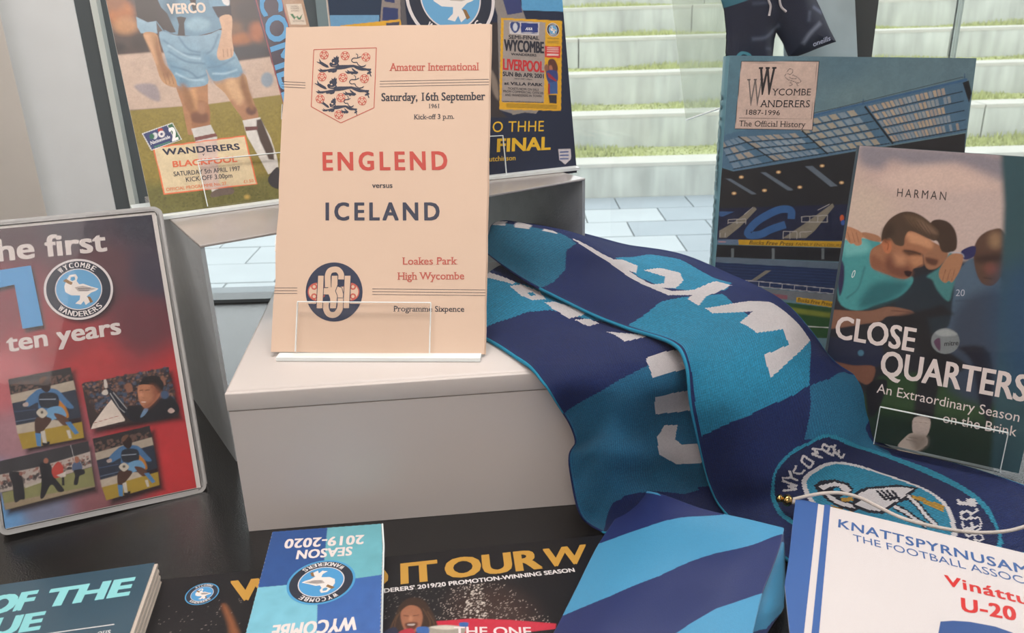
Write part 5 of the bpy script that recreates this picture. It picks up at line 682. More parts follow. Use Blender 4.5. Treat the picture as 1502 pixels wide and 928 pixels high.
ART['history']=dict(paint=[
('G',2.5,[((6.1,273),'5b8090'),((211.9,275.2),'64808c'),((110.8,236.1),'6d8890'),((11,204.6),'5a8094'),((202.7,207.8),'708c96'),((101.4,271.1),'5c7a88')]),
('P','52748e',0.3,q("-4.6 202.3 2.4 206.5 77 224.8 99.4 230.2 207.4 258.2 212.2 237.6 212.3 211.8 147.6 199.5 93.8 189.7 10.4 174.3 -3 177.7")),
('P','a89c92',0.2,q("124.8 232.9 127.5 233.6 131.3 228.9 128.6 228.2")),
('P','b8a690',0.2,q("128.5 233.8 131.2 234.5 134.8 229.8 132.2 229.1")),
('P','8e9aa4',0.2,q("132.1 234.8 134.8 235.5 138.3 230.7 135.7 230")),
('P','b8a690',0.2,q("135.7 235.7 138.5 236.4 141.8 231.6 139.2 230.9")),
('P','b8a690',0.2,q("139.4 236.6 142.1 237.3 145.3 232.5 142.7 231.8")),
('P','b8a690',0.2,q("143 237.6 145.7 238.3 148.9 233.3 146.2 232.7")),
('P','9aa0a2',0.2,q("146.6 238.5 149.3 239.2 152.4 234.2 149.7 233.6")),
('P','a89c92',0.2,q("150.3 239.4 153 240.1 155.9 235.1 153.2 234.4")),
('P','9aa0a2',0.2,q("153.9 240.4 156.6 241.1 159.4 236 156.8 235.3")),
('P','9aa0a2',0.2,q("157.5 241.3 160.2 242 162.9 236.9 160.2 236.2")),
('P','8e9aa4',0.2,q("161.1 242.2 163.8 242.9 166.4 237.7 163.7 237.1")),
('P','b8a690',0.2,q("164.7 243.2 167.4 243.9 169.8 238.6 167.2 238")),
('P','a89c92',0.2,q("168.3 244.1 171 244.8 173.3 239.5 170.7 238.8")),
('P','b8a690',0.2,q("171.9 245 174.6 245.7 176.8 240.4 174.2 239.7")),
('P','8e9aa4',0.2,q("175.5 246 178.2 246.7 180.3 241.2 177.7 240.6")),
('P','b8a690',0.2,q("179.1 246.9 181.8 247.6 183.8 242.1 181.2 241.5")),
('P','a89c92',0.2,q("182.7 247.8 185.3 248.5 187.2 243 184.6 242.3")),
('P','a89c92',0.2,q("186.2 248.8 188.9 249.4 190.7 243.9 188.1 243.2")),
('P','2a3a48',0.2,q("128.9 227.2 205.3 246.3 205 247.2 128.6 228")),
('P','b8a690',0.2,q("130.1 226.4 132.7 227.1 136.5 222.4 133.9 221.8")),
('P','8e9aa4',0.2,q("133.6 227.3 136.2 228 139.8 223.2 137.3 222.6")),
('P','b8a690',0.2,q("137.1 228.2 139.7 228.8 143.2 224.1 140.7 223.4")),
('P','9aa0a2',0.2,q("140.6 229 143.2 229.7 146.5 224.9 144 224.2")),
('P','b8a690',0.2,q("144 229.9 146.6 230.6 149.9 225.7 147.4 225.1")),
('P','9aa0a2',0.2,q("147.5 230.8 150.1 231.4 153.2 226.5 150.7 225.9")),
('P','a89c92',0.2,q("150.9 231.6 153.6 232.3 156.6 227.3 154.1 226.7")),
('P','9aa0a2',0.2,q("154.4 232.5 157 233.1 159.9 228.1 157.4 227.5")),
('P','9aa0a2',0.2,q("157.9 233.4 160.5 234 163.2 228.9 160.8 228.3")),
('P','9aa0a2',0.2,q("161.3 234.2 163.9 234.9 166.6 229.7 164.1 229.1")),
('P','8e9aa4',0.2,q("164.8 235.1 167.3 235.7 169.9 230.5 167.4 229.9")),
('P','b8a690',0.2,q("168.2 235.9 170.8 236.6 173.2 231.3 170.8 230.7")),
('P','b8a690',0.2,q("171.7 236.8 174.2 237.4 176.6 232.1 174.1 231.5")),
('P','9aa0a2',0.2,q("175.1 237.6 177.7 238.3 179.9 232.9 177.4 232.3")),
('P','9aa0a2',0.2,q("178.5 238.5 181.1 239.1 183.2 233.7 180.7 233.1")),
('P','8e9aa4',0.2,q("182 239.3 184.5 240 186.5 234.5 184 233.9")),
('P','8e9aa4',0.2,q("188.8 241.1 191.4 241.7 193.1 236.1 190.7 235.5")),
('P','9aa0a2',0.2,q("192.2 241.9 194.8 242.5 196.4 236.9 194 236.3")),
('P','2a3a48',0.2,q("134.2 220.7 207.1 238.2 206.8 239.1 133.9 221.6")),
('P','8e9aa4',0.2,q("135.4 220 137.9 220.6 141.7 215.9 139.3 215.4")),
('P','b8a690',0.2,q("138.7 220.8 141.2 221.4 144.9 216.7 142.5 216.1")),
('P','a89c92',0.2,q("142.1 221.6 144.5 222.2 148.1 217.4 145.7 216.8")),
('P','9aa0a2',0.2,q("145.4 222.4 147.8 223 151.2 218.1 148.8 217.6")),
('P','b8a690',0.2,q("148.7 223.2 151.2 223.8 154.4 218.8 152 218.3")),
('P','b8a690',0.2,q("152 223.9 154.5 224.5 157.6 219.6 155.2 219")),
('P','a89c92',0.2,q("155.3 224.7 157.8 225.3 160.8 220.3 158.4 219.8")),
('P','9aa0a2',0.2,q("158.6 225.5 161.1 226.1 164 221 161.6 220.5")),
('P','8e9aa4',0.2,q("161.9 226.3 164.3 226.9 167.2 221.8 164.8 221.2")),
('P','b8a690',0.2,q("165.2 227.1 167.6 227.7 170.3 222.5 167.9 221.9")),
('P','9aa0a2',0.2,q("168.4 227.9 170.9 228.5 173.5 223.2 171.1 222.7")),
('P','9aa0a2',0.2,q("171.7 228.7 174.2 229.2 176.7 223.9 174.3 223.4")),
('P','b8a690',0.2,q("175 229.4 177.5 230 179.8 224.7 177.4 224.1")),
('P','a89c92',0.2,q("178.3 230.2 180.8 230.8 183 225.4 180.6 224.9")),
('P','a89c92',0.2,q("181.6 231 184 231.6 186.1 226.1 183.8 225.6")),
('P','b8a690',0.2,q("184.8 231.8 187.3 232.4 189.3 226.8 186.9 226.3")),
('P','b8a690',0.2,q("188.1 232.6 190.6 233.1 192.4 227.6 190.1 227")),
('P','2a3a48',0.2,q("139.6 214.3 208.9 230.1 208.6 231 139.3 215.2")),
('P','b8a690',0.2,q("140.8 213.6 143.1 214.1 146.9 209.4 144.6 208.9")),
('P','9aa0a2',0.2,q("143.9 214.3 146.3 214.8 149.9 210.1 147.6 209.6")),
('P','8e9aa4',0.2,q("147.1 215 149.4 215.5 152.9 210.7 150.7 210.2")),
('P','8e9aa4',0.2,q("150.2 215.7 152.6 216.2 156 211.4 153.7 210.9")),
('P','9aa0a2',0.2,q("153.3 216.4 155.7 216.9 159 212 156.7 211.5")),
('P','a89c92',0.2,q("156.5 217.1 158.8 217.7 162 212.7 159.7 212.2")),
('P','b8a690',0.2,q("159.6 217.8 162 218.4 165 213.3 162.8 212.8")),
('P','b8a690',0.2,q("162.8 218.5 165.1 219.1 168 214 165.8 213.5")),
('P','9aa0a2',0.2,q("165.9 219.2 168.2 219.8 171.1 214.6 168.8 214.1")),
('P','b8a690',0.2,q("169 219.9 171.4 220.5 174.1 215.3 171.8 214.8")),
('P','b8a690',0.2,q("172.2 220.7 174.5 221.2 177.1 215.9 174.8 215.4")),
('P','b8a690',0.2,q("175.3 221.4 177.6 221.9 180.1 216.6 177.8 216.1")),
('P','b8a690',0.2,q("178.4 222.1 180.7 222.6 183.1 217.2 180.8 216.7")),
('P','a89c92',0.2,q("181.5 222.8 183.8 223.3 186.1 217.9 183.8 217.4")),
('P','9aa0a2',0.2,q("184.6 223.5 187 224 189.1 218.5 186.8 218")),
('P','8e9aa4',0.2,q("187.7 224.2 190.1 224.7 192.1 219.2 189.8 218.7")),
('P','8e9aa4',0.2,q("190.8 224.9 193.2 225.4 195.1 219.8 192.8 219.3")),
('P','8e9aa4',0.2,q("193.9 225.6 196.3 226.1 198.1 220.5 195.8 220")),
('P','2a3a48',0.2,q("144.9 207.8 210.7 222 210.4 222.8 144.7 208.7")),
('P','b8a690',0.2,q("146.1 207.1 148.3 207.6 152.1 202.9 149.9 202.4")),
('P','a89c92',0.2,q("149.1 207.7 151.3 208.2 155 203.4 152.8 203")),
('P','8e9aa4',0.2,q("152.1 208.4 154.3 208.8 157.8 204 155.7 203.6")),
('P','9aa0a2',0.2,q("155.1 209 157.3 209.5 160.7 204.6 158.6 204.2")),
('P','a89c92',0.2,q("158 209.6 160.3 210.1 163.6 205.2 161.4 204.7")),
('P','9aa0a2',0.2,q("161 210.3 163.2 210.7 166.4 205.7 164.3 205.3")),
('P','8e9aa4',0.2,q("164 210.9 166.2 211.4 169.3 206.3 167.1 205.9")),
('P','b8a690',0.2,q("167 211.5 169.2 212 172.1 206.9 170 206.5")),
('P','9aa0a2',0.2,q("169.9 212.2 172.2 212.6 175 207.5 172.8 207")),
('P','a89c92',0.2,q("172.9 212.8 175.1 213.2 177.8 208 175.7 207.6")),
('P','b8a690',0.2,q("175.9 213.4 178.1 213.9 180.7 208.6 178.5 208.2")),
('P','9aa0a2',0.2,q("178.8 214 181 214.5 183.5 209.2 181.4 208.8")),
('P','9aa0a2',0.2,q("181.8 214.7 184 215.1 186.3 209.8 184.2 209.3")),
('P','b8a690',0.2,q("184.7 215.3 186.9 215.8 189.2 210.3 187.1 209.9")),
('P','a89c92',0.2,q("187.7 215.9 189.9 216.4 192 210.9 189.9 210.5")),
('P','9aa0a2',0.2,q("190.6 216.5 192.8 217 194.9 211.5 192.7 211")),
('P','8e9aa4',0.2,q("196.5 217.8 198.7 218.3 200.5 212.6 198.4 212.2")),
('P','a89c92',0.2,q("202.4 219 204.6 219.5 206.2 213.7 204.1 213.3")),
('P','2a3a48',0.2,q("150.3 201.3 212.5 213.8 212.3 214.7 150 202.2")),
('P','98a0a0',0.2,q("59.3 217.2 65.3 218.6 70.3 214.7 64.5 213.4")),
('P','a8a090',0.2,q("67.3 219.1 73.3 220.4 78.1 216.4 72.3 215.1")),
('P','a8a090',0.2,q("75.3 220.9 81.2 222.2 85.9 218.1 80.1 216.8")),
('P','98a0a0',0.2,q("83.2 222.7 89.2 224.1 93.6 219.9 87.8 218.6")),
('P','a8a090',0.2,q("91.1 224.5 97.1 225.9 101.4 221.6 95.6 220.3")),
('P','8598a6',0.2,q("99 226.3 105 227.7 109.1 223.3 103.3 222")),
('P','a8a090',0.2,q("106.9 228.2 112.8 229.5 116.8 225 111 223.7")),
('P','2a3a48',0.2,q("64.5 212.3 126.2 226 126 226.9 64.2 213.2")),
('P','a8a090',0.2,q("66.5 211.9 72.3 213.1 77.3 209.2 71.6 208")),
('P','a8a090',0.2,q("74.2 213.6 80 214.8 84.8 210.8 79.2 209.6")),
('P','98a0a0',0.2,q("81.9 215.3 87.7 216.5 92.4 212.4 86.7 211.2")),
('P','a8a090',0.2,q("89.6 217 95.4 218.2 99.9 214 94.2 212.8")),
('P','98a0a0',0.2,q("97.3 218.7 103 219.9 107.4 215.6 101.8 214.4")),
('P','8598a6',0.2,q("105 220.3 110.7 221.6 114.8 217.2 109.2 216")),
('P','8598a6',0.2,q("112.6 222 118.3 223.3 122.3 218.8 116.7 217.6")),
('P','2a3a48',0.2,q("71.7 206.9 131.5 219.6 131.2 220.5 71.4 207.8")),
('P','98a0a0',0.2,q("73.7 206.5 79.3 207.7 84.3 203.7 78.8 202.6")),
('P','a8a090',0.2,q("81.1 208.1 86.7 209.2 91.6 205.2 86.1 204.1")),
('P','98a0a0',0.2,q("88.6 209.6 94.2 210.8 98.9 206.7 93.4 205.6")),
('P','98a0a0',0.2,q("96 211.2 101.6 212.4 106.1 208.2 100.7 207.1")),
('P','98a0a0',0.2,q("103.5 212.8 109 213.9 113.4 209.6 107.9 208.5")),
('P','a8a090',0.2,q("110.9 214.3 116.5 215.5 120.6 211.1 115.2 210")),
('P','98a0a0',0.2,q("118.3 215.9 123.8 217.1 127.8 212.6 122.4 211.5")),
('P','2a3a48',0.2,q("78.9 201.5 136.7 213.2 136.4 214.1 78.6 202.4")),
('P','a8a090',0.2,q("80.8 201.1 86.3 202.2 91.3 198.2 86 197.2")),
('P','8598a6',0.2,q("88.1 202.6 93.5 203.6 98.3 199.6 93.1 198.6")),
('P','8598a6',0.2,q("95.3 204 100.7 205.1 105.4 200.9 100.1 199.9")),
('P','a8a090',0.2,q("102.5 205.4 107.9 206.5 112.4 202.3 107.1 201.3")),
('P','8598a6',0.2,q("109.7 206.9 115.1 207.9 119.4 203.6 114.1 202.6")),
('P','98a0a0',0.2,q("116.8 208.3 122.2 209.4 126.4 205 121.1 204")),
('P','a8a090',0.2,q("124 209.7 129.4 210.8 133.4 206.3 128.1 205.3")),
('P','2a3a48',0.2,q("86.1 196.2 142 206.8 141.7 207.7 85.8 197.1")),
('P','8598a6',0.2,q("88 195.7 93.3 196.7 98.3 192.7 93.2 191.8")),
('P','98a0a0',0.2,q("95 197 100.2 198 105.1 194 100 193.1")),
('P','98a0a0',0.2,q("102 198.3 107.2 199.3 111.9 195.2 106.8 194.3")),
('P','a8a090',0.2,q("108.9 199.7 114.2 200.6 118.7 196.4 113.6 195.5")),
('P','a8a090',0.2,q("115.9 201 121.1 201.9 125.4 197.6 120.4 196.7")),
('P','98a0a0',0.2,q("122.8 202.3 128 203.2 132.2 198.8 127.1 197.9")),
('P','a8a090',0.2,q("129.7 203.6 134.9 204.5 138.9 200 133.9 199.1")),
('P','2a3a48',0.2,q("93.3 190.8 147.2 200.4 147 201.3 93.1 191.7")),
('P','a39c92',0.2,q("14.4 204.2 19.8 204.7 25.9 200.8 20.7 200.2")),
('P','7f93a4',0.2,q("21.6 204.8 27.1 205.3 32.9 201.5 27.7 200.9")),
('P','a39c92',0.2,q("28.9 205.4 34.3 205.9 39.8 202.2 34.6 201.6")),
('P','a39c92',0.2,q("36.1 206.1 41.5 206.5 46.7 202.8 41.5 202.3")),
('P','a39c92',0.2,q("43.3 206.7 48.6 207.1 53.7 203.5 48.5 203")),
('P','7f93a4',0.2,q("50.4 207.3 55.8 207.8 60.6 204.2 55.4 203.7")),
('P','a39c92',0.2,q("57.6 207.9 63 208.4 67.5 204.9 62.3 204.4")),
('P','2a3a48',0.2,q("20.9 199.2 76 204.8 75.8 205.7 20.7 200.1")),
('P','a39c92',0.2,q("23.2 198.7 28.3 199.3 34.4 195.4 29.5 194.8")),
('P','90a0ac',0.2,q("30 199.4 35.1 200 41 196.2 36 195.6")),
('P','7f93a4',0.2,q("36.9 200.2 42 200.7 47.5 196.9 42.6 196.3")),
('P','90a0ac',0.2,q("43.7 200.9 48.8 201.4 54.1 197.7 49.2 197.1")),
('P','90a0ac',0.2,q("50.5 201.6 55.6 202.1 60.6 198.5 55.7 197.9")),
('P','90a0ac',0.2,q("57.3 202.3 62.4 202.8 67.2 199.3 62.3 198.7")),
('P','90a0ac',0.2,q("64.1 203 69.2 203.6 73.7 200.1 68.8 199.5")),
('P','2a3a48',0.2,q("29.7 193.7 81.8 200.1 81.6 201 29.5 194.6")),
('P','7f93a4',0.2,q("31.9 193.2 36.8 193.8 42.9 189.9 38.2 189.3")),
('P','90a0ac',0.2,q("38.4 194 43.2 194.7 49.1 190.8 44.5 190.2")),
('P','90a0ac',0.2,q("44.9 194.9 49.7 195.5 55.3 191.7 50.6 191.1")),
('P','90a0ac',0.2,q("51.3 195.7 56.1 196.3 61.4 192.6 56.8 191.9")),
('P','a39c92',0.2,q("57.8 196.5 62.6 197.1 67.6 193.5 63 192.8")),
('P','a39c92',0.2,q("64.2 197.3 69 197.9 73.8 194.4 69.1 193.7")),
('P','2a3a48',0.2,q("38.5 188.2 87.6 195.4 87.4 196.3 38.3 189.1")),
('P','a39c92',0.2,q("40.7 187.7 45.3 188.4 51.4 184.5 47 183.8")),
('P','a39c92',0.2,q("46.8 188.6 51.4 189.3 57.2 185.5 52.9 184.8")),
('P','90a0ac',0.2,q("52.9 189.6 57.4 190.3 63 186.5 58.7 185.8")),
('P','7f93a4',0.2,q("59 190.5 63.5 191.2 68.8 187.5 64.5 186.7")),
('P','7f93a4',0.2,q("65 191.4 69.6 192.1 74.6 188.5 70.3 187.7")),
('P','7f93a4',0.2,q("71.1 192.3 75.6 193 80.4 189.5 76 188.7")),
('P','90a0ac',0.2,q("77.1 193.2 81.6 193.9 86.1 190.5 81.8 189.7")),
('P','2a3a48',0.2,q("47.4 182.7 93.4 190.7 93.2 191.6 47.1 183.6")),
('P','a39c92',0.2,q("-3.5 198.9 -0.2 199.9 3.2 195.6 -0.8 194.4")),
('P','7890a4',0.2,q("0.9 200.2 4.2 201.2 8.6 197 4.6 195.9")),
('P','7890a4',0.2,q("5.3 201.6 8.6 202.6 13.9 198.5 9.9 197.4")),
('P','7890a4',0.2,q("9.7 202.9 13 203.9 19.2 200 15.2 198.9")),
('P','2a3a48',0.2,q("-0.8 193.3 20.9 199.2 20.7 200.1 -1.1 194.2")),
('P','7890a4',0.2,q("0.3 192.7 4.6 193.9 8 189.5 3 188.3")),
('P','a39c92',0.2,q("6 194.2 10.3 195.4 14.6 191.2 9.7 189.9")),
('P','7890a4',0.2,q("11.7 195.8 15.9 196.9 21.2 192.8 16.3 191.6")),
('P','2a3a48',0.2,q("2.8 187.1 29.7 193.7 29.5 194.6 2.6 188")),
('P','7890a4',0.2,q("4.1 186.6 9.4 187.8 12.8 183.5 6.9 182.1")),
('P','a39c92',0.2,q("11.1 188.3 16.3 189.5 20.7 185.3 14.8 183.9")),
('P','a39c92',0.2,q("18.1 189.9 23.3 191.2 28.6 187.1 22.7 185.8")),
('P','2a3a48',0.2,q("6.5 180.9 38.5 188.2 38.3 189.1 6.3 181.8")),
('P','7890a4',0.2,q("8 180.4 14.2 181.8 17.6 177.4 10.7 176")),
('P','7890a4',0.2,q("16.2 182.3 22.4 183.7 26.8 179.4 19.9 177.9")),
('P','7890a4',0.2,q("24.5 184.1 30.6 185.5 36 181.4 29.1 179.9")),
('P','2a3a48',0.2,q("10.2 174.8 47.4 182.7 47.1 183.6 10 175.7")),
('P','20262c',0.2,q("12.3 204.3 47.6 182.3 48.1 183.2 12.9 205.2")),
('P','20262c',0.2,q("68.6 210.2 93.3 189.9 94.1 190.9 69.4 211.2")),
('P','20262c',0.2,q("121.4 232.3 149.5 199.9 150.8 201 122.8 233.3")),
('P','43688e',0.2,q("71.9 221.4 99.8 228.8 207.9 255.9 207.2 257.9 99.1 230.8 71.2 223.5")),
('P','343c44',0.1,q("71.4 224.4 99.4 231.1 203.9 258.8 203.7 259.3 99.2 231.6 71.3 225")),
('P','23282e',0.2,q("204 254.2 209 256.1 212.9 245.6 211.8 236.8 208.2 244.6")),
('P','3c5a78',0.2,q("204.3 262.1 204.8 257.8 205.7 257.8 205.2 262.1")),
('P','3c5a78',0.2,q("119.7 239 120.2 234.6 121 234.6 120.5 239")),
('P','5c7a94',0.2,q("10.6 173.6 94 188.9 117.8 193.6 117.5 194.7 93.7 189.9 10.3 174.7")),
('P','2d2e32',0.3,q("0.1 176.3 10.5 173.3 93.9 188.6 117.7 193.3 150.3 199.1 212 210.8 213.7 186.6 212.3 129 109.3 126.5 118 143.1 -1.1 137.7")),
('P','66727f',0.2,q("3.6 166.9 8.8 166.5 33.2 153.2 28.4 152.8")),
('P','66727f',0.2,q("35 172.9 40 173 66.3 157.5 61.3 156.8")),
('P','66727f',0.2,q("74.2 179.2 81 179.6 105 162.1 98.9 161.2")),
('P','e2b47c',0.8,q("20.1 168.2 20.1 167.8 19.8 167.5 19.4 167.2 18.9 167 18.2 167 17.6 167 17.1 167.2 16.6 167.4 16.3 167.8 16.2 168.2 16.3 168.5 16.5 168.9 16.9 169.2 17.5 169.4 18.1 169.4 18.7 169.4 19.2 169.2 19.7 168.9 20 168.6")),
('P','f4e0b8',0.3,q("19 168.2 19 168 18.9 167.8 18.7 167.7 18.5 167.6 18.2 167.6 17.9 167.6 17.7 167.7 17.5 167.8 17.4 168 17.3 168.2 17.3 168.4 17.4 168.6 17.6 168.7 17.9 168.8 18.1 168.8 18.4 168.8 18.6 168.7 18.8 168.6 19 168.4")),
('P','e2b47c',0.8,q("53.2 173.4 53.1 173.1 52.9 172.7 52.5 172.4 51.9 172.2 51.3 172.2 50.7 172.2 50.2 172.4 49.7 172.6 49.4 173 49.3 173.3 49.4 173.7 49.6 174.1 50 174.4 50.5 174.5 51.1 174.6 51.8 174.6 52.3 174.4 52.8 174.1 53.1 173.8")),
('P','f4e0b8',0.3,q("52.1 173.4 52.1 173.2 52 173 51.8 172.9 51.5 172.8 51.3 172.8 51 172.8 50.8 172.9 50.6 173 50.4 173.2 50.4 173.4 50.4 173.6 50.5 173.7 50.7 173.9 50.9 174 51.2 174 51.5 174 51.7 173.9 51.9 173.8 52 173.6")),
('P','e2b47c',0.8,q("91.6 179.8 91.5 179.5 91.3 179.1 90.9 178.8 90.4 178.7 89.8 178.6 89.2 178.6 88.6 178.8 88.2 179.1 87.9 179.4 87.7 179.8 87.8 180.2 88 180.5 88.5 180.8 89 180.9 89.6 181 90.2 181 90.7 180.8 91.2 180.6 91.5 180.2")),
('P','f4e0b8',0.3,q("90.5 179.8 90.5 179.6 90.4 179.5 90.2 179.3 90 179.2 89.7 179.2 89.5 179.2 89.2 179.3 89 179.4 88.9 179.6 88.8 179.8 88.8 180 89 180.2 89.1 180.3 89.4 180.4 89.6 180.4 89.9 180.4 90.1 180.3 90.3 180.2 90.5 180")),
('P','e2b47c',0.8,q("14.6 153.4 14.6 153 14.3 152.7 13.9 152.4 13.3 152.2 12.7 152.1 12.1 152.2 11.5 152.3 11.1 152.6 10.8 152.9 10.7 153.3 10.7 153.7 11 154.1 11.4 154.3 11.9 154.5 12.6 154.6 13.2 154.6 13.7 154.4 14.2 154.1 14.5 153.8")),
('P','f4e0b8',0.3,q("13.5 153.4 13.5 153.2 13.4 153 13.2 152.9 12.9 152.8 12.7 152.8 12.4 152.8 12.2 152.9 12 153 11.8 153.2 11.8 153.3 11.8 153.6 11.9 153.7 12.1 153.9 12.3 154 12.6 154 12.9 154 13.1 153.9 13.3 153.8 13.4 153.6")),
('P','e2b47c',0.8,q("41.9 156.7 41.8 156.3 41.6 155.9 41.1 155.6 40.6 155.4 40 155.4 39.4 155.4 38.8 155.6 38.4 155.8 38.1 156.2 38 156.6 38 157 38.3 157.3 38.7 157.6 39.2 157.8 39.8 157.8 40.4 157.8 41 157.6 41.5 157.4 41.8 157")),
('P','f4e0b8',0.3,q("40.8 156.6 40.8 156.4 40.6 156.3 40.5 156.1 40.2 156 40 156 39.7 156 39.5 156.1 39.2 156.2 39.1 156.4 39 156.6 39.1 156.8 39.2 157 39.4 157.1 39.6 157.2 39.9 157.2 40.1 157.2 40.4 157.1 40.6 157 40.7 156.8")),
('P','e2b47c',0.8,q("73.4 160.3 73.4 159.9 73.1 159.5 72.7 159.2 72.2 159.1 71.6 159 71 159 70.4 159.2 70 159.5 69.7 159.8 69.5 160.2 69.6 160.6 69.8 160.9 70.2 161.2 70.8 161.4 71.4 161.4 72 161.4 72.5 161.2 73 161 73.3 160.6")),
('P','f4e0b8',0.3,q("72.3 160.2 72.3 160.1 72.2 159.9 72 159.7 71.8 159.6 71.5 159.6 71.3 159.6 71 159.7 70.8 159.8 70.7 160 70.6 160.2 70.7 160.4 70.8 160.6 70.9 160.7 71.2 160.8 71.4 160.8 71.7 160.8 71.9 160.7 72.1 160.6 72.3 160.4")),
('P','e2b47c',0.8,q("110.2 165.1 110.2 164.7 110 164.4 109.5 164.1 109 163.9 108.4 163.8 107.8 163.9 107.3 164.1 106.8 164.3 106.5 164.7 106.4 165 106.4 165.4 106.7 165.8 107.1 166.1 107.6 166.2 108.2 166.3 108.8 166.3 109.4 166.1 109.8 165.8 110.1 165.5")),
('P','f4e0b8',0.3,q("109.2 165.1 109.1 164.9 109 164.7 108.9 164.6 108.6 164.5 108.4 164.5 108.1 164.5 107.9 164.6 107.7 164.7 107.5 164.9 107.5 165.1 107.5 165.2 107.6 165.4 107.8 165.6 108 165.7 108.2 165.7 108.5 165.7 108.8 165.6 109 165.4 109.1 165.3")),
('P','262c45',0.6,q("-3.9 139 117.8 145.8 115.8 112 -1.9 109.7")),
('N',0.3,1.4,5,q("-3.9 139 117.8 145.8 115.8 112 -1.9 109.7")),
('P','3a6296',0.3,q("69.6 131.1 69.5 132.7 69.6 134.4 69.5 136.6 68.8 139.2 66.8 141.7 64.2 142.9 61.6 143.4 58.7 143.5 55.6 143.1 52.3 142.2 48.7 140.7 44.7 138.6 40.6 136.2 36.8 133.6 33.5 131.1 30.7 128.4 28.2 125.5 26.1 122.5 24.6 119.6 24.2 116 27.1 112.5 30.2 111.7 33.3 111.6 36.3 111.9 39 112.4 41.5 113.2 43.9 114.3 45.9 115.6 47.9 116.7 49.9 117.7 52.2 118.7 54.7 119.7 57.4 120.6 60.1 121.6 62.7 122.6 60 129.1 57.4 128.1 54.7 127.2 52 126.2 49.4 125.2 46.9 124.1 44.4 122.9 42.2 121.6 40.4 120.5 38.7 119.7 37.1 119.2 35.1 118.8 32.7 118.6 30.6 118.6 29.8 118.7 30.9 117.2 31.1 116.9 32 118.6 33.6 121 35.7 123.5 38.1 125.7 40.9 127.9 44.5 130.2 48.3 132.5 51.9 134.4 54.9 135.7 57.3 136.4 59.5 136.6 61.3 136.6 62.6 136.3 63.1 136.2 62.8 136.5 62.8 136.2 62.8 134.9 62.7 133 62.8 131.1")),
('P','3a5c8c',0.3,q("0.3 136.4 14.4 136.7 3.4 131.7 0.6 132.3")),
('P','857f72',0.4,q("1.5 118.7 11.9 125.1 32.1 141.4 34.3 139.2 20.7 123.2 8.7 112.3 2 112.1")),
('P','857f72',0.4,q("59.7 113 77.3 126 102 146.1 103.8 143.4 88.4 120.8 81 113.8")),
('P','b0aca8',0.2,q("8.9 128.8 25 129.8 24.9 130.5 8.9 129.4")),
('P','b0aca8',0.2,q("9.1 126 25.2 126.8 25.1 127.5 9.1 126.7")),
('P','b0aca8',0.2,q("8.6 129.1 8.9 125 9.5 125 9.2 129.1")),
('P','b0aca8',0.2,q("16.6 129.7 16.9 125.2 17.6 125.2 17.2 129.7")),
('P','b0aca8',0.2,q("24.6 130.1 25 125.4 25.6 125.4 25.2 130.2")),
('P','b0aca8',0.2,q("75.4 133.1 98.4 134.9 98.3 135.6 75.3 133.7")),
('P','b0aca8',0.2,q("75.8 128.3 99 128.6 98.9 129.2 75.7 129")),
('P','b0aca8',0.2,q("75 133.4 75.5 128.4 76.1 128.4 75.7 133.4")),
('P','b0aca8',0.2,q("82.3 133.9 82.8 128.6 83.4 128.6 82.9 134")),
('P','b0aca8',0.2,q("89.5 134.4 90 128.7 90.7 128.7 90.1 134.4")),
('P','b0aca8',0.2,q("98 135.3 98.7 128.7 99.3 128.7 98.7 135.3")),
('P','b0aca8',0.2,q("59.9 119.1 72.5 119.4 72.5 120.1 59.9 119.8")),
('P','b0aca8',0.2,q("59.6 119.4 60.1 112.6 60.8 112.6 60.2 119.5")),
('P','b0aca8',0.2,q("65.6 119.6 66.2 112.4 66.8 112.4 66.2 119.6")),
('P','b0aca8',0.2,q("72 119.7 72.6 112.5 73.2 112.5 72.6 119.8")),
('P','b0aca8',0.2,q("75.3 118.8 85.8 119.8 85.8 120.4 75.2 119.5")),
('P','b0aca8',0.2,q("74.9 119.1 75.4 113.7 76 113.7 75.5 119.2")),
('P','b0aca8',0.2,q("2 116.6 2.3 112.5 2.9 112.5 2.7 116.7")),
('P','b0aca8',0.2,q("6.8 116.8 7 112.6 7.7 112.7 7.4 116.8")),
('P','b0aca8',0.2,q("23.5 133.9 31 140.9 30.6 141.3 23.1 134.4")),
('P','b0aca8',0.2,q("89.5 139.5 99.5 145.1 99.2 145.6 89.2 140")),
('P','c8603a',0.4,q("113.6 132.9 113.6 132 113.4 131.1 113.1 130.4 112.6 129.9 112.1 129.8 111.5 129.9 110.9 130.3 110.5 131 110.1 131.9 109.9 132.8 109.9 133.8 110.1 134.7 110.5 135.4 110.9 135.8 111.5 136 112 135.9 112.6 135.4 113.1 134.8 113.4 133.9")),
('P','3a5aa0',0.4,q("114.9 128.9 114.9 128.1 114.7 127.4 114.3 126.9 113.9 126.5 113.3 126.4 112.7 126.5 112.2 126.8 111.7 127.4 111.4 128.1 111.2 128.8 111.3 129.6 111.5 130.3 111.8 130.9 112.3 131.2 112.8 131.4 113.4 131.3 114 130.9 114.4 130.4 114.8 129.7")),
('P','c69c2c',0.1,q("19.6 110.9 115.1 111.7 114.4 105.7 20 106")),
('P','5f7590',0.3,q("0.7 110.4 19.6 110.9 19.9 106.2 1 106.3")),
('P','b08890',0.2,q("1.6 108 8.3 108 8.3 108.8 1.5 108.8")),
('P','25272d',0.3,q("0.4 105.7 114.4 105.4 113.6 92.8 -0.2 93.8")),
('P','6b7478',0.3,q("13.6 102.5 14.3 92.1 16.8 92.2 16.1 102.6")),
('P','6b7478',0.3,q("50.8 103.5 51.6 93.2 54.1 93.2 53.3 103.5")),
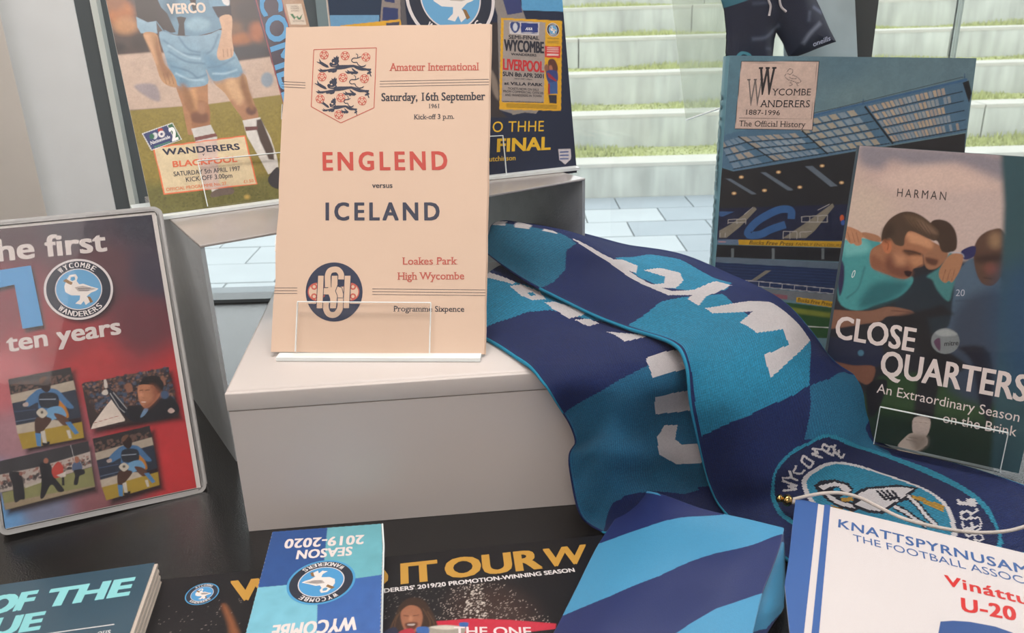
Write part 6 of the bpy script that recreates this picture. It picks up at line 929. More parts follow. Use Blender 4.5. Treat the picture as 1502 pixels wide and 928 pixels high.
('P','6b7478',0.3,q("95.9 104.7 96.9 94.4 99.3 94.5 98.4 104.7")),
('P','5f6f80',0.2,q("-0.2 94.1 114 91.7 113.6 85.6 -0.6 89.4")),
('P','243458',0.2,q("-0.6 89.1 113.6 85.6 112.6 61.6 22.7 68 0.5 72.9")),
('P','30446c',0.2,q("-0.1 86.6 113.2 83.2 113.2 83.7 -0.1 87.1")),
('P','30446c',0.2,q("0.1 83.8 113 80.4 113 80.9 0.1 84.4")),
('P','30446c',0.2,q("0.2 81.1 112.9 77.6 112.9 78.1 0.2 81.6")),
('P','30446c',0.2,q("0.4 78.3 112.8 74.8 112.8 75.3 0.4 78.8")),
('P','30446c',0.2,q("0.6 75.5 112.6 72 112.6 72.6 0.6 76")),
('P','30446c',0.2,q("0.8 72.7 112.5 69.2 112.5 69.8 0.8 73.2")),
('P','30446c',0.2,q("1 69.9 112.3 66.5 112.3 67 1 70.4")),
('P','7d7a70',0.3,q("46.7 82.6 52.1 82.8 38.7 72.6 34.6 73.1")),
('P','a8a8ac',0.1,q("28.5 72.2 41.4 71.6 112.1 66.3 112.1 67.1 41.4 72.4 28.5 73")),
('P','a8a8ac',0.1,q("28.1 67.8 112.5 61.9 112.5 62.6 28.1 68.5")),
('P','a8a8ac',0.1,q("28.8 72.4 28.8 67.5 29.5 67.4 29.6 72.3")),
('P','a8a8ac',0.1,q("31.5 72.2 31.5 67.3 32.2 67.3 32.3 72.2")),
('P','a8a8ac',0.1,q("41.1 71.6 41 66.7 41.8 66.7 41.8 71.6")),
('P','a8a8ac',0.1,q("51.3 71 51.3 66.1 52 66 52.1 70.9")),
('P','a8a8ac',0.1,q("62.6 70.3 62.6 65.4 63.4 65.3 63.4 70.2")),
('P','a8a8ac',0.1,q("74.2 69.5 74.2 64.6 74.9 64.6 74.9 69.5")),
('P','a8a8ac',0.1,q("85.7 68.8 85.7 63.9 86.5 63.9 86.4 68.8")),
('P','a8a8ac',0.1,q("97.7 68 97.8 63.2 98.5 63.1 98.5 68")),
('P','a8a8ac',0.1,q("110.3 67.2 110.4 62.4 111.1 62.3 111.1 67.2")),
('P','6f757c',0.2,q("28.2 66.7 112.3 61.5 111.1 55.2 41.4 55.2 28.6 61.1")),
('P','8a5a66',0.2,q("46 61.6 68.9 59.5 68.8 55.6 45.9 58.1")),
('P','c69c2c',0.1,q("77.4 58.1 111.2 54.9 110.8 49.3 77.1 53.5")),
('P','2c5230',0.3,q("28.6 61.1 41.4 55.2 111.1 48.9 111.7 19.8 26.4 16.9")),
('P','7c8638',1.6,q("43 51.4 110.2 43.9 110.3 39.4 54.4 45")),
('P','e0e0e0',0.2,q("66.5 30.5 111.5 29.4 111.5 30.2 66.5 31.3")),
('P','d0b8ac',0.1,q("10.8 270.1 78.8 270.9 78 211.2 9.2 211.5")),
('P','2f2f33',0.1,q("10.8 269.9 78.8 270.6 78.8 271.1 10.8 270.4")),
('P','2f2f33',0.1,q("78.6 270.9 77.7 211.2 78.2 211.2 79.1 270.9")),
('P','2f2f33',0.1,q("77.9 211.4 9.2 211.7 9.3 211.2 78 210.9")),
('P','2f2f33',0.1,q("9.5 211.5 11 270.1 10.6 270.1 9 211.5")),
('P','8a7a74',0.1,q("12.3 268.6 77 269.4 77 269.6 12.3 268.9")),
('P','8a7a74',0.1,q("76.9 269.5 76.1 220.8 76.4 220.8 77.1 269.5")),
('P','8a7a74',0.1,q("76.2 220.9 12.2 221.1 12.2 220.8 76.3 220.7")),
('P','8a7a74',0.1,q("12.3 220.9 12.4 268.8 12.2 268.8 12.1 221")),
('P','4a4648',0.1,q("51.4 261 51.9 261.7 52.4 262.5 52.9 263.2 53.4 263.7 53.9 264 54.4 264 55.1 263.8 55.8 263.4 56.3 263 56.5 262.6 56.5 262.1 56.2 261.4 55.7 260.7 55.2 260.1 54.8 259.7 54.3 259.6 53.8 259.7 53.3 259.9 52.6 260.1 52 260.3 52 259.8 52.5 259.7 53.1 259.4 53.8 259.2 54.4 259.2 55 259.3 55.6 259.8 56.1 260.4 56.6 261.2 56.9 261.9 57 262.6 56.6 263.2 56 263.8 55.2 264.2 54.4 264.5 53.7 264.5 53.1 264.1 52.5 263.5 52 262.8 51.5 262 51 261.3")),
('P','4a4648',0.1,q("50.8 260.2 50.5 259.7 50.2 259.2 49.9 258.8 49.8 258.2 49.9 257.6 50.2 257 50.8 256.4 51.5 255.8 52.2 255.2 53 254.7 53.9 254.3 54.7 254.1 55.6 253.8 56.6 253.6 57.4 253.3 58.3 253 59.3 252.7 60.2 252.3 61.1 252.1 61.9 252 62.6 252.1 63.4 252.3 64 252.6 64.4 253.1 64.5 253.7 64.2 254.4 63.5 255.1 62.7 255.9 61.7 256.6 60.9 257.3 60 257.8 59.1 258.2 58.2 258.6 57.3 259 56.4 259.3 56.2 258.9 57.1 258.5 58 258.2 59 257.8 59.8 257.4 60.6 256.9 61.5 256.3 62.4 255.6 63.2 254.8 63.8 254.1 64 253.6 64 253.3 63.7 253 63.1 252.7 62.5 252.5 61.8 252.5 61.1 252.6 60.3 252.8 59.4 253.1 58.5 253.5 57.5 253.8 56.6 254.1 55.7 254.3 54.8 254.5 54 254.8 53.2 255.1 52.5 255.6 51.8 256.1 51.1 256.7 50.6 257.2 50.3 257.7 50.2 258.1 50.4 258.5 50.6 259 51 259.4 51.2 259.9")),
('P','4a4648',0.1,q("54.6 252.7 55.1 252.2 55.8 251.8 56.3 251.4 56.7 251 56.8 250.8 56.6 250.6 56.2 250.4 55.5 250.1 54.8 249.8 54.2 249.6 54.4 249.1 55 249.4 55.7 249.7 56.4 249.9 57 250.3 57.3 250.7 57.1 251.3 56.6 251.7 56 252.2 55.4 252.6 54.9 253")),
('P','4a4648',0.1,q("60.2 252.1 60.5 251.6 60.8 251.1 61.1 250.6 61.3 250.1 61.6 249.7 61.9 249.5 62.1 249.3 62.4 249.3 62.6 249.3 62.8 249.2 62.9 249.7 62.6 249.7 62.4 249.8 62.3 249.8 62.1 249.8 62 250 61.7 250.3 61.5 250.8 61.2 251.3 60.9 251.8 60.6 252.3")),
('P','4a4648',0.1,q("53.6 256.8 54.1 256.5 54.7 256.2 55.3 255.9 55.9 255.6 56.6 255.4 57.3 255.3 58 255.3 58.7 255.4 59.5 255.4 60.2 255.5 60.1 255.9 59.4 255.9 58.7 255.8 58 255.8 57.3 255.8 56.6 255.9 56.1 256.1 55.5 256.3 54.9 256.6 54.4 256.9 53.8 257.2")),
('N',0.1,0.9,21,None),
('N',0.1,6,22,None)],
 flat=[
],
 text=[
('lettering#1','W','78706e',(17.62,231.26),(14.3,0.49),(-0.54,23.73),0,1,1),
('lettering#2','W','2e2c30',(26.88,241.56),(14.81,0.34),(0,23.58),0.01,1,1),
('lettering#3','YCOMBE','2e2c30',(39.33,241.16),(34.5,0.47),(0.15,5.69),0,1,1),
('lettering#4','ANDERERS','2e2c30',(29.71,230.73),(44.19,0.5),(0.14,6.08),0,1,1),
('lettering#5','1887-1996','2e2c30',(17.72,224.03),(30.42,-0.11),(0.05,4.31),0,1,1),
('lettering#6','The Official History','2e2c30',(12.71,213.69),(59.32,-0.04),(0,5.06),0,1,1),
('lettering#7','Bucks Free Press','3a3020',(29.62,106.77),(40.02,-0.19),(0.99,3.47),0,1,1),
('lettering#8','FAMILY ENCLOSURE','6a5020',(72.3,106.78),(42,-0.27),(0.4,2.55),0,0,1),
('lettering#9','Bucks Free Press','3a3020',(78.4,54.2),(31.82,-3.51),(0.66,3.28),0,1,1)])
ART['quarters']=dict(paint=[
('G',2.5,[((10.4,174.5),'cdb8a8'),((66.8,180.5),'c8b3ab'),((20.2,199.7),'c6aca4'),((63,203.4),'c8aea8'),((90.3,164.4),'c9b4ac')]),
('P','8e8890',5,q("0.4 216.3 4 217.5 9.1 217.7 16.4 217.5 26.4 217.3 41.4 217.3 60 217.4 77.5 217 89.5 215.6 94.7 212.4 95.8 207.8 94.6 203.4 92.9 200.6 90.8 200.1 87.5 201 83.5 202.6 79.4 203.9 75.5 205.1 71.2 206.4 66.8 207.5 62.2 207.9 57.3 207.3 52 205.8 46.7 204.2 41.7 203.4 36.7 203.9 31.8 205.2 27.3 206.3 23.6 206.7 21 205.5 19.3 203.5 17.7 201.5 15.6 200.3 12.4 200.1 8.6 200.4 5 201.4 2.4 203 0.4 205.9 -1.1 209.8 -1.4 213.6")),
('P','d6bcb0',5,q("16.6 193.6 19.2 196.1 24.5 198.9 31 201.5 37.3 203.5 43.5 204.9 50.1 205.9 56.7 206.3 62.5 206.1 67.7 205.1 72.3 203.2 76.6 201.2 80.2 199.4 83.8 198 87.2 196.7 89.4 195.5 89.2 194.3 85.8 193.1 79.9 191.8 72.7 190.7 65.2 189.7 57 188.7 47.7 187.8 38.6 187.2 31.1 187.3 25.2 188.2 20.3 189.7 17.2 191.6")),
('P','26282f',3,q("-10.3 107.8 16 131.7 49.9 141.3 114.4 145.6 142.2 -10.8 4.2 -50.3")),
('P','2f4a2c',3,q("39 50.3 128.1 79.6 143.3 -5.8 32.6 -37 29.1 30.8")),
('P','21342a',6,q("24.1 20.8 135.8 36.1 143.3 -5.8 26.2 -38.8")),
('N',0.2,0.9,7,q("24.9 58.8 128.1 79.6 143.3 -5.8 32.6 -37")),
('P','4f6478',1,q("73 99 72.2 106.2 72.4 111.8 73 116.6 73.6 121 74 125 74.5 128.4 75.2 131.6 76.3 134.6 77.9 138.2 79.9 142 82.1 144.9 84.2 146 86.3 144.2 88.3 140.4 90.5 136.2 92.9 133.3 95.4 134 98 136.8 100.8 137.8 104.1 133.2 109.1 119.2 115.4 98.6 120.4 77.7 121.2 62.8 115.6 55.1 105.4 51.7 94.1 51.8 85.4 55 80.2 63 76.8 75.2 74.6 88.4")),
('P','3a4658',6,q("78.3 102.6 80.7 110.8 84.9 117.1 89.8 121.6 94.4 124.2 98.8 125.9 103.3 126.2 107.7 123.9 111.5 117.7 115.8 104.4 120.4 85.6 123.4 66.7 122.8 53.5 116.5 47 106 44.4 94.6 45.6 86.2 50.2 81.5 60.2 78.8 75 77.8 90.5")),
('P','5b4338',0.6,q("83.8 148.7 83.5 151 83.5 153.2 83.6 155.2 84 157 84.5 158.7 85.2 160.2 86 161.5 87 162.7 88.1 163.8 89.3 164.8 90.6 165.6 92 166.2 93.4 166.9 95 167.5 96.6 167.6 98.2 166.5 100.2 163.9 102.5 160.1 104.4 155.8 105.6 151.6 105.6 147.6 104.9 143.2 103.9 139.1 102.8 135.7 101.9 133.1 100.9 131 99.8 129.5 98.5 128.4 97 127.9 95.3 127.9 93.5 128.5 91.9 129.4 90.5 131 89.1 133.1 87.9 135.5 86.8 138 85.8 140.6 85 143.4 84.2 146.2")),
('P','96785c',4,q("98.7 159.8 98.8 158.2 98.6 156.8 98 155.6 97.1 154.7 96 154.3 94.9 154.4 93.8 155 92.8 156 92 157.4 91.6 158.9 91.5 160.5 91.7 161.9 92.3 163.2 93.2 164 94.3 164.4 95.4 164.3 96.6 163.7 97.5 162.7 98.3 161.3")),
('P','3e2c28',3,q("86.4 147.2 89.1 148.4 93.2 149.7 97.3 150.7 100.2 150.9 101.6 150.2 102.3 148.7 102.2 146.9 101.1 145.6 98.6 144.5 94.8 143.6 90.8 142.9 88 142.8 86.4 143.4 85.5 144.6 85.5 146")),
('P','7a4a40',3,q("99.4 140.3 99.4 139.1 99 138 98.4 137.1 97.5 136.4 96.4 136.1 95.2 136.1 94.2 136.4 93.2 137.2 92.5 138.1 92.1 139.2 92.1 140.4 92.5 141.5 93.1 142.5 94 143.1 95.1 143.5 96.3 143.4 97.4 143.1 98.3 142.3 99 141.4")),
('P','3a2222',0.6,q("92.5 133 97.8 132.7 97.7 133.2 92.5 133.5")),
('P','24303a',1,q("41.8 116 44.8 121.5 49.7 126.3 55.2 130 59.9 132.2 64.1 132.5 68.1 131.3 71.7 129.2 74.3 126.8 75.8 124.3 76.3 121.3 76.5 117.8 76.5 113.8 77 108.7 77.6 102.6 77.3 96.8 75 92.3 69.2 89.1 61 86.6 52.5 85.6 46.3 87.1 42.9 92.2 41 100.2 40.7 108.8")),
('P','447f80',1,q("57.9 129.1 59 130.6 61 132.4 63.3 134.6 65.1 136.8 66.3 139.4 67.3 142.3 68.1 145 68.9 146.7 69.6 147.4 70.3 147.5 70.9 146.8 71.6 145.2 72.6 142.4 73.6 138.5 74.6 134.3 75.3 130.7 75.6 127.9 75.6 125.5 75.4 123.4 75.2 121.2 75.1 118.8 75.1 116.3 74.8 114.3 74 113.4 72.4 114 70.3 115.7 68.1 117.8 66.2 119.8 64.8 121.6 63.7 123.5 62.7 125.3 61.7 126.8 60.4 127.5 59 127.9 58 128.2")),
('P','976a50',0.5,q("53.5 142.7 53.5 145.5 53.8 148.8 54.4 151.7 55.6 153.4 57.8 153.4 60.8 152.2 63.8 150.5 66 149.1 67.3 148.1 68.1 147.2 68.4 146.1 68.4 144.8 67.8 142.9 66.8 140.6 65.5 138.4 64.3 136.7 63.1 135.5 61.9 134.7 60.8 134.2 59.6 133.9 58.6 133.8 57.7 134.1 56.8 134.6 56 135.5 55.2 136.8 54.4 138.5 53.8 140.5")),
('P','43332a',0.5,q("54 166.3 54.7 167.7 55.9 168.6 57.4 169.1 58.9 169.4 60.5 169.4 62.4 169.1 64.2 168.6 65.8 167.7 67.3 166.4 68.8 164.8 70 163 71.1 160.9 71.9 158.5 72.6 155.8 72.9 153.1 72.9 151 72.4 149.6 71.5 148.6 70.3 147.9 69.2 147.5 68 147.2 66.6 147.1 65.3 147.3 64.1 147.9 63.1 149.2 62.3 150.9 61.5 152.7 60.6 154 59.5 154.7 58.2 154.9 57 155.2 56 156.3 55.2 158.4 54.4 161.2 53.9 164.1")),
('P','5d3c30',1.2,q("54.9 142 56.5 142.2 58.8 142 61.2 141.7 62.7 141.2 63.1 140.3 63 139.1 62.4 137.9 61.6 137.2 60.5 137.1 59 137.3 57.5 137.8 56.4 138.4 55.5 139.2 54.8 140.3 54.6 141.3")),
('P','479496',0.8,q("-0.8 133.3 -1.2 138.2 -1.6 142 -1.4 144.9 0 147.3 3.1 149 7.5 149.9 12.1 150.3 15.9 150.5 18.7 150.6 21.1 150.5 22.9 149.9 24.3 148.4 24.7 145.8 24.2 142.2 23.9 138.3 24.6 134.9 26.8 131.8 30 128.9 33.6 126.5 36.8 125 39.9 124.9 43 126 45.8 127.2 47.8 127.6 49 126.8 49.5 125.6 49.6 123.9 49.1 122 48.2 119.7 46.7 117 44.7 114.2 42.4 111.7 39.6 109.6 36.3 107.7 32.8 105.9 29.3 104.1 26 102 22.6 99.6 19.2 97.7 15.8 96.8 12.1 96.7 8.1 97.3 4.5 99.1 1.8 102.6 0.3 109 -0.4 117.5 -0.6 126.3")),
('P','6fb6b4',3,q("0.1 146.3 2.7 147.7 6.5 148.7 10.5 149.2 13.4 149 15.4 147.8 16.9 145.8 17.6 143.6 17.2 141.7 15.4 140.3 12.2 139 8.8 138 6.1 137.2 4.3 136.8 3.1 136.6 2.2 136.8 1.4 137.6 0.5 139.3 -0.4 141.8 -0.7 144.4")),
('P','2c6a70',4,q("25.2 119.3 30.2 121.3 36.6 122.6 42.5 123.1 46 122.5 46.5 120.3 45 116.9 42.3 113 39.2 109.7 35.1 106.7 29.9 103.6 24.8 101.1 20.9 99.7 18.5 99.5 17 100.2 16.4 101.8 16.6 104 17.5 107.3 19.3 111.7 21.8 116.1")),
('P','356f74',1.2,q("16 129.9 15.6 126.5 15.3 123.1 15 119.7 14.6 116.5 13.8 113.8 12.8 111.6 11.5 109.7 10 108.1 8.4 106.5 6.9 104.8 7.5 104.2 8.9 105.9 10.5 107.5 12 109.2 13.4 111.1 14.5 113.5 15.3 116.3 15.8 119.5 16.1 123 16.4 126.4 16.7 129.8")),
('P','2b2a4c',0.8,q("-1.1 119.3 -1.4 123 -1.5 127 -1.4 130.3 -1.1 132.3 -0.4 132.6 0.6 131.7 1.6 129.9 2.4 127.8 2.9 125.1 3.4 121.7 3.7 118.2 3.8 115 3.7 111.9 3.4 108.7 2.9 106.4 2.3 105.7 1.5 107.5 0.5 111.1 -0.4 115.4")),
('P','9f6c50',0.5,q("18.6 141.9 19.6 143.9 21.3 145.5 23.3 147 25.2 148.6 26.8 150.2 28.4 152 30.2 153.6 32.1 155.2 34.2 156.8 36.4 158.4 38.9 159.7 41.7 160.2 45.4 159.5 49.5 158 53.5 156.1 56.3 154.4 57.8 153 58.3 151.5 58.3 150 58 148.5 57.1 147.1 55.6 145.7 54.2 144.3 53.3 142.9 53.3 141.4 53.8 139.8 54.4 138.4 54.5 137.2 54 136.3 53 135.6 52 135.1 51 134.6 50.2 134.1 49.3 133.6 48.6 133.1 48.1 132.4 47.9 131.4 47.9 130.3 48 129.1 47.7 128 47.1 127.1 46.2 126.1 45.1 125.4 43.9 124.8 42.3 124.7 40.6 124.8 38.7 125.1 36.7 125.4 34.7 125.9 32.6 126.4 30.5 127 28.4 127.6 26.3 128.1 24.2 128.5 22.3 129.1 20.8 130.4 19.6 132.8 18.8 135.9 18.4 139.2")),
('P','764a3a',3,q("30.8 140.6 32.1 142 33.8 142.8 35.7 143 37.6 142.5 39.7 141 42 138.7 44.2 136.2 45.9 134 47 132.4 47.8 131 48.1 129.7 48.1 128.6 47.5 127.5 46.5 126.5 45.2 125.8 43.8 125.2 42.2 125 40.5 125 38.6 125.3 36.7 125.7 34.6 126.2 32.3 126.8 30.3 127.7 29 129.2 28.7 131.7 29 135 29.8 138.2")),
('P','c8926e',2,q("40 157.9 41 158.4 42.8 158.6 45 158.4 47.2 158 49.6 157.2 52.4 156.1 54.9 154.8 56.6 153.5 57.6 152.2 58 150.8 57.9 149.6 57.2 148.9 55.6 148.9 53.2 149.4 50.6 150.1 48.4 150.6 46.8 150.8 45.4 150.9 44.2 151.2 43.1 151.8 41.9 153.1 40.7 154.9 39.9 156.7")),
('P','8a5a44',2,q("19.5 139.1 20.6 139.2 22.3 138.6 24.3 137.4 26.2 136.1 28.1 134.3 30.2 132 31.9 129.8 32.8 128.3 32.3 127.5 31 127.2 29.2 127.2 27.5 127.5 25.8 128 24 128.7 22.2 129.7 20.9 130.9 20 132.9 19.3 135.4 19.1 137.7")),
('P','4f3e32',0.5,q("24.3 150.2 24.1 151.8 24 154.1 24.1 156.7 24.4 159 25.1 161.2 26 163.3 27.1 165.3 28.5 167.1 30.2 168.8 32.1 170.3 34.2 171.5 36.4 172.3 38.5 172.7 40.6 172.7 42.8 172.4 45 171.8 47.4 170.8 49.9 169.4 52.2 167.9 54.4 166.3 56.3 164.9 58.2 163.4 59.6 161.9 60.6 160.4 60.7 158.8 60.4 157.1 59.6 155.6 58.8 154.6 58.1 154.2 57.3 154.3 56.1 154.8 54.5 155.3 51.9 156.3 48.5 157.6 45.3 158.8 42.7 159.3 41.2 158.9 40.4 157.9 39.9 156.6 39.5 155.2 39.4 153.5 39.6 151.6 39.8 149.7 39.4 148.5 38.4 147.9 37 147.8 35.4 148.1 34 148.5 32.9 149.5 31.8 150.9 30.8 152.3 29.8 153 28.7 152.8 27.6 152 26.6 151 25.8 150.4 25.2 149.9 24.8 149.6 24.5 149.5")),
('P','65503e',2,q("36.7 169.9 38.3 170.4 41.1 170.4 44.3 170 47.1 169.2 49.9 167.8 52.8 165.7 55.3 163.6 56.8 162 57.1 160.9 56.6 160.2 55.5 159.7 53.8 159.7 51.1 160.3 47.6 161.3 44 162.5 41.2 163.9 39.1 165.4 37.5 167.2 36.6 168.9")),
('P','b8714e',0.4,q("25.2 149.5 25.5 150.5 26 151.4 26.7 152.2 27.4 152.4 28.4 152 29.6 151.2 30.7 150.1 31.5 148.9 31.9 147.3 32 145.5 31.9 143.7 31.6 142.4 31 141.8 30.2 141.4 29.3 141.5 28.4 141.7 27.7 142.4 27 143.3 26.3 144.5 25.8 145.6 25.4 146.6 25.2 147.6 25.1 148.6")),
('P','7d4430',0.4,q("26.9 149.5 27.4 149.3 28 149 28.6 148.8 29 148.5 29.3 148.1 29.4 147.4 29.5 146.6 29.4 145.7 29.3 144.8 29.2 143.8 29.7 143.8 29.7 144.7 29.8 145.6 29.9 146.6 29.9 147.5 29.7 148.2 29.3 148.8 28.7 149.2 28.1 149.4 27.6 149.7 27 149.9")),
('P','5a3a2c',1.5,q("39.8 145.2 40.8 145.5 42.3 145.6 44.1 145.6 45.8 145.5 47.5 145.3 49.3 144.9 51 144.4 52.1 144 52.5 143.4 52.6 142.6 52.3 142 51.6 141.5 50.4 141.4 48.8 141.4 47.1 141.5 45.5 141.7 44.2 141.8 43 141.9 41.9 142.1 41.1 142.5 40.4 143.1 39.8 143.9 39.5 144.6")),
('P','b5805e',2,q("45.5 141.7 46.9 142.3 49 142.8 51.1 142.9 52.7 142.6 53.5 141.7 54 140.3 54.1 138.8 54 137.6 53.5 136.7 52.7 136 51.8 135.5 50.9 135.2 50 135.1 49 135.2 48.1 135.5 47.3 136.2 46.5 137.3 45.7 138.9 45.3 140.5")),
('P','c08a68',4,q("34.1 142 35.4 142.5 37.5 142.3 39.7 141.8 41.3 141.1 42.1 139.9 42.5 138.2 42.5 136.6 42.2 135.4 41.3 134.7 39.9 134.3 38.3 134.2 37 134.7 35.9 136.2 34.8 138.4 34.1 140.6")),
('P','3f3026',3,q("24.7 157.2 25.5 159 26.7 161.1 28 162.7 29.1 163.4 30 162.7 30.9 161 31.5 158.9 31.8 157.1 31.6 155.4 30.9 153.7 30.1 152.1 29.2 151 28.4 150.3 27.4 150 26.5 150 25.8 150.6 25.2 151.7 24.8 153.4 24.6 155.4")),
('P','7c6250',2,q("45.8 167.2 47.1 167.1 49.6 166.1 52.5 164.8 54.8 163.6 56.5 162.5 58.1 161.2 59.1 160.2 59.3 159.5 58.3 159.2 56.3 159.3 54 159.7 52 160.4 50 162 47.8 164.1 46.2 166.1")),
('P','3c2e24',0.3,q("37 168 43.2 161.2 43.4 161.4 37.1 168.2")),
('P','3c2e24',0.3,q("39.6 167.6 45.9 160.6 46 160.8 39.8 167.7")),
('P','3c2e24',0.3,q("42.3 167.1 48.5 160 48.7 160.1 42.4 167.3")),
('P','3c2e24',0.3,q("44.9 166.7 51.2 159.3 51.4 159.5 45.1 166.8")),
('P','3c2e24',0.3,q("47.5 166.2 53.8 158.7 54 158.9 47.7 166.4")),
('P','3c2e24',0.3,q("50.1 165.8 56.5 158.1 56.6 158.3 50.3 165.9")),
('P','3a2820',0.8,q("40.7 144.6 41.8 144.6 42.8 144.6 43.8 144.7 44.8 144.7 45.9 144.6 46.9 144.4 47.9 144.2 49 144 50.1 143.7 51.2 143.4 51.3 144.3 50.2 144.5 49.1 144.8 48.1 145.1 47 145.3 45.9 145.5 44.8 145.5 43.8 145.6 42.7 145.5 41.7 145.5 40.6 145.4")),
('P','2c1618',0.5,q("42.8 130.5 43.7 130.9 45.2 131.1 46.7 131.1 47.7 130.8 48 130.1 47.8 129.1 47.4 128 47 127.2 46.5 126.9 45.8 126.8 45.1 127 44.5 127.3 43.9 127.9 43.2 128.9 42.7 129.8")),
('P','5a3a30',0.6,q("52.7 143.6 54.1 137.2 50.8 135 51.1 134.5 54.7 137.1 53.3 143.7")),
('P','b68262',0.4,q("-1.5 157.4 -0.2 157.7 1.9 157.4 4.1 156.9 6 156.3 7.3 155.9 8.3 155.4 9.3 154.9 10.4 154.2 11.8 153.5 13.4 152.7 14.9 151.8 15.8 151.2 16.1 150.8 16 150.6 15.6 150.4 15 150.4 14.2 150.5 13 150.8 11.9 150.9 11.2 150.7 11.1 149.7 11.4 148.4 11.8 146.9 11.7 145.8 11.2 145.2 10.4 144.7 9.5 144.4 8.7 144.3 8 144.4 7.4 144.9 6.8 145.3 6.2 145.6 5.7 145.6 5.2 145.3 4.7 145.1 4 145.3 2.9 146.1 1.7 147.3 0.5 148.7 -0.5 150.2 -1.2 152 -1.7 154.2 -1.9 156.1")),
('P','a5765a',0.5,q("10.4 154.2 11.3 154.6 13.1 154.8 15.2 154.7 17.1 154.5 18.8 154.2 20.6 153.8 22.1 153.3 23.2 152.6 23.9 151.8 24.4 150.7 24.4 149.8 23.8 149.1 22.1 149 19.8 149.1 17.2 149.4 15.1 150 13.4 150.9 11.8 152.2 10.7 153.4")),
('P','875a44',0.3,q("0.8 153.2 3.6 146.2 4 146.4 1.1 153.4")),
('P','875a44',0.3,q("3.9 153.6 6.8 146.6 7.1 146.8 4.3 153.7")),
('P','875a44',0.3,q("6.6 153.9 9.5 147 9.8 147.1 7 154.1")),
('P','2d2e5c',0.4,q("76.1 149.5 77.5 151 79.7 152.6 82 153.8 83.7 154 84.5 153 84.9 151 84.9 148.7 84.5 146.9 83.5 145.7 81.9 144.6 80.2 143.9 78.9 143.9 77.7 144.7 76.7 146.2 76 148")),
('P','a8b0c0',0.3,q("69.6 147.4 71.1 147.5 72.6 147.6 74.2 147.6 75.5 147.6 76.5 147.5 77.2 147.2 77.6 146.8 77.8 146.2 78.1 145.6 78.4 145.1 78.8 145.4 78.5 145.9 78.3 146.5 78 147.1 77.4 147.6 76.6 148 75.5 148.2 74.1 148.2 72.6 148.1 71 148.1 69.5 148")),
('P','a9795a',0.4,q("69.9 145.9 71.5 147 73.5 147.5 75.3 147.6 76.6 147.4 77.4 146.8 77.9 146 78.1 144.8 78.2 143.3 78.1 141.4 77.9 139.2 77.6 136.9 77.1 134.7 76.5 132.6 75.7 130.4 75 128.4 74.2 127.1 73.6 126.8 73.1 127.1 72.6 127.7 72 127.8 71.5 127.4 71 126.7 70.5 126.1 69.8 125.9 68.8 126.3 67.6 127 66.5 128.1 65.7 129.3 65.2 130.6 64.9 132.1 64.9 133.9 65.2 135.8 66 138.3 67.1 141.2 68.4 143.9")),
('P','7a4f3c',0.3,q("68.5 135.4 67.8 127.3 68.1 127.2 68.9 135.4")),
('P','7a4f3c',0.3,q("71.4 135.8 70.6 127.7 71 127.6 71.7 135.8")),
('P','7a4f3c',0.3,q("74.2 136.2 73.5 128.1 73.8 128.1 74.5 136.2")),
('P','86604e',0.8,q("-11.9 92.1 -7.4 93.8 -0.8 94.8 6.3 95.4 12.2 96 16.3 96.7 19.7 97.2 22.7 97.7 25.6 98.5 28.5 99.7 31.1 101.1 33.7 102.4 36.6 103.3 40.2 103.6 44.2 103.6 47.9 103.3 50.8 103 52.7 102.5 54 101.8 54.6 101.1 54.9 100.5 54.8 100 54.3 99.5 53.3 99 51.5 98.5 48.6 98 44.7 97.5 40.8 97 37.7 96.3 36 95.4 35.1 94.3 34.3 93.1 33 91.9 31.3 91 29.5 90.2 26.9 89.3 22.6 87.9 15.5 85.3 6 81.8 -3.3 78.9 -9.9 78 -13.3 80 -14.6 84.2 -14 88.7")),
('P','5a3c34',0.5,q("38.8 100.5 51.1 101.4 51 101.9 38.8 101")),
('P','1f2025',2,q("38.4 95 70.9 110.1 78.8 104.8 63.2 99.4 68.1 84 83.6 76.1 93.9 70 78.2 51.6 78.8 25.8 65.6 24.1 63.5 52.6 68.4 67.5 56.4 81.8")),
('P','232a42',0.8,q("-8.5 71 -4.2 72.9 2.4 73.7 9.7 74 16.1 74.2 22.1 74.7 28 75.2 33.1 75.1 36.6 73.8 38.3 70.6 38.7 65.8 37.9 61 36 57.5 32.8 55.8 28.2 55.1 23 55 17.7 54.8 12 54.1 5.6 53.3 -0.3 53.1 -4.8 54.3 -7.7 57.6 -9.6 62.4 -10.1 67.4")),
('P','7a5242',0.8,q("4.5 55.4 6.2 55.6 10 55.4 14.7 55.1 19 55 23.1 55.7 27.6 56.9 31.5 57.6 34.1 57.1 35.2 54.4 35.1 50.3 34.2 46 33 43.2 31.4 42.4 29.2 42.5 26.7 43.4 24.5 44.3 22.7 45.4 21.1 46.9 19.3 48.5 17.1 50 13.7 51.5 9.4 53.1 5.8 54.5")),
('P','1c1d24',1,q("31.3 42.1 33.8 45.3 37.8 48 41.8 49.3 44.3 48.5 44.8 44.4 44 37.6 42.8 30.4 41.6 24.9 40.7 21.7 39.6 19.7 38.5 18.6 37.5 18.1 36.6 18.2 35.8 19 34.9 20.6 34.1 23.2 33 27.2 31.7 32.6 30.9 38")),
('P','4a7890',0.6,q("25.3 66 25.3 65.3 25.1 64.6 24.8 64 24.2 63.5 23.6 63.3 22.9 63.3 22.3 63.5 21.8 63.9 21.4 64.5 21.1 65.2 21.1 65.9 21.4 66.6 21.7 67.2 22.3 67.7 22.9 67.9 23.6 67.9 24.2 67.7 24.7 67.3 25.1 66.7")),
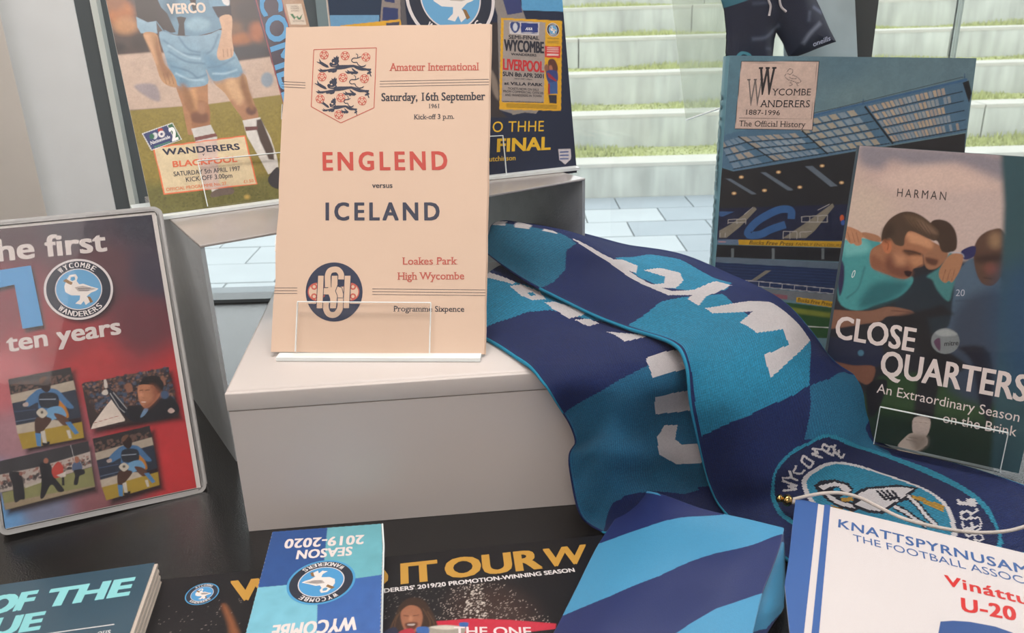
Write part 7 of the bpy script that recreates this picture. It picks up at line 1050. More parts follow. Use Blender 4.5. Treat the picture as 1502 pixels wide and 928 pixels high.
('P','1f2230',2,q("86.1 82 89.2 83.7 94.8 85.4 100.8 85.3 105.5 81.7 108.8 71.8 111.4 57 113.2 42.6 113.9 33.5 112.9 31.8 110.6 34.5 107.7 39.7 105 45.1 102.7 51.5 100.4 59.3 98 67 95.7 73 92.6 76.8 89.1 79.2 86.4 80.8")),
('P','7d8486',0.4,q("85.7 86.6 85.7 83.7 84.9 80.8 83.3 78.4 81 76.6 78.3 75.6 75.5 75.6 72.8 76.4 70.5 78.1 68.8 80.4 67.9 83.2 67.8 86.2 68.7 89 70.3 91.5 72.6 93.2 75.3 94.2 78.1 94.2 80.8 93.3 83.1 91.7 84.7 89.3")),
('P','5a3c54',0.4,q("69.7 82.9 70 84.2 71 85.5 72.2 86.4 73.1 86.3 73.7 84.5 74.3 81.5 74.7 78.6 74.6 77 73.6 77.5 72 79.2 70.5 81.2")),
('P','a0a6a6',0.8,q("69.5 89.7 70.3 90.7 72 91.9 74 93 76 93.5 78.2 93.3 80.7 92.6 82.7 91.7 83.4 90.9 82.3 90 79.8 89.1 76.9 88.3 74.6 87.9 72.8 88 71.1 88.3 69.9 89")),
('P','cbbab0',0.3,q("66.1 24.6 68.2 26.1 71.3 26.9 74.4 26.9 76.6 26 77.4 23.4 77.6 19.5 77.2 15.6 76.3 12.8 74.6 11.4 72.1 10.8 69.6 11 67.8 12.1 66.6 14.6 65.8 18.2 65.5 22")),
('P','cdbcae',0.3,q("59.2 -0.2 59 1.6 60.1 4.2 61.7 6.9 63 9 64 10.5 64.9 11.6 66 12.4 67.4 13 69.3 13.4 71.7 13.5 74.1 13.3 75.8 12.7 76.9 11.5 77.7 9.9 77.9 8 77.7 6.2 76.8 4.4 75.4 2.3 73.6 0.5 71.4 -0.7 68.4 -1.3 64.7 -1.5 61.3 -1.1")),
('P','9c8c80',3,q("66.5 10.6 68.3 11.6 71 12.4 73.8 12.8 75.8 12.7 76.9 11.6 77.5 9.9 77.7 8 77.5 6.2 76.5 4.5 75 2.6 73.3 1.1 71.9 0.4 70.6 0.8 69.3 2 68.2 3.6 67.4 5.1 66.7 6.5 66.1 8 65.9 9.5")),
('P','8a7a70',0.3,q("63.4 6.7 70.8 6.5 70.9 6.9 63.4 7.2")),
('P','8a7a70',0.3,q("64.9 8.9 71 9.2 71 9.7 64.9 9.3")),
('P','6f6258',0.3,q("59.7 -1.8 62 -1.8 64.4 -1.9 66.7 -1.9 68.9 -1.7 70.9 -1.2 72.6 -0.3 74 1 75.2 2.5 76.4 4 77.7 5.3 77.4 5.7 76.2 4.2 75 2.8 73.7 1.3 72.4 0.1 70.8 -0.8 68.9 -1.3 66.7 -1.5 64.4 -1.4 62 -1.3 59.7 -1.4")),
('P','a08c80',0.2,q("66.8 21.3 76.6 22.7 76.6 23 66.8 21.6")),
('P','35545c',2.5,q("88.5 216.8 95.9 183.6 102.6 137.9 107.1 105.2 112.9 62.1 120.8 -7.7 213.7 18.1 172.7 225.4")),  # broad teal band with soft edges along the right side
('P','2e4f6c',14,q("105 138.3 115.4 146.8 131.7 151.3 148.2 151.4 159.6 146.3 165.5 132.5 168.7 111.4 168.9 89.4 165.9 73.4 157.7 64.5 144.8 59.2 131 58.5 120.1 63.6 112.3 78 105.9 100.1 102.9 122.5")),
('N',0.1,0.9,21,None),
('N',0,6,22,None)],
 flat=[
],
 text=[
('lettering#1','CLOSE','e6d9d4',(3.78,73.76),(53.95,-0.3),(-0.5,16.86),0.02,0,1),
('lettering#2','QUARTERS','e6d9d4',(38.72,52.05),(93.17,-0.11),(-0.7,18.26),0.02,0,1),
('lettering#3','An Extraordinary Season','e6d9d4',(38.34,37.92),(92.37,-1.07),(-0.15,7.12),0,0,1),
('lettering#4','on the Brink','e6d9d4',(84.82,25.54),(46.14,0.49),(-0.3,7.24),0,0,1),
('lettering#5','HARMAN','4b4442',(29.76,182.38),(31.13,0.45),(-0.36,5.73),0,0,1.4),
('lettering#6','20','b8bcc8',(77.86,117.83),(5.42,0.78),(-0.35,4.64),0,0,1),
('lettering#7','oneills','3a4656',(78.51,113.94),(10.09,1.46),(-0.32,1.91),0,0,1),
('lettering#8','mitre','2c3034',(76.83,81.27),(8.4,2.28),(-0.35,3.46),0.01,0,1),
('lettering#9','0','d8e4e4',(8.13,120.19),(2.19,0.82),(0.58,5.72),0,0,1)])
ART['dvd']=dict(paint=[
('G',4,[((26.2,208.7),'49333c'),((73.8,208.5),'3a3340'),((122.1,208.5),'2a2c3c'),((123,166.2),'3a3446'),((86.6,171),'5c3b42'),((20.8,164.9),'83404a'),((58.1,124.8),'97383e'),((108.6,131.9),'67343e'),((129.3,82.3),'b03036'),((92,49.1),'b8343a'),((13.2,103.3),'b8666c'),((16,60),'a07880'),((68.3,103.2),'ae3a3e'),((112.8,19.9),'c03a3e'),((57.9,27.2),'8a6068'),((26.7,15.3),'7a8098'),((3.8,11.5),'6a9ccc'),((5.2,39),'9088a0'),((64.1,8.9),'8a5a60'),((-7.2,135.4),'8a4048'),((-23.1,0),'6a9ccc')]),
('P','2e2024',3,q("20 101.2 59.3 102.8 60.8 51.9 22.8 51.6")),
('P','2a282b',0.2,q("17.9 104.4 57.1 106.1 57.4 95.1 18.2 92.4")),
('D','6a5048',60,0.9,9,q("18.3 100.8 57 101.7 57.2 96.5 18.4 93.6")),
('P','aea292',0.4,q("18.1 93.4 57.5 96.4 58.1 89.1 18.3 87")),
('P','2b3444',0.3,q("18.3 87.5 58 89.8 58.9 69.8 19 67.8")),
('P','5a6a80',0.3,q("19.1 74.3 31.3 74.3 31.3 74.9 19 74.9")),
('P','46587a',0.3,q("18.9 81.2 32 80.5 32.1 80.9 18.9 81.5")),
('P','b6aa9a',0.5,q("18.7 71.9 38.5 72.5 48.1 69 48.6 63.7 19 66")),
('P','a38a36',0.4,q("19.2 65.9 38.9 66 58.9 66.5 58.7 55.2 20.7 54.9")),
('P','b8782a',0.5,q("46 85.1 46.5 85.8 47.2 86 48 85.5 48.7 84.4 49.5 82.1 50.3 78.9 51 75.7 51.4 73.3 51.4 71.9 51.1 71.2 50.6 70.9 50 71.1 49.3 71.7 48.3 72.8 47.4 74.2 46.6 75.9 46.2 78.2 46 80.8 45.9 83.4")),
('P','46709a',0.4,q("26.7 87.7 27.6 88.9 28.9 90.1 30.4 91.3 31.9 92.3 33 93.1 34.1 93.8 35.3 94.2 36.8 94.4 39 94.2 41.5 93.8 44.1 93.1 46.3 92 47.9 90.5 49.3 88.4 50.4 86.3 51.5 84.3 52.8 82.3 54 80.3 55 78.6 55.3 77.4 54.9 76.8 53.9 76.8 52.6 77.1 51.4 77.8 50 79.5 48.5 82 47.1 84.2 46 85.1 45.7 84 45.9 81.5 45.9 78.9 45 77.4 42.8 77.3 39.6 78 36.5 79.1 34.3 80.2 33.6 81.4 33.8 83 34.1 84.4 33.9 85.2 32.5 85 30.6 84.2 28.7 83.4 27.4 83.2 26.7 83.9 26.3 85.1 26.3 86.4")),
('P','252c38',0.4,q("35.9 90.9 38 91.3 41 91 43.9 90.2 45.9 88.9 46.8 87 47 84.3 46.6 81.7 45.6 80.1 43.5 79.6 40.4 79.7 37.4 80.5 35.3 81.6 34.5 83.7 34.4 86.5 34.8 89.2")),
('P','aab4c0',0.3,q("34.9 86.8 44.9 85.1 45 85.6 34.9 87.2")),
('P','b0a098',0.3,q("24.6 85.8 25.2 86.2 26 86.4 26.9 86.6 27.6 86.5 27.9 86 28 85.3 28 84.5 27.8 84 27.3 83.7 26.5 83.6 25.8 83.7 25.2 83.8 24.8 84.2 24.6 84.8 24.5 85.4")),
('P','6c9cc2',0.3,q("38.8 79.4 40.5 80.2 42.8 80.5 45.2 80.3 47.1 79.7 48.4 78.2 49.4 76 50 73.8 49.8 72.2 48.7 71.5 46.8 71.4 44.6 71.6 42.8 71.6 41.4 71.4 40.2 71.1 39.1 71.1 38.5 71.6 38 73.2 37.9 75.5 38.1 77.8")),
('P','49322a',0.3,q("31.6 74.9 33.7 75.2 36.6 74.7 39.3 73.5 40.7 72.2 40.1 70.6 38.3 68.5 36.1 66.5 34.4 64.8 33.6 63.7 33.1 62.8 32.7 62.3 32.2 62.1 31.5 62.4 30.6 63 29.9 64.1 29.6 65.5 29.6 67.7 29.9 70.6 30.5 73.3")),
('P','5a3c30',0.3,q("42.4 75.6 43.3 75.8 45 75.1 47 74 48.5 72.8 49.6 71.5 50.6 69.8 51.2 68.2 51.3 67.1 50.7 66.3 49.5 65.9 48.2 65.9 46.9 66.5 45.5 68.4 44 71.2 42.8 73.9")),
('P','4c80b0',0.3,q("29.4 64.5 32.9 63.4 31.9 54.6 29.4 55.5")),
('P','4c80b0',0.3,q("48.6 68.2 52 67.9 56.1 59 53.5 58.5")),
('P','1e1e22',0.3,q("33 57 33.8 57.2 35.1 57.2 36.4 57.1 37.3 56.9 37.5 56.4 37.3 55.7 37 55 36.5 54.6 35.8 54.5 34.8 54.5 33.9 54.6 33.2 54.9 32.9 55.4 32.6 56 32.6 56.6")),
('P','c0bab0',0.3,q("32.8 64.7 35.5 65.1 35.6 56.2 33.3 56.9")),
('P','c0bab0',0.3,q("48.5 62.4 50.7 62.4 51.2 56.3 49.5 56.6")),
('P','2c1e1c',0.3,q("37 99.9 37.5 100.7 38.2 101.3 39 101.7 39.8 101.8 40.7 101.3 41.6 100.6 42.4 99.6 42.9 98.5 43.1 97.2 43.1 95.7 42.9 94.1 42.6 93 42 92.1 41.3 91.5 40.4 91.1 39.7 91.2 38.9 91.7 38.1 92.7 37.4 93.8 36.9 95 36.7 96.2 36.6 97.6 36.7 98.9")),
('P','6a4a3a',0.3,q("36.5 100.7 37 101.3 37.8 101.8 38.6 102.2 39.4 102.5 40.1 102.5 40.8 102.3 41.4 101.9 41.4 101.4 40.7 100.4 39.5 99.1 38.1 98 37.2 97.4 36.7 97.7 36.4 98.7 36.4 99.8")),
('P','bdb5a6',0.3,q("32 78.4 32.5 79.3 33.5 80.2 34.7 80.8 35.8 80.9 36.8 80.2 37.8 79 38.5 77.6 38.8 76.5 38.3 75.6 37.2 74.7 36 74 35 73.9 34 74.6 33 75.9 32.2 77.3")),
('P','4a4640',0.5,q("36.2 77.7 36.2 77.4 36 77.2 35.8 77 35.6 76.9 35.3 76.9 35 77 34.8 77.2 34.7 77.4 34.6 77.7 34.6 78 34.7 78.3 34.8 78.5 35 78.7 35.3 78.8 35.5 78.8 35.8 78.7 36 78.5 36.2 78.3 36.2 78")),
('P','2e2024',3,q("66.6 49.4 104.4 51.1 104.5 7.8 69.1 5")),
('P','2a282b',0.2,q("64 53.4 101.7 55.2 101.7 45.6 64.3 42.3")),
('D','6a5048',60,0.9,9,q("64.4 50 101.5 51.3 101.5 46.7 64.4 43.4")),
('P','aea292',0.4,q("64.1 43.2 101.8 46.7 102.2 40.4 64.3 37.4")),
('P','2b3444',0.3,q("64.4 37.9 102.1 41 102.4 24.1 65 20.3")),
('P','5a6a80',0.3,q("65.1 26 77.1 26.6 77 27.2 65 26.6")),
('P','46587a',0.3,q("64.9 32.1 77.8 32 77.8 32.4 64.9 32.5")),
('P','b6aa9a',0.5,q("64.7 23.8 83.9 25.4 92.7 22.9 93 18.3 65 18.6")),
('P','a38a36',0.4,q("65.2 18.6 84.1 19.8 102.3 21.3 101.9 11.9 66.6 9")),
('P','b8782a',0.5,q("91.1 36.6 91.5 37.2 92.2 37.4 92.9 37 93.6 36.1 94.2 34.1 94.9 31.4 95.5 28.7 95.8 26.6 95.8 25.5 95.5 24.8 95 24.6 94.5 24.7 93.8 25.2 92.9 26.1 92.1 27.3 91.5 28.7 91.1 30.6 91 32.9 90.9 35.1")),
('P','46709a',0.4,q("72.7 38.3 73.5 39.4 74.9 40.5 76.4 41.6 77.8 42.5 78.9 43.3 79.9 43.9 81.1 44.3 82.6 44.5 84.6 44.4 87 44.1 89.4 43.5 91.5 42.6 93 41.3 94.2 39.6 95.2 37.8 96.2 36.1 97.2 34.4 98.3 32.8 99.1 31.3 99.4 30.3 99 29.8 98.2 29.7 97 29.9 95.9 30.5 94.7 31.9 93.3 34 92.1 35.8 91.1 36.6 90.8 35.6 90.9 33.5 90.8 31.3 90 29.9 87.9 29.7 85 30.2 82 31 80 31.9 79.3 33 79.6 34.3 79.9 35.6 79.6 36.3 78.3 36.1 76.5 35.3 74.6 34.5 73.3 34.3 72.6 34.9 72.3 35.9 72.3 37.2")),
('P','252c38',0.4,q("81.6 41.4 83.6 41.9 86.4 41.7 89.2 41 91.1 39.9 91.9 38.2 92 35.9 91.6 33.7 90.6 32.2 88.6 31.7 85.7 31.7 82.9 32.3 81 33.2 80.2 35 80.1 37.4 80.6 39.8")),
('P','aab4c0',0.3,q("80.6 37.7 90.1 36.6 90.1 37 80.7 38.2")),
('P','b0a098',0.3,q("70.6 36.5 71.2 36.9 72 37.1 72.9 37.3 73.5 37.2 73.8 36.9 74 36.2 73.9 35.5 73.7 35 73.2 34.8 72.5 34.6 71.7 34.6 71.2 34.8 70.8 35.1 70.6 35.6 70.5 36.1")),
('P','6c9cc2',0.3,q("84.2 31.4 85.8 32.1 88 32.5 90.2 32.4 92 31.9 93.1 30.7 94 28.9 94.5 27 94.3 25.6 93.3 25 91.5 24.8 89.5 24.9 87.9 24.8 86.6 24.6 85.4 24.2 84.4 24.2 83.8 24.6 83.4 26 83.3 27.9 83.5 30")),
('P','49322a',0.3,q("77.3 27.2 79.3 27.5 82.1 27.2 84.6 26.3 85.9 25.3 85.3 23.8 83.6 21.9 81.5 20 79.9 18.5 79.1 17.5 78.6 16.7 78.2 16.2 77.7 16.1 77 16.2 76.3 16.8 75.6 17.6 75.3 18.8 75.3 20.7 75.6 23.3 76.2 25.7")),
('P','5a3c30',0.3,q("87.5 28.2 88.3 28.4 90 27.9 91.8 27.1 93.2 26.1 94.1 25 95 23.6 95.5 22.3 95.5 21.4 95 20.7 93.9 20.2 92.7 20.2 91.5 20.7 90.3 22.2 89 24.5 87.9 26.8")),
('P','4c80b0',0.3,q("75.1 18 78.4 17.2 77.4 9.5 75 10.1")),
('P','4c80b0',0.3,q("93.1 22.2 96.2 22.1 99.7 14.8 97.4 14.2")),
('P','1e1e22',0.3,q("78.4 11.7 79.2 11.9 80.5 12.1 81.7 12 82.5 11.9 82.7 11.5 82.5 10.9 82.1 10.3 81.7 9.9 81 9.7 80.1 9.7 79.3 9.7 78.7 9.9 78.3 10.3 78.1 10.8 78.1 11.3")),
('P','c0bab0',0.3,q("78.3 18.3 80.9 18.9 80.8 11.2 78.7 11.7")),
('P','c0bab0',0.3,q("92.9 17.3 95 17.4 95.2 12.3 93.7 12.4")),
('P','2c1e1c',0.3,q("82.8 49.5 83.3 50.2 84 50.8 84.8 51.1 85.6 51.1 86.3 50.8 87.2 50.1 87.9 49.3 88.4 48.3 88.6 47.2 88.6 45.8 88.3 44.4 88 43.4 87.5 42.6 86.8 42 86 41.7 85.2 41.7 84.5 42.2 83.8 43 83.1 44 82.7 45.1 82.4 46.1 82.4 47.4 82.5 48.5")),
('P','6a4a3a',0.3,q("82.4 50.1 82.8 50.7 83.6 51.2 84.4 51.6 85.1 51.8 85.8 51.8 86.5 51.6 87 51.3 87 50.8 86.4 50 85.2 48.8 83.9 47.7 83 47.2 82.5 47.5 82.2 48.3 82.2 49.3")),
('P','bdb5a6',0.3,q("77.7 30.3 78.2 31.1 79.2 31.9 80.4 32.4 81.4 32.6 82.3 32 83.2 31 84 29.8 84.2 28.9 83.7 28 82.7 27.2 81.5 26.6 80.5 26.4 79.6 27 78.7 28.1 78 29.3")),
('P','4a4640',0.5,q("81.9 29.7 81.8 29.4 81.6 29.2 81.4 29 81.1 28.9 80.9 28.9 80.6 29 80.4 29.2 80.2 29.5 80.1 29.8 80.1 30.1 80.2 30.4 80.4 30.6 80.6 30.8 80.9 30.8 81.1 30.8 81.4 30.7 81.6 30.5 81.8 30.3 81.9 30")),
('P','2e1c20',3,q("64.5 89.2 122.3 91.2 124.3 55.1 65.7 56.2")),
('P','382c2c',0.2,q("62.4 93 120.1 95.2 122.1 59.1 63.6 60.1")),
('D','6a4a40',220,1.1,11,q("62.4 93 120.1 95.2 121.6 70.1 69.3 71.1")),
('D','2a2c38',160,1.1,12,q("62.4 93 120.1 95.2 121.6 70.1 69.3 71.1")),
('D','8a6a5c',80,0.8,13,q("62.4 93 120.1 95.2 121.6 70.1 69.3 71.1")),
('D','3c5068',50,1.2,14,q("62.4 93 120.1 95.2 121.6 70.1 69.3 71.1")),
('P','8a5f4c',0.4,q("89.6 86.4 89.9 87.1 90.5 87.7 91.2 88 91.9 88.2 92.5 88.1 93.2 87.8 93.8 87.3 94.2 86.6 94.4 85.6 94.5 84.3 94.4 83 94.1 82.1 93.5 81.6 92.6 81.3 91.7 81.2 90.9 81.6 90.4 82.5 89.9 83.8 89.6 85.2")),
('P','8a5f4c',0.4,q("113.7 87.7 114 88.6 114.7 89.3 115.5 89.7 116 89.6 116.4 88.8 116.8 87.5 116.9 86 116.9 84.8 116.6 83.7 116 82.6 115.4 81.8 114.9 81.7 114.4 82.7 114 84.4 113.7 86.3")),
('P','d8cbc0',0.2,q("63.8 60.2 65.8 64 75.8 74.9 79.8 78.6 86.2 63.1 86 61.7")),
('P','9a4a44',0.1,q("65.8 63.9 83.2 66 83.1 66.3 65.8 64.2")),
('P','c8c0b8',0.2,q("74.2 84.7 74.6 85.2 75.4 85.8 76.2 86.3 76.9 86.4 77.5 86.2 78 85.7 78.4 85 78.6 84.4 78.5 83.9 78.2 83.3 77.8 82.8 77.3 82.4 76.8 82.3 76.1 82.4 75.4 82.6 74.9 82.9 74.5 83.2 74.2 83.7 74 84.2")),
('P','c8c0b8',0.2,q("76.8 93.2 77.2 93.6 77.6 93.7 78 93.5 78.3 92.9 78.5 91.9 78.6 90.4 78.6 88.9 78.4 87.8 78 87.4 77.4 87.2 76.8 87.4 76.4 87.9 76.3 89 76.4 90.5 76.6 92.1")),
('P','1c2230',0.3,q("78 86.8 78.3 87.2 78.9 87.1 79.7 86.4 80.8 85.2 82 83.2 83.5 80.5 85.2 77.5 86.8 74.4 88.8 71 91.1 67.2 93 63.7 94.2 61.2 94.2 59.9 93.4 59.4 92.3 59.6 91 60.4 89.5 61.9 87.6 64.2 85.7 66.8 84.1 69.3 82.7 71.8 81.4 74.4 80.3 76.9 79.4 79.2 78.7 81.5 78.2 83.7 78 85.6")),
('P','a8a8a8',0.3,q("79.2 83 83.7 71.5 86.7 67.5 87.1 67.9 84.1 71.8 79.7 83.3")),
('P','a8a8a8',0.3,q("81.3 83.2 87.3 71.9 93 61.8 93.4 62.1 87.7 72.2 81.7 83.5")),
('P','1b1d25',0.4,q("89.5 71.7 91.3 71.8 93.9 71.3 96.8 70.6 99.6 70.3 102.3 70.7 105.1 71.5 107.8 72.3 110.4 72.8 112.9 73.3 115.4 73.8 117.6 73.8 119.4 72.8 121.1 70.2 122.7 66.4 123.2 62.5 121.6 59.8 116.7 58.5 109.2 58.2 101.5 58.4 95.9 58.9 92.8 59.9 91.2 61.5 90.3 63.2 89.6 64.9 88.9 66.7 88.5 68.8 88.7 70.5")),
('P','6c8cac',0.3,q("96.4 62.4 97 63.7 98.1 65.5 99.3 67.3 100.4 68.5 101.1 68.6 101.8 68.2 102.3 67.5 102.4 66.7 101.9 65.8 101 64.8 100 63.8 99.1 63 98.2 62.5 97.3 62.1 96.6 62.1")),
('P','b47a5c',0.3,q("97.5 82.1 97.8 83.4 98.2 84.6 98.8 85.6 99.8 86.2 101.6 86.5 103.8 86.4 106.1 86 108 85.3 109.5 83.9 110.8 82 111.8 80 112.2 78.2 112.1 76.8 111.5 75.5 110.5 74.2 109.4 73 107.8 71.6 105.9 70.1 104 68.8 102.4 68.1 101.2 68 100.2 68.4 99.4 69.2 98.8 70.1 98.2 71.3 97.8 72.7 97.5 74.3 97.3 75.8 97.2 77.4 97.2 79.1 97.2 80.7")),
('P','1d191b',0.3,q("99 85.8 99.5 86.7 100.4 88 101.6 89.3 103 90.2 104.8 90.7 106.9 90.9 109 90.8 110.9 90.3 112.4 89.1 113.8 87.4 114.8 85.6 115.4 83.9 115.4 82.4 114.9 80.9 114.1 79.6 113.3 78.6 112.6 77.8 111.8 77.3 111 77.1 110.2 77.4 109.8 78.5 109.5 80.3 109.1 82.1 108.3 83.5 106.9 84.3 105.1 84.8 103.3 85.2 101.8 85.5 100.7 85.6 99.8 85.5 99.2 85.4")),
('P','8a5440',3,q("106.9 84.3 108 83.9 109.7 82.2 111.2 80.1 112 78.2 112 76.9 111.3 75.6 110.3 74.3 109.2 73 107.6 71.6 105.7 70.1 103.8 68.8 102.4 68.1 101.4 67.9 100.7 68.2 100.3 68.8 100.5 69.6 101.6 70.4 103.3 71.3 105.1 72.5 106.4 74.1 106.8 76.7 106.7 79.9 106.5 82.8")),
('P','3a201a',0.4,q("98.8 81.2 101 81.2 101 81.8 98.7 81.8")),
('P','3a201a',0.4,q("102.4 80.8 105.3 80.5 105.3 81 102.4 81.3")),
('P','e8d8d0',0.3,q("98.7 72.9 101.5 72.2 101.6 72.7 98.8 73.3")),
('P','7a4434',0.5,q("100.8 80.9 100.4 80.1 100.1 79.2 99.7 78.3 99.5 77.5 99.3 76.8 99.5 76.3 99.8 76 100.1 75.9 100.5 75.8 100.8 75.7 100.9 76 100.6 76.2 100.2 76.3 99.9 76.4 99.8 76.5 99.7 76.8 99.8 77.3 100 78.1 100.4 79 100.8 79.9 101.1 80.8")),
('P','cf9272',2,q("100.9 78 100.7 77.4 100.4 76.9 100.1 76.5 99.7 76.3 99.2 76.3 98.8 76.5 98.5 76.8 98.3 77.3 98.2 77.9 98.2 78.5 98.3 79.1 98.6 79.6 99 80 99.4 80.2 99.8 80.2 100.2 80.1 100.5 79.7 100.8 79.2 100.9 78.6")),
('P','c0a8a0',0.3,q("115.1 63.3 115.4 63.9 116.1 64.5 117 65 117.7 65.1 118.4 64.7 119.1 64 119.7 63.1 119.9 62.4 119.5 61.9 118.8 61.5 117.9 61.2 117.1 61.2 116.4 61.5 115.8 62.1 115.2 62.8")),
('P','405878',1,q("117.7 74.9 117.4 74 116.9 73.2 116.2 72.7 115.4 72.4 114.5 72.4 113.7 72.7 113 73.3 112.5 74.1 112.3 75 112.3 75.9 112.5 76.8 113 77.5 113.8 78.1 114.6 78.4 115.4 78.3 116.2 78 117 77.5 117.5 76.7 117.7 75.8")),
('P','2c2428',3,q("4.5 45.9 62.2 48.2 62 16.1 6.7 13")),
('P','37373c',0.2,q("3.4 49.8 61.1 52.4 60.9 20.2 5.6 16.9")),
('P','b0a49c',0.4,q("3.4 40.8 28.8 41 61.1 44.8 60.8 34.3 18.7 29.2 2.4 29")),
('D','3a3438',200,0.9,15,q("3.8 35.9 28.2 36.5 60.6 41.2 60.6 36.8 19.1 32.5 3.2 31.3")),
('D','8a5a50',60,0.8,16,q("4.3 40 28.7 40.7 59.8 43.2 60.6 36.8 19.4 34.8 3.5 33.6")),
('P','86865a',0.3,q("5 28.5 18.7 29.2 60.8 34 60.9 20.2 5.6 16.9")),
('P','9a8a72',0.6,q("5.1 21.2 29.5 21.6 60.6 20.6 60.8 20.1 5.6 16.9")),
('P','b8b0a4',0.2,q("18.9 30.4 28.6 31.5 28.4 30.1 18.9 28.6")),
('P','26272d',0.3,q("10.6 40.4 11.1 41.2 11.9 41.4 12.9 41.2 13.8 40.9 14.8 40.8 16 40.6 17 39.9 17.7 38.2 18.1 34.9 18.3 30.2 18.2 25.6 17.9 22.4 17.5 21.2 16.8 21.1 15.9 21.5 15.1 21.6 14.2 21.1 13.2 20.5 12.2 20.2 11.6 20.8 11.4 22.8 11.4 25.7 11.6 28.9 11.6 31.7 11.4 34.3 10.9 36.7 10.6 38.9")),
('P','22242b',0.3,q("29.2 42.4 30 43.4 31.1 43.7 32.4 43.6 33.4 43.3 34.2 43.1 34.9 42.7 35.5 42 36 40.9 36.3 39.3 36.3 37.3 36.4 35.1 36.9 32.7 38 30.1 39.6 27.1 41 24.3 41.8 22.3 41.5 21.3 40.5 21 39.2 21.1 38.1 21.7 37.3 23 36.5 25 35.6 26.8 34.5 27.4 33.3 26.4 31.8 24.1 30.4 21.7 29.3 20.1 28.4 19.4 27.6 19.1 27.1 19.4 26.9 20.4 27.2 22.4 27.9 25.2 28.6 28.4 29.1 31.4 29.2 34.4 29.1 37.5 29 40.4")),
('P','9a6450',0.3,q("35 43.9 34.8 43.4 34.5 42.9 34.2 42.5 33.7 42.4 33.3 42.4 32.8 42.6 32.4 42.9 32.2 43.4 32 44 32 44.5 32.2 45.1 32.5 45.6 32.8 45.9 33.3 46.1 33.7 46.1 34.2 45.9 34.6 45.5 34.8 45.1 35 44.5")),
('P','8a5a50',0.3,q("18.7 38.6 18.6 38.2 18.4 37.9 18.1 37.6 17.8 37.5 17.4 37.5 17 37.6 16.7 37.9 16.5 38.3 16.4 38.7 16.4 39.1 16.5 39.5 16.7 39.9 17 40.1 17.3 40.3 17.7 40.2 18.1 40.1 18.4 39.8 18.6 39.5 18.7 39")),
('P','b4443c',0.3,q("36.1 37.2 36.9 38.7 38.1 40.2 39.5 41.5 40.6 42.1 41.4 41.8 42.2 40.8 42.8 39.5 43.2 38.1 43.2 36.7 43 35 42.6 33.4 42 32.2 41 31.5 39.6 31.1 38.3 31.1 37.2 31.4 36.6 32.4 36.1 34 35.9 35.7")),
('P','c8c0b8',0.3,q("38.5 33 44.2 34.2 44 31.1 41.5 30.5")),
('P','26262c',0.3,q("41.5 31.1 40.9 25.4 42.4 25.1 43 30.8")),
('P','50607e',0.3,q("49.8 39.1 50.7 39.6 52 39.6 53.3 39.4 54.2 38.8 54.7 37.8 55 36.3 55 34.8 54.6 33.8 53.4 33.3 51.7 33.1 49.9 33.3 48.8 33.8 48.5 34.9 48.7 36.5 49.1 38.1")),
('P','22232a',0.3,q("49.4 34 50.5 34.2 52.2 34.2 53.9 34 55.1 33.6 55.8 33 56.1 32 56.1 31.1 55.8 30.4 55.2 30.1 54.2 29.9 53.2 29.8 52.3 29.3 51.8 28.1 51.4 26.6 51 25.1 50.5 24.1 49.9 23.7 49.1 23.7 48.5 24 48.1 24.7 48.3 25.8 48.8 27.4 49.4 29.1 49.7 30.5 49.6 31.6 49.3 32.6 49.1 33.4")),
('P','9a6450',0.3,q("53.8 40.6 53.6 39.9 53.3 39.3 52.9 38.9 52.4 38.7 51.8 38.7 51.3 38.9 50.9 39.3 50.6 39.9 50.5 40.6 50.5 41.4 50.7 42.1 51 42.7 51.4 43.1 51.9 43.3 52.5 43.3 53 43.1 53.4 42.7 53.7 42.1 53.8 41.4")),
('P','b8b8b8',0.2,q("49.7 51.9 50.8 39.5 51.1 39.5 50 51.9")),
('P','281c24',1.5,q("20.9 179.1 43.4 180.2 45.3 135.7 32.5 134.8 31.2 167.9 20.1 166")),
('P','2a1c26',3,q("93.4 154.7 91.4 148.2 87.4 142.7 81.8 138.7 75.3 136.6 68.5 136.6 61.9 138.7 56.4 142.6 52.3 147.9 50.1 154.2 49.9 160.8 51.8 167.2 55.6 172.7 61 176.8 67.4 179 74.3 179.2 81 177.3 86.7 173.4 91 168 93.3 161.5")),
('N',0.1,0.9,21,None),
('N',0.1,6,22,None)],
 flat=[
('numeral','5c9fd2',q("19.45 181.29 41.93 182.35 43.96 138.4 31.18 137.94 30.18 170.01 18.73 168.64"))],
 text=[
('CREST',0,(69.82,161.06),(22.33,-1.42)),
('lettering#1','the first','d8cfcc',(13.24,187.99),(78.35,-0.91),(0.59,15.17),0.03,0,1),
('lettering#2','ten years','d8cfcc',(20.35,123.18),(72.02,1.59),(0.26,12.05),0.03,0,1)])
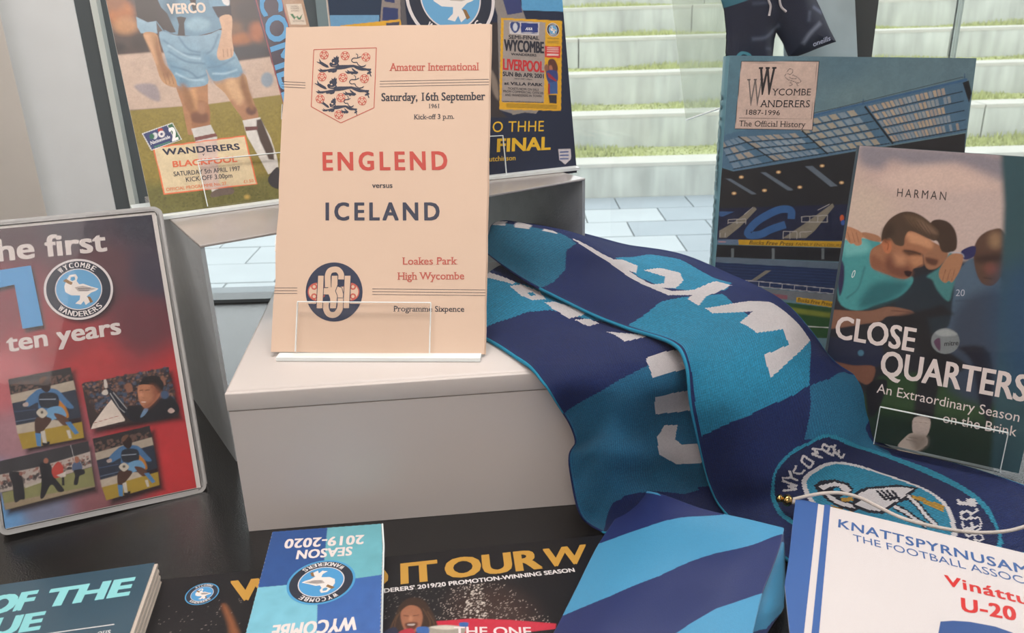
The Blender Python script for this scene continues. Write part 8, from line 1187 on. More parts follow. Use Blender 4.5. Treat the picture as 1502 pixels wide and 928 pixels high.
ART['booklet']=dict(paint=[
('P','2f5492',0.1,q("-44.1 114.4 6.8 100.1 13.3 63.2 16.4 38.2 -30.5 34")),
('P','6db2be',0.1,q("6.5 101.4 49.4 103.8 58.1 50.2 49.7 49.1 35.9 46.1 16.6 44.8 13.3 63.2")),
('P','7cc0d4',0.1,q("-40.7 34 -19.5 38.3 -3.2 40.4 16.8 42.6 18.9 23.4 29.8 -23.2 -26.8 -23.3")),
('P','3f68ac',0.1,q("15.5 44.8 35.9 46.1 49.7 49.1 57.9 51.4 69.9 -23.1 29.5 -23.2 18.9 23.4")),
('N',0.1,6,4,None)],
 flat=[
],
 text=[
('CREST',1,(16.3,43.11),(-19.83,-2.36)),
('lettering#1','SEASON','ebe0dc',(27.85,76.27),(-33.26,-3.64),(1.14,-8.35),0.03,0,1.06),
('lettering#2','2019-2020','ebe0dc',(32.83,88.33),(-48.93,-4.31),(1.26,-9.12),0.03,0,1.06),
('lettering#3','WYCOMBE','ebe0dc',(43.8,13.53),(-44.92,-6.97),(1.1,-10.13),0.03,0,1.06)])
ART['magazine']=dict(paint=[
('P','1b1a1d',0.3,q("-87.7 96.4 339 24.6 308 -172.4 -28.2 -121.3")),
('P','3a2a26',12,q("178.3 -43.3 183.4 -40.2 191.3 -38.7 199.8 -38.9 206.9 -40.8 212.5 -45.1 217.4 -51.6 221 -58.5 222.6 -64.1 222.1 -68.7 219.8 -72.9 216.2 -76.2 211.5 -77.9 204.8 -78 196.3 -76.7 187.9 -74.3 181.9 -70.7 178.4 -64.9 176.5 -57 176.3 -49.1")),
('P','8a5434',2,q("42.2 -30.2 42.3 -29 43 -28.9 44.2 -29.9 45.6 -31.9 47.6 -35.7 50 -40.8 52.4 -46.1 54.2 -50.4 55.6 -53.5 56.6 -56.2 57.2 -58.2 57.3 -59.5 56.7 -60.4 55.5 -60.6 54 -60.1 52.7 -58.8 51.6 -56.3 50.4 -52.8 49.3 -48.8 48 -45 46.4 -41 44.6 -36.7 43 -32.8")),
('D','b8a8a0',30,0.3,3,q("7.6 -24.7 54.2 -22.5 56.5 -55.1 7.3 -47.3")),
('D','d0c0b4',420,0.3,2,q("178.9 -33.3 207.4 -36.5 230.7 -70.7 229.4 -78.2 167.9 -63.3 166.8 -48.4")),
('D','e0d4c8',60,0.6,7,q("184.6 -34.2 195.9 -36.1 194.7 -67.6 182.4 -63")),
('D','a09890',120,0.3,8,q("137 -26.6 178.9 -33.3 169.7 -63.6 137.4 -58.5")),
('P','c42a40',0.3,q("166.1 -63.3 186 -64.2 208.2 -68.8 233.5 -75.9 223.5 -112.7 164.4 -103.5")),
('P','3c2b22',0.5,q("139.8 -66.5 140.3 -64.1 141.1 -61.7 141.9 -59.2 142.8 -56.7 143.6 -53.9 144.5 -51 145.4 -48.2 146.5 -45.9 147.8 -44 149.3 -42.6 150.9 -41.5 152.6 -41 154.3 -41 156.2 -41.6 158 -42.5 159.5 -43.8 160.7 -45.4 161.7 -47.4 162.6 -49.6 163.4 -52 164.3 -54.4 165.2 -56.9 166 -59.8 166.6 -63.1 167.5 -67.6 168.6 -73 168.7 -77.8 166.7 -80.7 161.2 -81.2 153.1 -80.2 144.9 -78.4 139.4 -76.4 137.5 -74.3 137.7 -71.8 138.8 -69.1")),
('P','9c664c',0.5,q("146.9 -52 147.7 -50.5 148.9 -49.2 150.2 -48.1 151.5 -47.6 152.9 -47.7 154.4 -48.2 155.9 -49.1 157 -50.3 157.9 -51.8 158.5 -53.7 158.9 -55.9 159.1 -58 159 -60.2 158.7 -62.6 158.2 -64.9 157.5 -66.8 156.6 -68.4 155.4 -69.7 154.1 -70.7 153 -71.1 151.9 -71 150.9 -70.3 149.9 -69.3 149.1 -68 148.3 -66.3 147.7 -64.3 147.2 -62.1 146.9 -60 146.6 -57.9 146.5 -55.8 146.5 -53.8")),
('P','5a3428',0.8,q("149.1 -62.3 150.4 -61.9 152.5 -61.8 154.5 -62.1 155.8 -62.7 156.1 -63.8 155.8 -65.3 155.1 -66.8 154.4 -67.8 153.5 -68.2 152.4 -68.1 151.2 -67.8 150.4 -67.2 149.7 -66.2 149.1 -64.7 148.8 -63.2")),
('P','bcaea6',0.4,q("150.4 -63.1 151.2 -63.1 152.4 -63.2 153.7 -63.3 154.5 -63.5 154.7 -63.8 154.6 -64.1 154.2 -64.5 153.8 -64.7 153.2 -64.7 152.4 -64.6 151.6 -64.4 151 -64.2 150.6 -64 150.3 -63.6 150.2 -63.3")),
('P','4a2c22',0.4,q("148.2 -55.9 151.4 -57 151.4 -56.5 148.3 -55.3")),
('P','4a2c22',0.4,q("153.7 -57.1 156.9 -56.8 156.8 -56.3 153.7 -56.6")),
('P','b88062',1,q("153.4 -59 153.4 -59.7 153.2 -60.3 152.9 -60.8 152.6 -61 152.3 -61.1 151.9 -60.9 151.6 -60.6 151.3 -60 151.2 -59.4 151.1 -58.7 151.2 -58 151.4 -57.4 151.6 -56.9 152 -56.7 152.3 -56.6 152.7 -56.8 153 -57.1 153.2 -57.7 153.4 -58.3")),
('P','6a4c34',0.4,q("146.3 -51.8 145.7 -53.3 145.1 -54.7 144.5 -56.1 144 -57.7 143.6 -59.4 143.3 -61.3 143.1 -63.3 143 -65.4 142.8 -67.5 142.7 -69.5 143 -69.6 143.2 -67.6 143.3 -65.5 143.4 -63.4 143.6 -61.4 143.9 -59.5 144.3 -57.9 144.8 -56.4 145.4 -55 146 -53.6 146.6 -52.1")),
('P','6a4c34',0.4,q("159.2 -51.4 160 -53.7 160.8 -55.9 161.7 -58.1 162.4 -60.4 162.9 -62.6 163.1 -64.8 163.1 -67.1 163.1 -69.4 162.9 -71.7 162.9 -74 163.2 -74 163.2 -71.7 163.4 -69.5 163.4 -67.1 163.4 -64.8 163.2 -62.5 162.7 -60.2 161.9 -58 161.1 -55.7 160.2 -53.5 159.4 -51.2")),
('P','6a4c34',0.4,q("161.8 -54.5 162.5 -56.5 163.3 -58.4 164 -60.4 164.6 -62.3 165.1 -64.2 165.3 -66.2 165.4 -68.2 165.5 -70.3 165.5 -72.4 165.5 -74.4 165.8 -74.4 165.8 -72.4 165.8 -70.3 165.7 -68.2 165.6 -66.2 165.4 -64.1 164.9 -62.1 164.2 -60.2 163.5 -58.2 162.8 -56.3 162.1 -54.3")),
('P','6a4c34',0.4,q("144.5 -54.2 143.8 -56 143.1 -57.8 142.4 -59.5 141.8 -61.2 141.4 -62.9 141 -64.5 140.9 -66 140.7 -67.5 140.6 -68.9 140.5 -70.4 140.8 -70.5 140.9 -69 141 -67.6 141.2 -66.1 141.3 -64.6 141.7 -63.1 142.1 -61.5 142.7 -59.8 143.4 -58 144.1 -56.2 144.8 -54.5")),
('P','a0988c',0.3,q("161.9 -67.5 163.6 -67 166 -66.8 168.7 -66.8 171.3 -67.1 174.2 -67.7 177.2 -68.5 180 -69.6 181.9 -70.7 182.7 -71.8 182.7 -73 182.2 -74.3 181.5 -75.7 180.5 -77.4 179.1 -79.3 177.5 -81 175.8 -82.1 173.7 -82.5 171.4 -82.3 169.1 -81.8 167.1 -80.8 165.5 -79.2 164.2 -76.9 163 -74.6 162.2 -72.6 161.6 -71 161.2 -69.6 161.2 -68.4")),
('P','d0c8ba',0.4,q("162.8 -67.7 163.9 -67.3 166.4 -67.2 169.5 -67.3 172.2 -67.6 174.9 -68.2 177.8 -69 180.1 -69.9 181 -70.5 180 -70.9 177.6 -71.2 174.7 -71.2 172 -71 169.3 -70.4 166.3 -69.4 163.8 -68.3")),
('P','3a64a4',0.3,q("155.7 -66.5 157 -66.2 158.8 -66.4 160.7 -66.8 161.9 -67.5 162.5 -68.6 162.6 -70.2 162.3 -71.6 161.8 -72.5 160.6 -72.8 158.9 -72.7 157.2 -72.3 156.1 -71.6 155.4 -70.5 155.2 -69 155.2 -67.5")),
('P','3a64a4',0.3,q("179.5 -66.7 180.4 -66.5 181.9 -66.5 183.4 -66.8 184.4 -67.2 184.7 -68 184.5 -69.2 184.2 -70.2 183.6 -71 182.9 -71.2 181.9 -71.1 180.8 -70.8 180.1 -70.4 179.6 -69.6 179.3 -68.5 179.2 -67.4")),
('P','b03040',0.4,q("145.5 -68.7 147.2 -67.6 149.5 -66.8 151.8 -66.7 153.5 -67.4 154.4 -69.7 154.9 -73.2 154.9 -76.5 154.2 -78.7 152.2 -79.4 149.4 -79.2 146.5 -78.4 144.6 -77.2 143.9 -75.4 144 -73 144.5 -70.5")),
('P','2b3048',0.5,q("135.8 -68.4 137.5 -66.8 139.7 -65.3 142 -64.3 143.7 -64.6 144.9 -67 145.8 -71 146.1 -74.9 145.5 -77.4 143.3 -78 139.8 -77.7 136.4 -76.7 134.2 -75.6 133.5 -74.1 133.8 -72.2 134.7 -70.1")),
('N',0.1,0.9,21,None)],
 flat=[
],
 text=[
('lettering#1','WE DID','c69640',(48.12,-27.4),(91.78,-0.01),(-3.81,18.3),0.04,0,1),
('lettering#2','IT','c69640',(147.71,-27.55),(20.93,0.16),(-0.14,18.56),0.04,0,0.95),
('lettering#3','OUR','c69640',(174.65,-27.02),(58.13,0.28),(0.57,18.07),0.045,0,1),
('lettering#4','W','c69640',(235.15,-26.2),(26.56,0.34),(2.35,17.41),0.03,0,1),
('lettering#5','AY','c69640',(265.88,-27.48),(30.29,0.57),(3.33,17.45),0.04,0,1),
('lettering#6',"NDERERS' 2019/20 PROMOTION-WINNING SEASON",'e4dedc',(132.9,-34.29),(119.76,0.8),(-0.24,3.61),0.03,0,1),
('lettering#7','THE ONE','e8d8d8',(176.15,-76.3),(42.18,-7.04),(0.43,6.68),0.02,0,1),
('CREST',1,(28.29,-17.83),(9.78,-0.03))])
ART['leftbook']=dict(paint=[
],
 flat=[
('rule#4','d8d8d8',q("32.71 -51.13 74.34 -52.21 74.1 -51.4 32.41 -50.33"))],
 text=[
('lettering#1','OF','8ed6da',(0.11,-26.37),(23.2,-0.07),(-0.22,15.13),0.06,0,1),
('lettering#2','THE','8ed6da',(31.41,-27.31),(44.39,-0.18),(0.77,15.01),0.06,0,1),
('lettering#3','BLUE','8ed6da',(-13.09,-45.75),(46.68,-0.05),(-0.59,13.92),0.06,0,1),
('lettering#5','ous','d8d8d8',(66.88,-58.74),(6.63,-0.08),(-0.11,4.26),0.01,1,1)])
ART['pennant']=dict(paint=[
],
 flat=[
('border_stripe','3e64a4',q("-0.03 0.23 13.93 0.65 27.16 -122.17 29.35 -143.22 23.5 -146.13 20.68 -125.38 10.8 -88.47 8.19 -63.54")),
('border_stripe#2','3e64a4',q("17.6 1.39 21.25 1.5 34.02 -118.76 36.28 -139.76 33.36 -141.22 30.59 -120.46")),
('blue_panel','35558f',q("88.53 -82.5 94.26 -78.97 101.95 -76.13 113.41 -74.29 120.91 -75.28 142.09 -87.07 86.75 -114.63"))],
 text=[
('lettering#1','KNATTSPYRNUSAM','40659f',(29.16,-20.25),(101.06,-0.68),(-0.85,8.63),0.015,0,1.09),
('lettering#2','THE FOOTBALL ASSOC','40659f',(39.16,-30.43),(88.64,-0.03),(-1.17,6.6),0,0,1),
('lettering#3','Vináttu','d4302c',(89.47,-50.09),(39.58,1.5),(-0.9,8.87),0.025,0,1.08),
('lettering#4','U-20','d4302c',(98.25,-68.84),(24.7,4.07),(-0.64,10.95),0.03,0,1.08)])
ART['scarf_upper']=dict(paint=[
('P','2a7fa4',0,q("-0.027 0.562 0.013 0.493 0.07 0.462 0.104 0.425 0.107 0.347 0.142 0.186 0.15 0.072 0.144 -0.004 0.056 -0.107 -0.02 -0.105")),
('P','1a316e',0,q("0.107 0.347 0.104 0.425 0.171 0.447 0.302 0.337 0.303 0.051 0.309 0 0.144 -0.004 0.15 0.072 0.142 0.186")),
('P','2b9dc8',0,q("0.165 0.516 0.187 0.813 0.227 0.883 0.283 0.853 0.331 0.784 0.339 0.64 0.316 0.583 0.275 0.494 0.226 0.479")),
('P','2b9dc8',0,q("0.308 0.018 0.297 0.297 0.31 0.432 0.347 0.634 0.468 0.622 0.509 0.774 0.58 0.64 0.574 0.425 0.576 0.21 0.584 0.017 0.506 0.023 0.416 0.017 0.342 0.021")),
('P','1a316e',0,q("0.331 0.628 0.351 0.72 0.403 0.663 0.413 0.485 0.376 0.491")),
('P','1a316e',0,q("0.584 0.017 0.576 0.21 0.574 0.425 0.58 0.64 0.647 0.55 0.658 0.531 0.668 0.343 0.828 0.065 0.786 -0.02 0.688 0.01")),
('P','1a316e',0,q("0.509 0.774 0.539 0.924 0.577 0.975 0.586 0.762 0.58 0.64")),
('P','2a80aa',0,q("0.582 0.636 0.589 0.755 0.572 0.955 0.604 1.059 0.679 1.036 0.713 0.939 0.784 0.965 0.877 0.645 0.708 0.729 0.66 0.539")),
('P','f2ecee',0,q("-0.007 0.483 0.006 0.555 0.014 0.448 -0.005 0.432")),
('P','f2ecee',0,q("0.012 0.591 0.033 0.535 0.039 0.438 0.024 0.437")),
('P','f2ecee',0,q("0.05 0.485 0.061 0.478 0.071 0.446 0.053 0.441")),
('P','f2ecee',0,q("0.09 0.454 0.162 0.489 0.169 0.493 0.247 0.467 0.286 0.469 0.303 0.573 0.313 0.753 0.336 0.733 0.33 0.523 0.34 0.384 0.317 0.426 0.315 0.497 0.292 0.395 0.256 0.418 0.17 0.434 0.097 0.44")),
('P','f2ecee',0,q("0.164 0.478 0.176 0.545 0.203 0.565 0.215 0.501 0.193 0.461")),
('P','f2ecee',0,q("0.218 0.557 0.229 0.65 0.256 0.694 0.276 0.633 0.282 0.526 0.268 0.461 0.25 0.448 0.261 0.535 0.25 0.593 0.234 0.575")),
('P','f2ecee',0,q("0.35 0.38 0.382 0.59 0.404 0.696 0.509 0.774 0.524 0.665 0.537 0.463 0.5 0.452 0.504 0.617 0.474 0.61 0.46 0.454 0.418 0.403 0.408 0.526 0.366 0.353")),
('P','2f9fc0',0,q("0.731 0.304 0.718 0.312 0.704 0.323 0.693 0.337 0.685 0.354 0.678 0.373 0.674 0.394 0.67 0.417 0.668 0.442 0.666 0.468 0.666 0.497 0.668 0.525 0.669 0.552 0.67 0.577 0.67 0.6 0.672 0.625 0.678 0.653 0.689 0.685 0.705 0.724 0.724 0.777 0.744 0.837 0.762 0.886 0.778 0.915 0.793 0.923 0.806 0.92 0.819 0.912 0.83 0.904 0.841 0.895 0.852 0.887 0.862 0.876 0.873 0.863 0.883 0.847 0.894 0.83 0.904 0.81 0.915 0.789 0.925 0.768 0.935 0.746 0.944 0.723 0.953 0.699 0.961 0.675 0.968 0.655 0.973 0.638 0.978 0.624 0.981 0.607 0.983 0.583 0.985 0.547 0.986 0.503 0.985 0.456 0.978 0.411 0.965 0.366 0.945 0.317 0.922 0.273 0.898 0.239 0.876 0.219 0.853 0.208 0.832 0.204 0.814 0.208 0.801 0.217 0.791 0.232 0.782 0.25 0.772 0.265 0.762 0.276 0.753 0.286 0.743 0.295")),
('P','1b2a5c',0,q("0.727 0.323 0.717 0.328 0.707 0.334 0.699 0.342 0.692 0.355 0.686 0.373 0.681 0.394 0.677 0.418 0.674 0.443 0.673 0.469 0.673 0.498 0.674 0.527 0.676 0.553 0.676 0.577 0.677 0.599 0.678 0.621 0.683 0.644 0.692 0.668 0.704 0.696 0.719 0.73 0.734 0.773 0.751 0.82 0.767 0.856 0.781 0.874 0.794 0.877 0.807 0.872 0.819 0.864 0.83 0.855 0.842 0.846 0.854 0.838 0.865 0.829 0.877 0.817 0.888 0.803 0.899 0.786 0.91 0.767 0.921 0.749 0.931 0.73 0.941 0.71 0.95 0.69 0.958 0.67 0.964 0.652 0.969 0.638 0.973 0.625 0.976 0.61 0.978 0.588 0.98 0.553 0.982 0.511 0.981 0.465 0.975 0.423 0.961 0.38 0.94 0.334 0.915 0.294 0.891 0.265 0.869 0.247 0.847 0.238 0.827 0.236 0.811 0.239 0.798 0.247 0.788 0.261 0.78 0.276 0.771 0.289 0.761 0.299 0.75 0.309 0.739 0.317")),
('P','f2ecee',0,q("0.739 0.454 0.735 0.465 0.732 0.478 0.731 0.494 0.73 0.512 0.73 0.533 0.731 0.556 0.733 0.58 0.736 0.603 0.74 0.624 0.745 0.643 0.751 0.663 0.759 0.687 0.77 0.711 0.783 0.73 0.796 0.739 0.808 0.742 0.818 0.741 0.828 0.738 0.837 0.735 0.845 0.732 0.854 0.729 0.861 0.725 0.869 0.719 0.876 0.712 0.884 0.702 0.892 0.691 0.9 0.678 0.907 0.664 0.914 0.65 0.92 0.634 0.925 0.618 0.93 0.601 0.936 0.584 0.942 0.567 0.946 0.547 0.948 0.524 0.946 0.493 0.942 0.455 0.935 0.419 0.927 0.389 0.916 0.365 0.903 0.347 0.888 0.336 0.872 0.331 0.855 0.335 0.837 0.347 0.82 0.365 0.805 0.381 0.793 0.394 0.783 0.407 0.774 0.418 0.766 0.427 0.758 0.434 0.75 0.44 0.744 0.446")),
('P','2f95b8',0,q("0.748 0.472 0.745 0.483 0.742 0.496 0.741 0.512 0.741 0.529 0.74 0.548 0.741 0.57 0.743 0.592 0.746 0.613 0.749 0.632 0.753 0.649 0.759 0.666 0.766 0.685 0.776 0.704 0.788 0.718 0.8 0.725 0.81 0.727 0.82 0.726 0.829 0.724 0.837 0.722 0.845 0.719 0.853 0.717 0.86 0.713 0.867 0.708 0.874 0.701 0.881 0.692 0.889 0.681 0.896 0.67 0.903 0.657 0.909 0.643 0.915 0.629 0.92 0.613 0.925 0.597 0.93 0.581 0.936 0.564 0.94 0.545 0.941 0.523 0.94 0.494 0.935 0.459 0.929 0.425 0.921 0.397 0.911 0.377 0.898 0.361 0.884 0.35 0.869 0.347 0.854 0.351 0.837 0.363 0.821 0.379 0.807 0.395 0.796 0.408 0.787 0.42 0.779 0.431 0.772 0.441 0.765 0.449 0.758 0.456 0.753 0.463")),
('P','1c2030',0,q("0.77 0.476 0.767 0.515 0.78 0.571 0.798 0.588 0.811 0.565 0.816 0.535 0.809 0.526 0.811 0.491 0.822 0.492 0.84 0.495 0.845 0.44 0.827 0.432 0.807 0.444 0.782 0.465")),
('P','1c2030',0,q("0.818 0.544 0.818 0.582 0.821 0.608 0.836 0.657 0.843 0.685 0.864 0.708 0.868 0.653 0.873 0.624 0.868 0.584 0.867 0.525 0.87 0.488 0.856 0.466 0.832 0.472")),
('P','f2ecee',0,q("0.775 0.487 0.783 0.554 0.798 0.572 0.81 0.556 0.812 0.534 0.803 0.531 0.793 0.545 0.786 0.514 0.787 0.486")),
('P','2b9dc8',0,q("0.792 0.52 0.796 0.539 0.802 0.527 0.799 0.507")),
('P','f2ecee',0,q("0.792 0.473 0.802 0.479 0.816 0.472 0.83 0.479 0.839 0.462 0.825 0.449 0.807 0.453")),
('P','f2ecee',0,q("0.822 0.55 0.824 0.596 0.839 0.643 0.848 0.674 0.862 0.69 0.863 0.648 0.866 0.618 0.863 0.563 0.864 0.503 0.852 0.484 0.833 0.484 0.833 0.522")),
('P','1c2030',0,q("0.868 0.619 0.885 0.594 0.906 0.553 0.923 0.529 0.921 0.559 0.904 0.584 0.883 0.626 0.865 0.653")),
('P','f2ecee',0,q("0.867 0.627 0.884 0.602 0.905 0.56 0.922 0.536 0.921 0.552 0.904 0.576 0.883 0.618 0.866 0.644")),
('P','1c2030',0,q("0.871 0.539 0.886 0.53 0.903 0.511 0.919 0.503 0.914 0.535 0.899 0.545 0.882 0.565 0.866 0.574")),
('P','f2ecee',0,q("0.869 0.547 0.885 0.539 0.902 0.519 0.917 0.511 0.915 0.527 0.9 0.536 0.883 0.556 0.867 0.565")),
('P','c89a3c',0,q("0.812 0.489 0.821 0.522 0.826 0.503 0.819 0.469")),
('P','1c2030',0,q("0.832 0.6 0.833 0.608 0.855 0.579 0.854 0.567")),
('P','1c2030',0,q("0.836 0.611 0.838 0.618 0.858 0.587 0.858 0.575")),
('P','1c2030',0,q("0.841 0.621 0.842 0.629 0.862 0.596 0.861 0.584")),
('P','1c2030',0,q("0.845 0.632 0.847 0.64 0.865 0.604 0.865 0.592")),
('P','c89a3c',0,q("0.869 0.648 0.878 0.653 0.888 0.651 0.906 0.653 0.91 0.626 0.896 0.623 0.881 0.631 0.873 0.632")),
('P','c0903a',0,q("0.814 0.43 0.834 0.43 0.854 0.443 0.846 0.42 0.822 0.416")),
('P','f2ecee',0,q("0.907 0.711 0.914 0.72 0.916 0.754 0.924 0.741 0.926 0.714 0.918 0.709 0.913 0.699")),
('P','f2ecee',0,q("0.754 0.345 0.764 0.401 0.759 0.407 0.748 0.35")),
('P','f2ecee',0,q("0.76 0.408 0.742 0.38 0.747 0.373 0.764 0.399")),
('P','f2ecee',0,q("0.747 0.375 0.757 0.411 0.752 0.417 0.741 0.379")),
('P','f2ecee',0,q("0.752 0.419 0.718 0.366 0.723 0.36 0.756 0.41")),
('P','f2ecee',0,q("0.716 0.363 0.727 0.407 0.721 0.409 0.711 0.365")),
('P','f2ecee',0,q("0.724 0.413 0.703 0.409 0.703 0.399 0.724 0.403")),
('P','f2ecee',0,q("0.726 0.404 0.742 0.425 0.738 0.433 0.722 0.411")),
('P','f2ecee',0,q("0.698 0.441 0.71 0.416 0.714 0.423 0.702 0.448")),
('P','f2ecee',0,q("0.714 0.417 0.728 0.45 0.723 0.455 0.71 0.422")),
('P','f2ecee',0,q("0.729 0.455 0.722 0.479 0.716 0.473 0.723 0.45")),
('P','f2ecee',0,q("0.699 0.479 0.69 0.502 0.686 0.496 0.695 0.472")),
('P','f2ecee',0,q("0.69 0.494 0.716 0.529 0.714 0.537 0.687 0.503")),
('P','f2ecee',0,q("0.712 0.53 0.72 0.499 0.725 0.504 0.718 0.536")),
('P','f2ecee',0,q("0.722 0.506 0.696 0.48 0.698 0.471 0.724 0.497")),
('P','f2ecee',0,q("0.717 0.59 0.693 0.542 0.697 0.536 0.721 0.584")),
('P','f2ecee',0,q("0.697 0.538 0.704 0.574 0.699 0.575 0.693 0.54")),
('P','f2ecee',0,q("0.701 0.579 0.684 0.56 0.686 0.551 0.703 0.57")),
('P','f2ecee',0,q("0.687 0.553 0.704 0.6 0.7 0.605 0.683 0.558")),
('P','f2ecee',0,q("0.7 0.593 0.729 0.637 0.726 0.646 0.698 0.601")),
('P','f2ecee',0,q("0.73 0.646 0.716 0.668 0.712 0.658 0.725 0.636")),
('P','f2ecee',0,q("0.712 0.667 0.701 0.642 0.704 0.635 0.716 0.66")),
('P','f2ecee',0,q("0.7 0.634 0.71 0.614 0.715 0.623 0.705 0.643")),
('P','f2ecee',0,q("0.7 0.602 0.692 0.616 0.689 0.608 0.697 0.593")),
('P','f2ecee',0,q("0.692 0.608 0.703 0.628 0.7 0.635 0.689 0.616")),
('P','f2ecee',0,q("0.704 0.664 0.713 0.646 0.717 0.657 0.708 0.675")),
('P','f2ecee',0,q("0.716 0.646 0.746 0.677 0.745 0.689 0.715 0.657")),
('P','f2ecee',0,q("0.748 0.687 0.741 0.708 0.737 0.699 0.743 0.679")),
('P','f2ecee',0,q("0.733 0.674 0.726 0.689 0.721 0.678 0.728 0.664")),
('P','f2ecee',0,q("0.906 0.714 0.912 0.692 0.913 0.699 0.907 0.721")),
('P','f2ecee',0,q("0.913 0.689 0.92 0.705 0.918 0.717 0.911 0.702")),
('P','f2ecee',0,q("0.919 0.715 0.912 0.742 0.912 0.734 0.918 0.707")),
('P','f2ecee',0,q("0.913 0.731 0.918 0.751 0.916 0.765 0.911 0.744")),
('P','f2ecee',0,q("0.917 0.754 0.925 0.723 0.925 0.731 0.917 0.762")),
('P','f2ecee',0,q("0.939 0.684 0.93 0.636 0.932 0.626 0.941 0.674")),
('P','f2ecee',0,q("0.931 0.634 0.923 0.666 0.922 0.66 0.93 0.628")),
('P','f2ecee',0,q("0.924 0.657 0.929 0.681 0.926 0.692 0.922 0.668")),
('P','f2ecee',0,q("0.927 0.683 0.935 0.652 0.936 0.658 0.928 0.69")),
('P','f2ecee',0,q("0.933 0.665 0.932 0.711 0.929 0.718 0.93 0.672")),
('P','f2ecee',0,q("0.933 0.618 0.941 0.59 0.942 0.596 0.934 0.624")),
('P','f2ecee',0,q("0.943 0.589 0.95 0.643 0.948 0.652 0.94 0.597")),
('P','f2ecee',0,q("0.949 0.651 0.942 0.675 0.942 0.667 0.949 0.644")),
('P','f2ecee',0,q("0.946 0.623 0.94 0.644 0.939 0.637 0.945 0.617")),
('P','f2ecee',0,q("0.956 0.623 0.95 0.567 0.953 0.56 0.959 0.615")),
('P','f2ecee',0,q("0.952 0.566 0.945 0.593 0.944 0.587 0.951 0.561")),
('P','f2ecee',0,q("0.945 0.586 0.949 0.61 0.947 0.618 0.943 0.594")),
('P','f2ecee',0,q("0.947 0.611 0.954 0.588 0.955 0.594 0.948 0.617")),
('P','f2ecee',0,q("0.953 0.599 0.952 0.637 0.949 0.643 0.95 0.603")),
('P','f2ecee',0,q("0.953 0.556 0.959 0.535 0.96 0.541 0.954 0.562")),
('P','f2ecee',0,q("0.961 0.534 0.965 0.583 0.963 0.59 0.959 0.541")),
('P','f2ecee',0,q("0.965 0.589 0.959 0.612 0.958 0.608 0.964 0.584")),
('P','f2ecee',0,q("0.963 0.565 0.958 0.582 0.957 0.577 0.961 0.559"))],
 flat=[
],
 text=[
])
ART['scarf_lower']=dict(paint=[
('P','2b9dc8',0,q("-0.099 0.37 -0.001 0.515 0.057 0.561 0.101 0.615 0.223 0.582 0.267 0.616 0.218 0.535 0.159 0.463 0.134 0.369 0.105 0.084 0.03 -0.087")),
('P','2677a2',0,q("0.494 0.008 0.469 0.216 0.448 0.45 0.435 0.667 0.414 0.947 0.427 1.157 0.85 1.026 0.902 0.722 0.879 0.535 0.875 0.351 0.998 0.004 1.106 -0.35 0.908 -0.345 0.522 -0.147")),
('P','1a316e',0,q("0.998 0.004 0.891 0.26 0.881 0.396 0.891 0.484 0.939 0.354 1.081 -0.032")),
('P','1a316e',0,q("0.869 0.849 0.85 1.026 0.995 1.047 0.968 0.904")),
('P','f2ecee',0,q("-0.006 0.514 0.057 0.561 0.056 0.529 0.007 0.47")),
('P','f2ecee',0,q("0.058 0.506 0.068 0.571 0.105 0.599 0.13 0.548 0.117 0.488 0.093 0.481")),
('P','2b9dc8',0,q("0.095 0.532 0.096 0.567 0.109 0.551 0.104 0.52")),
('P','f2ecee',0,q("0.137 0.511 0.145 0.553 0.203 0.583 0.211 0.559 0.199 0.472 0.163 0.477")),
('P','f2ecee',0,q("0.208 0.488 0.224 0.551 0.251 0.568 0.243 0.499")),
('P','f2ecee',0,q("0.289 0.534 0.319 0.619 0.357 0.76 0.344 0.594")),
('P','f2ecee',0,q("0.411 0.692 0.408 0.797 0.419 0.97 0.473 0.992 0.469 0.671")),
('P','f2ecee',0,q("0.526 0.661 0.526 0.758 0.542 0.986 0.596 0.98 0.583 0.66")),
('P','f2ecee',0,q("0.624 0.706 0.632 0.8 0.679 0.759 0.701 0.808 0.702 1.047 0.766 1.044 0.772 0.729 0.728 0.619 0.657 0.632"))],
 flat=[
],
 text=[
])
ART['tie_blade']=dict(paint=[
('P','4594be',0,q("-0.076 -0.151 -0.061 0.169 0.012 0.296 0.013 0.008 0.02 -0.063")),
('P','4594be',0,q("0.404 -0.047 0.38 0 0.253 0.238 0.114 0.426 -0.019 0.647 -0.116 1.094 -0.004 1.11 0.072 1.001 0.334 0.617 0.523 0.395 0.633 0.208 0.729 -0.007 0.757 -0.09")),
('P','4594be',0,q("0.84 0.586 0.811 0.602 0.691 0.752 0.598 1.001 0.488 1.257 1.222 1.35 1.182 0.511 0.924 0.423")),
('P','1b2a62',0,q("1.083 0.344 0.929 0.838 0.876 1.235 1.322 1.35 1.286 0.232"))],
 flat=[
],
 text=[
])
ART['tie_fold']=dict(paint=[
('P','1b2a62',0,q("0.616 1.004 0.183 1.35 1.087 1.35 1.212 1.35 0.824 0.189 0.774 0.861")),
('P','1b2a62',0,q("0.027 -0.35 -0.153 0.586 0.011 1.009 0.124 0.277"))],
 flat=[
],
 text=[
])
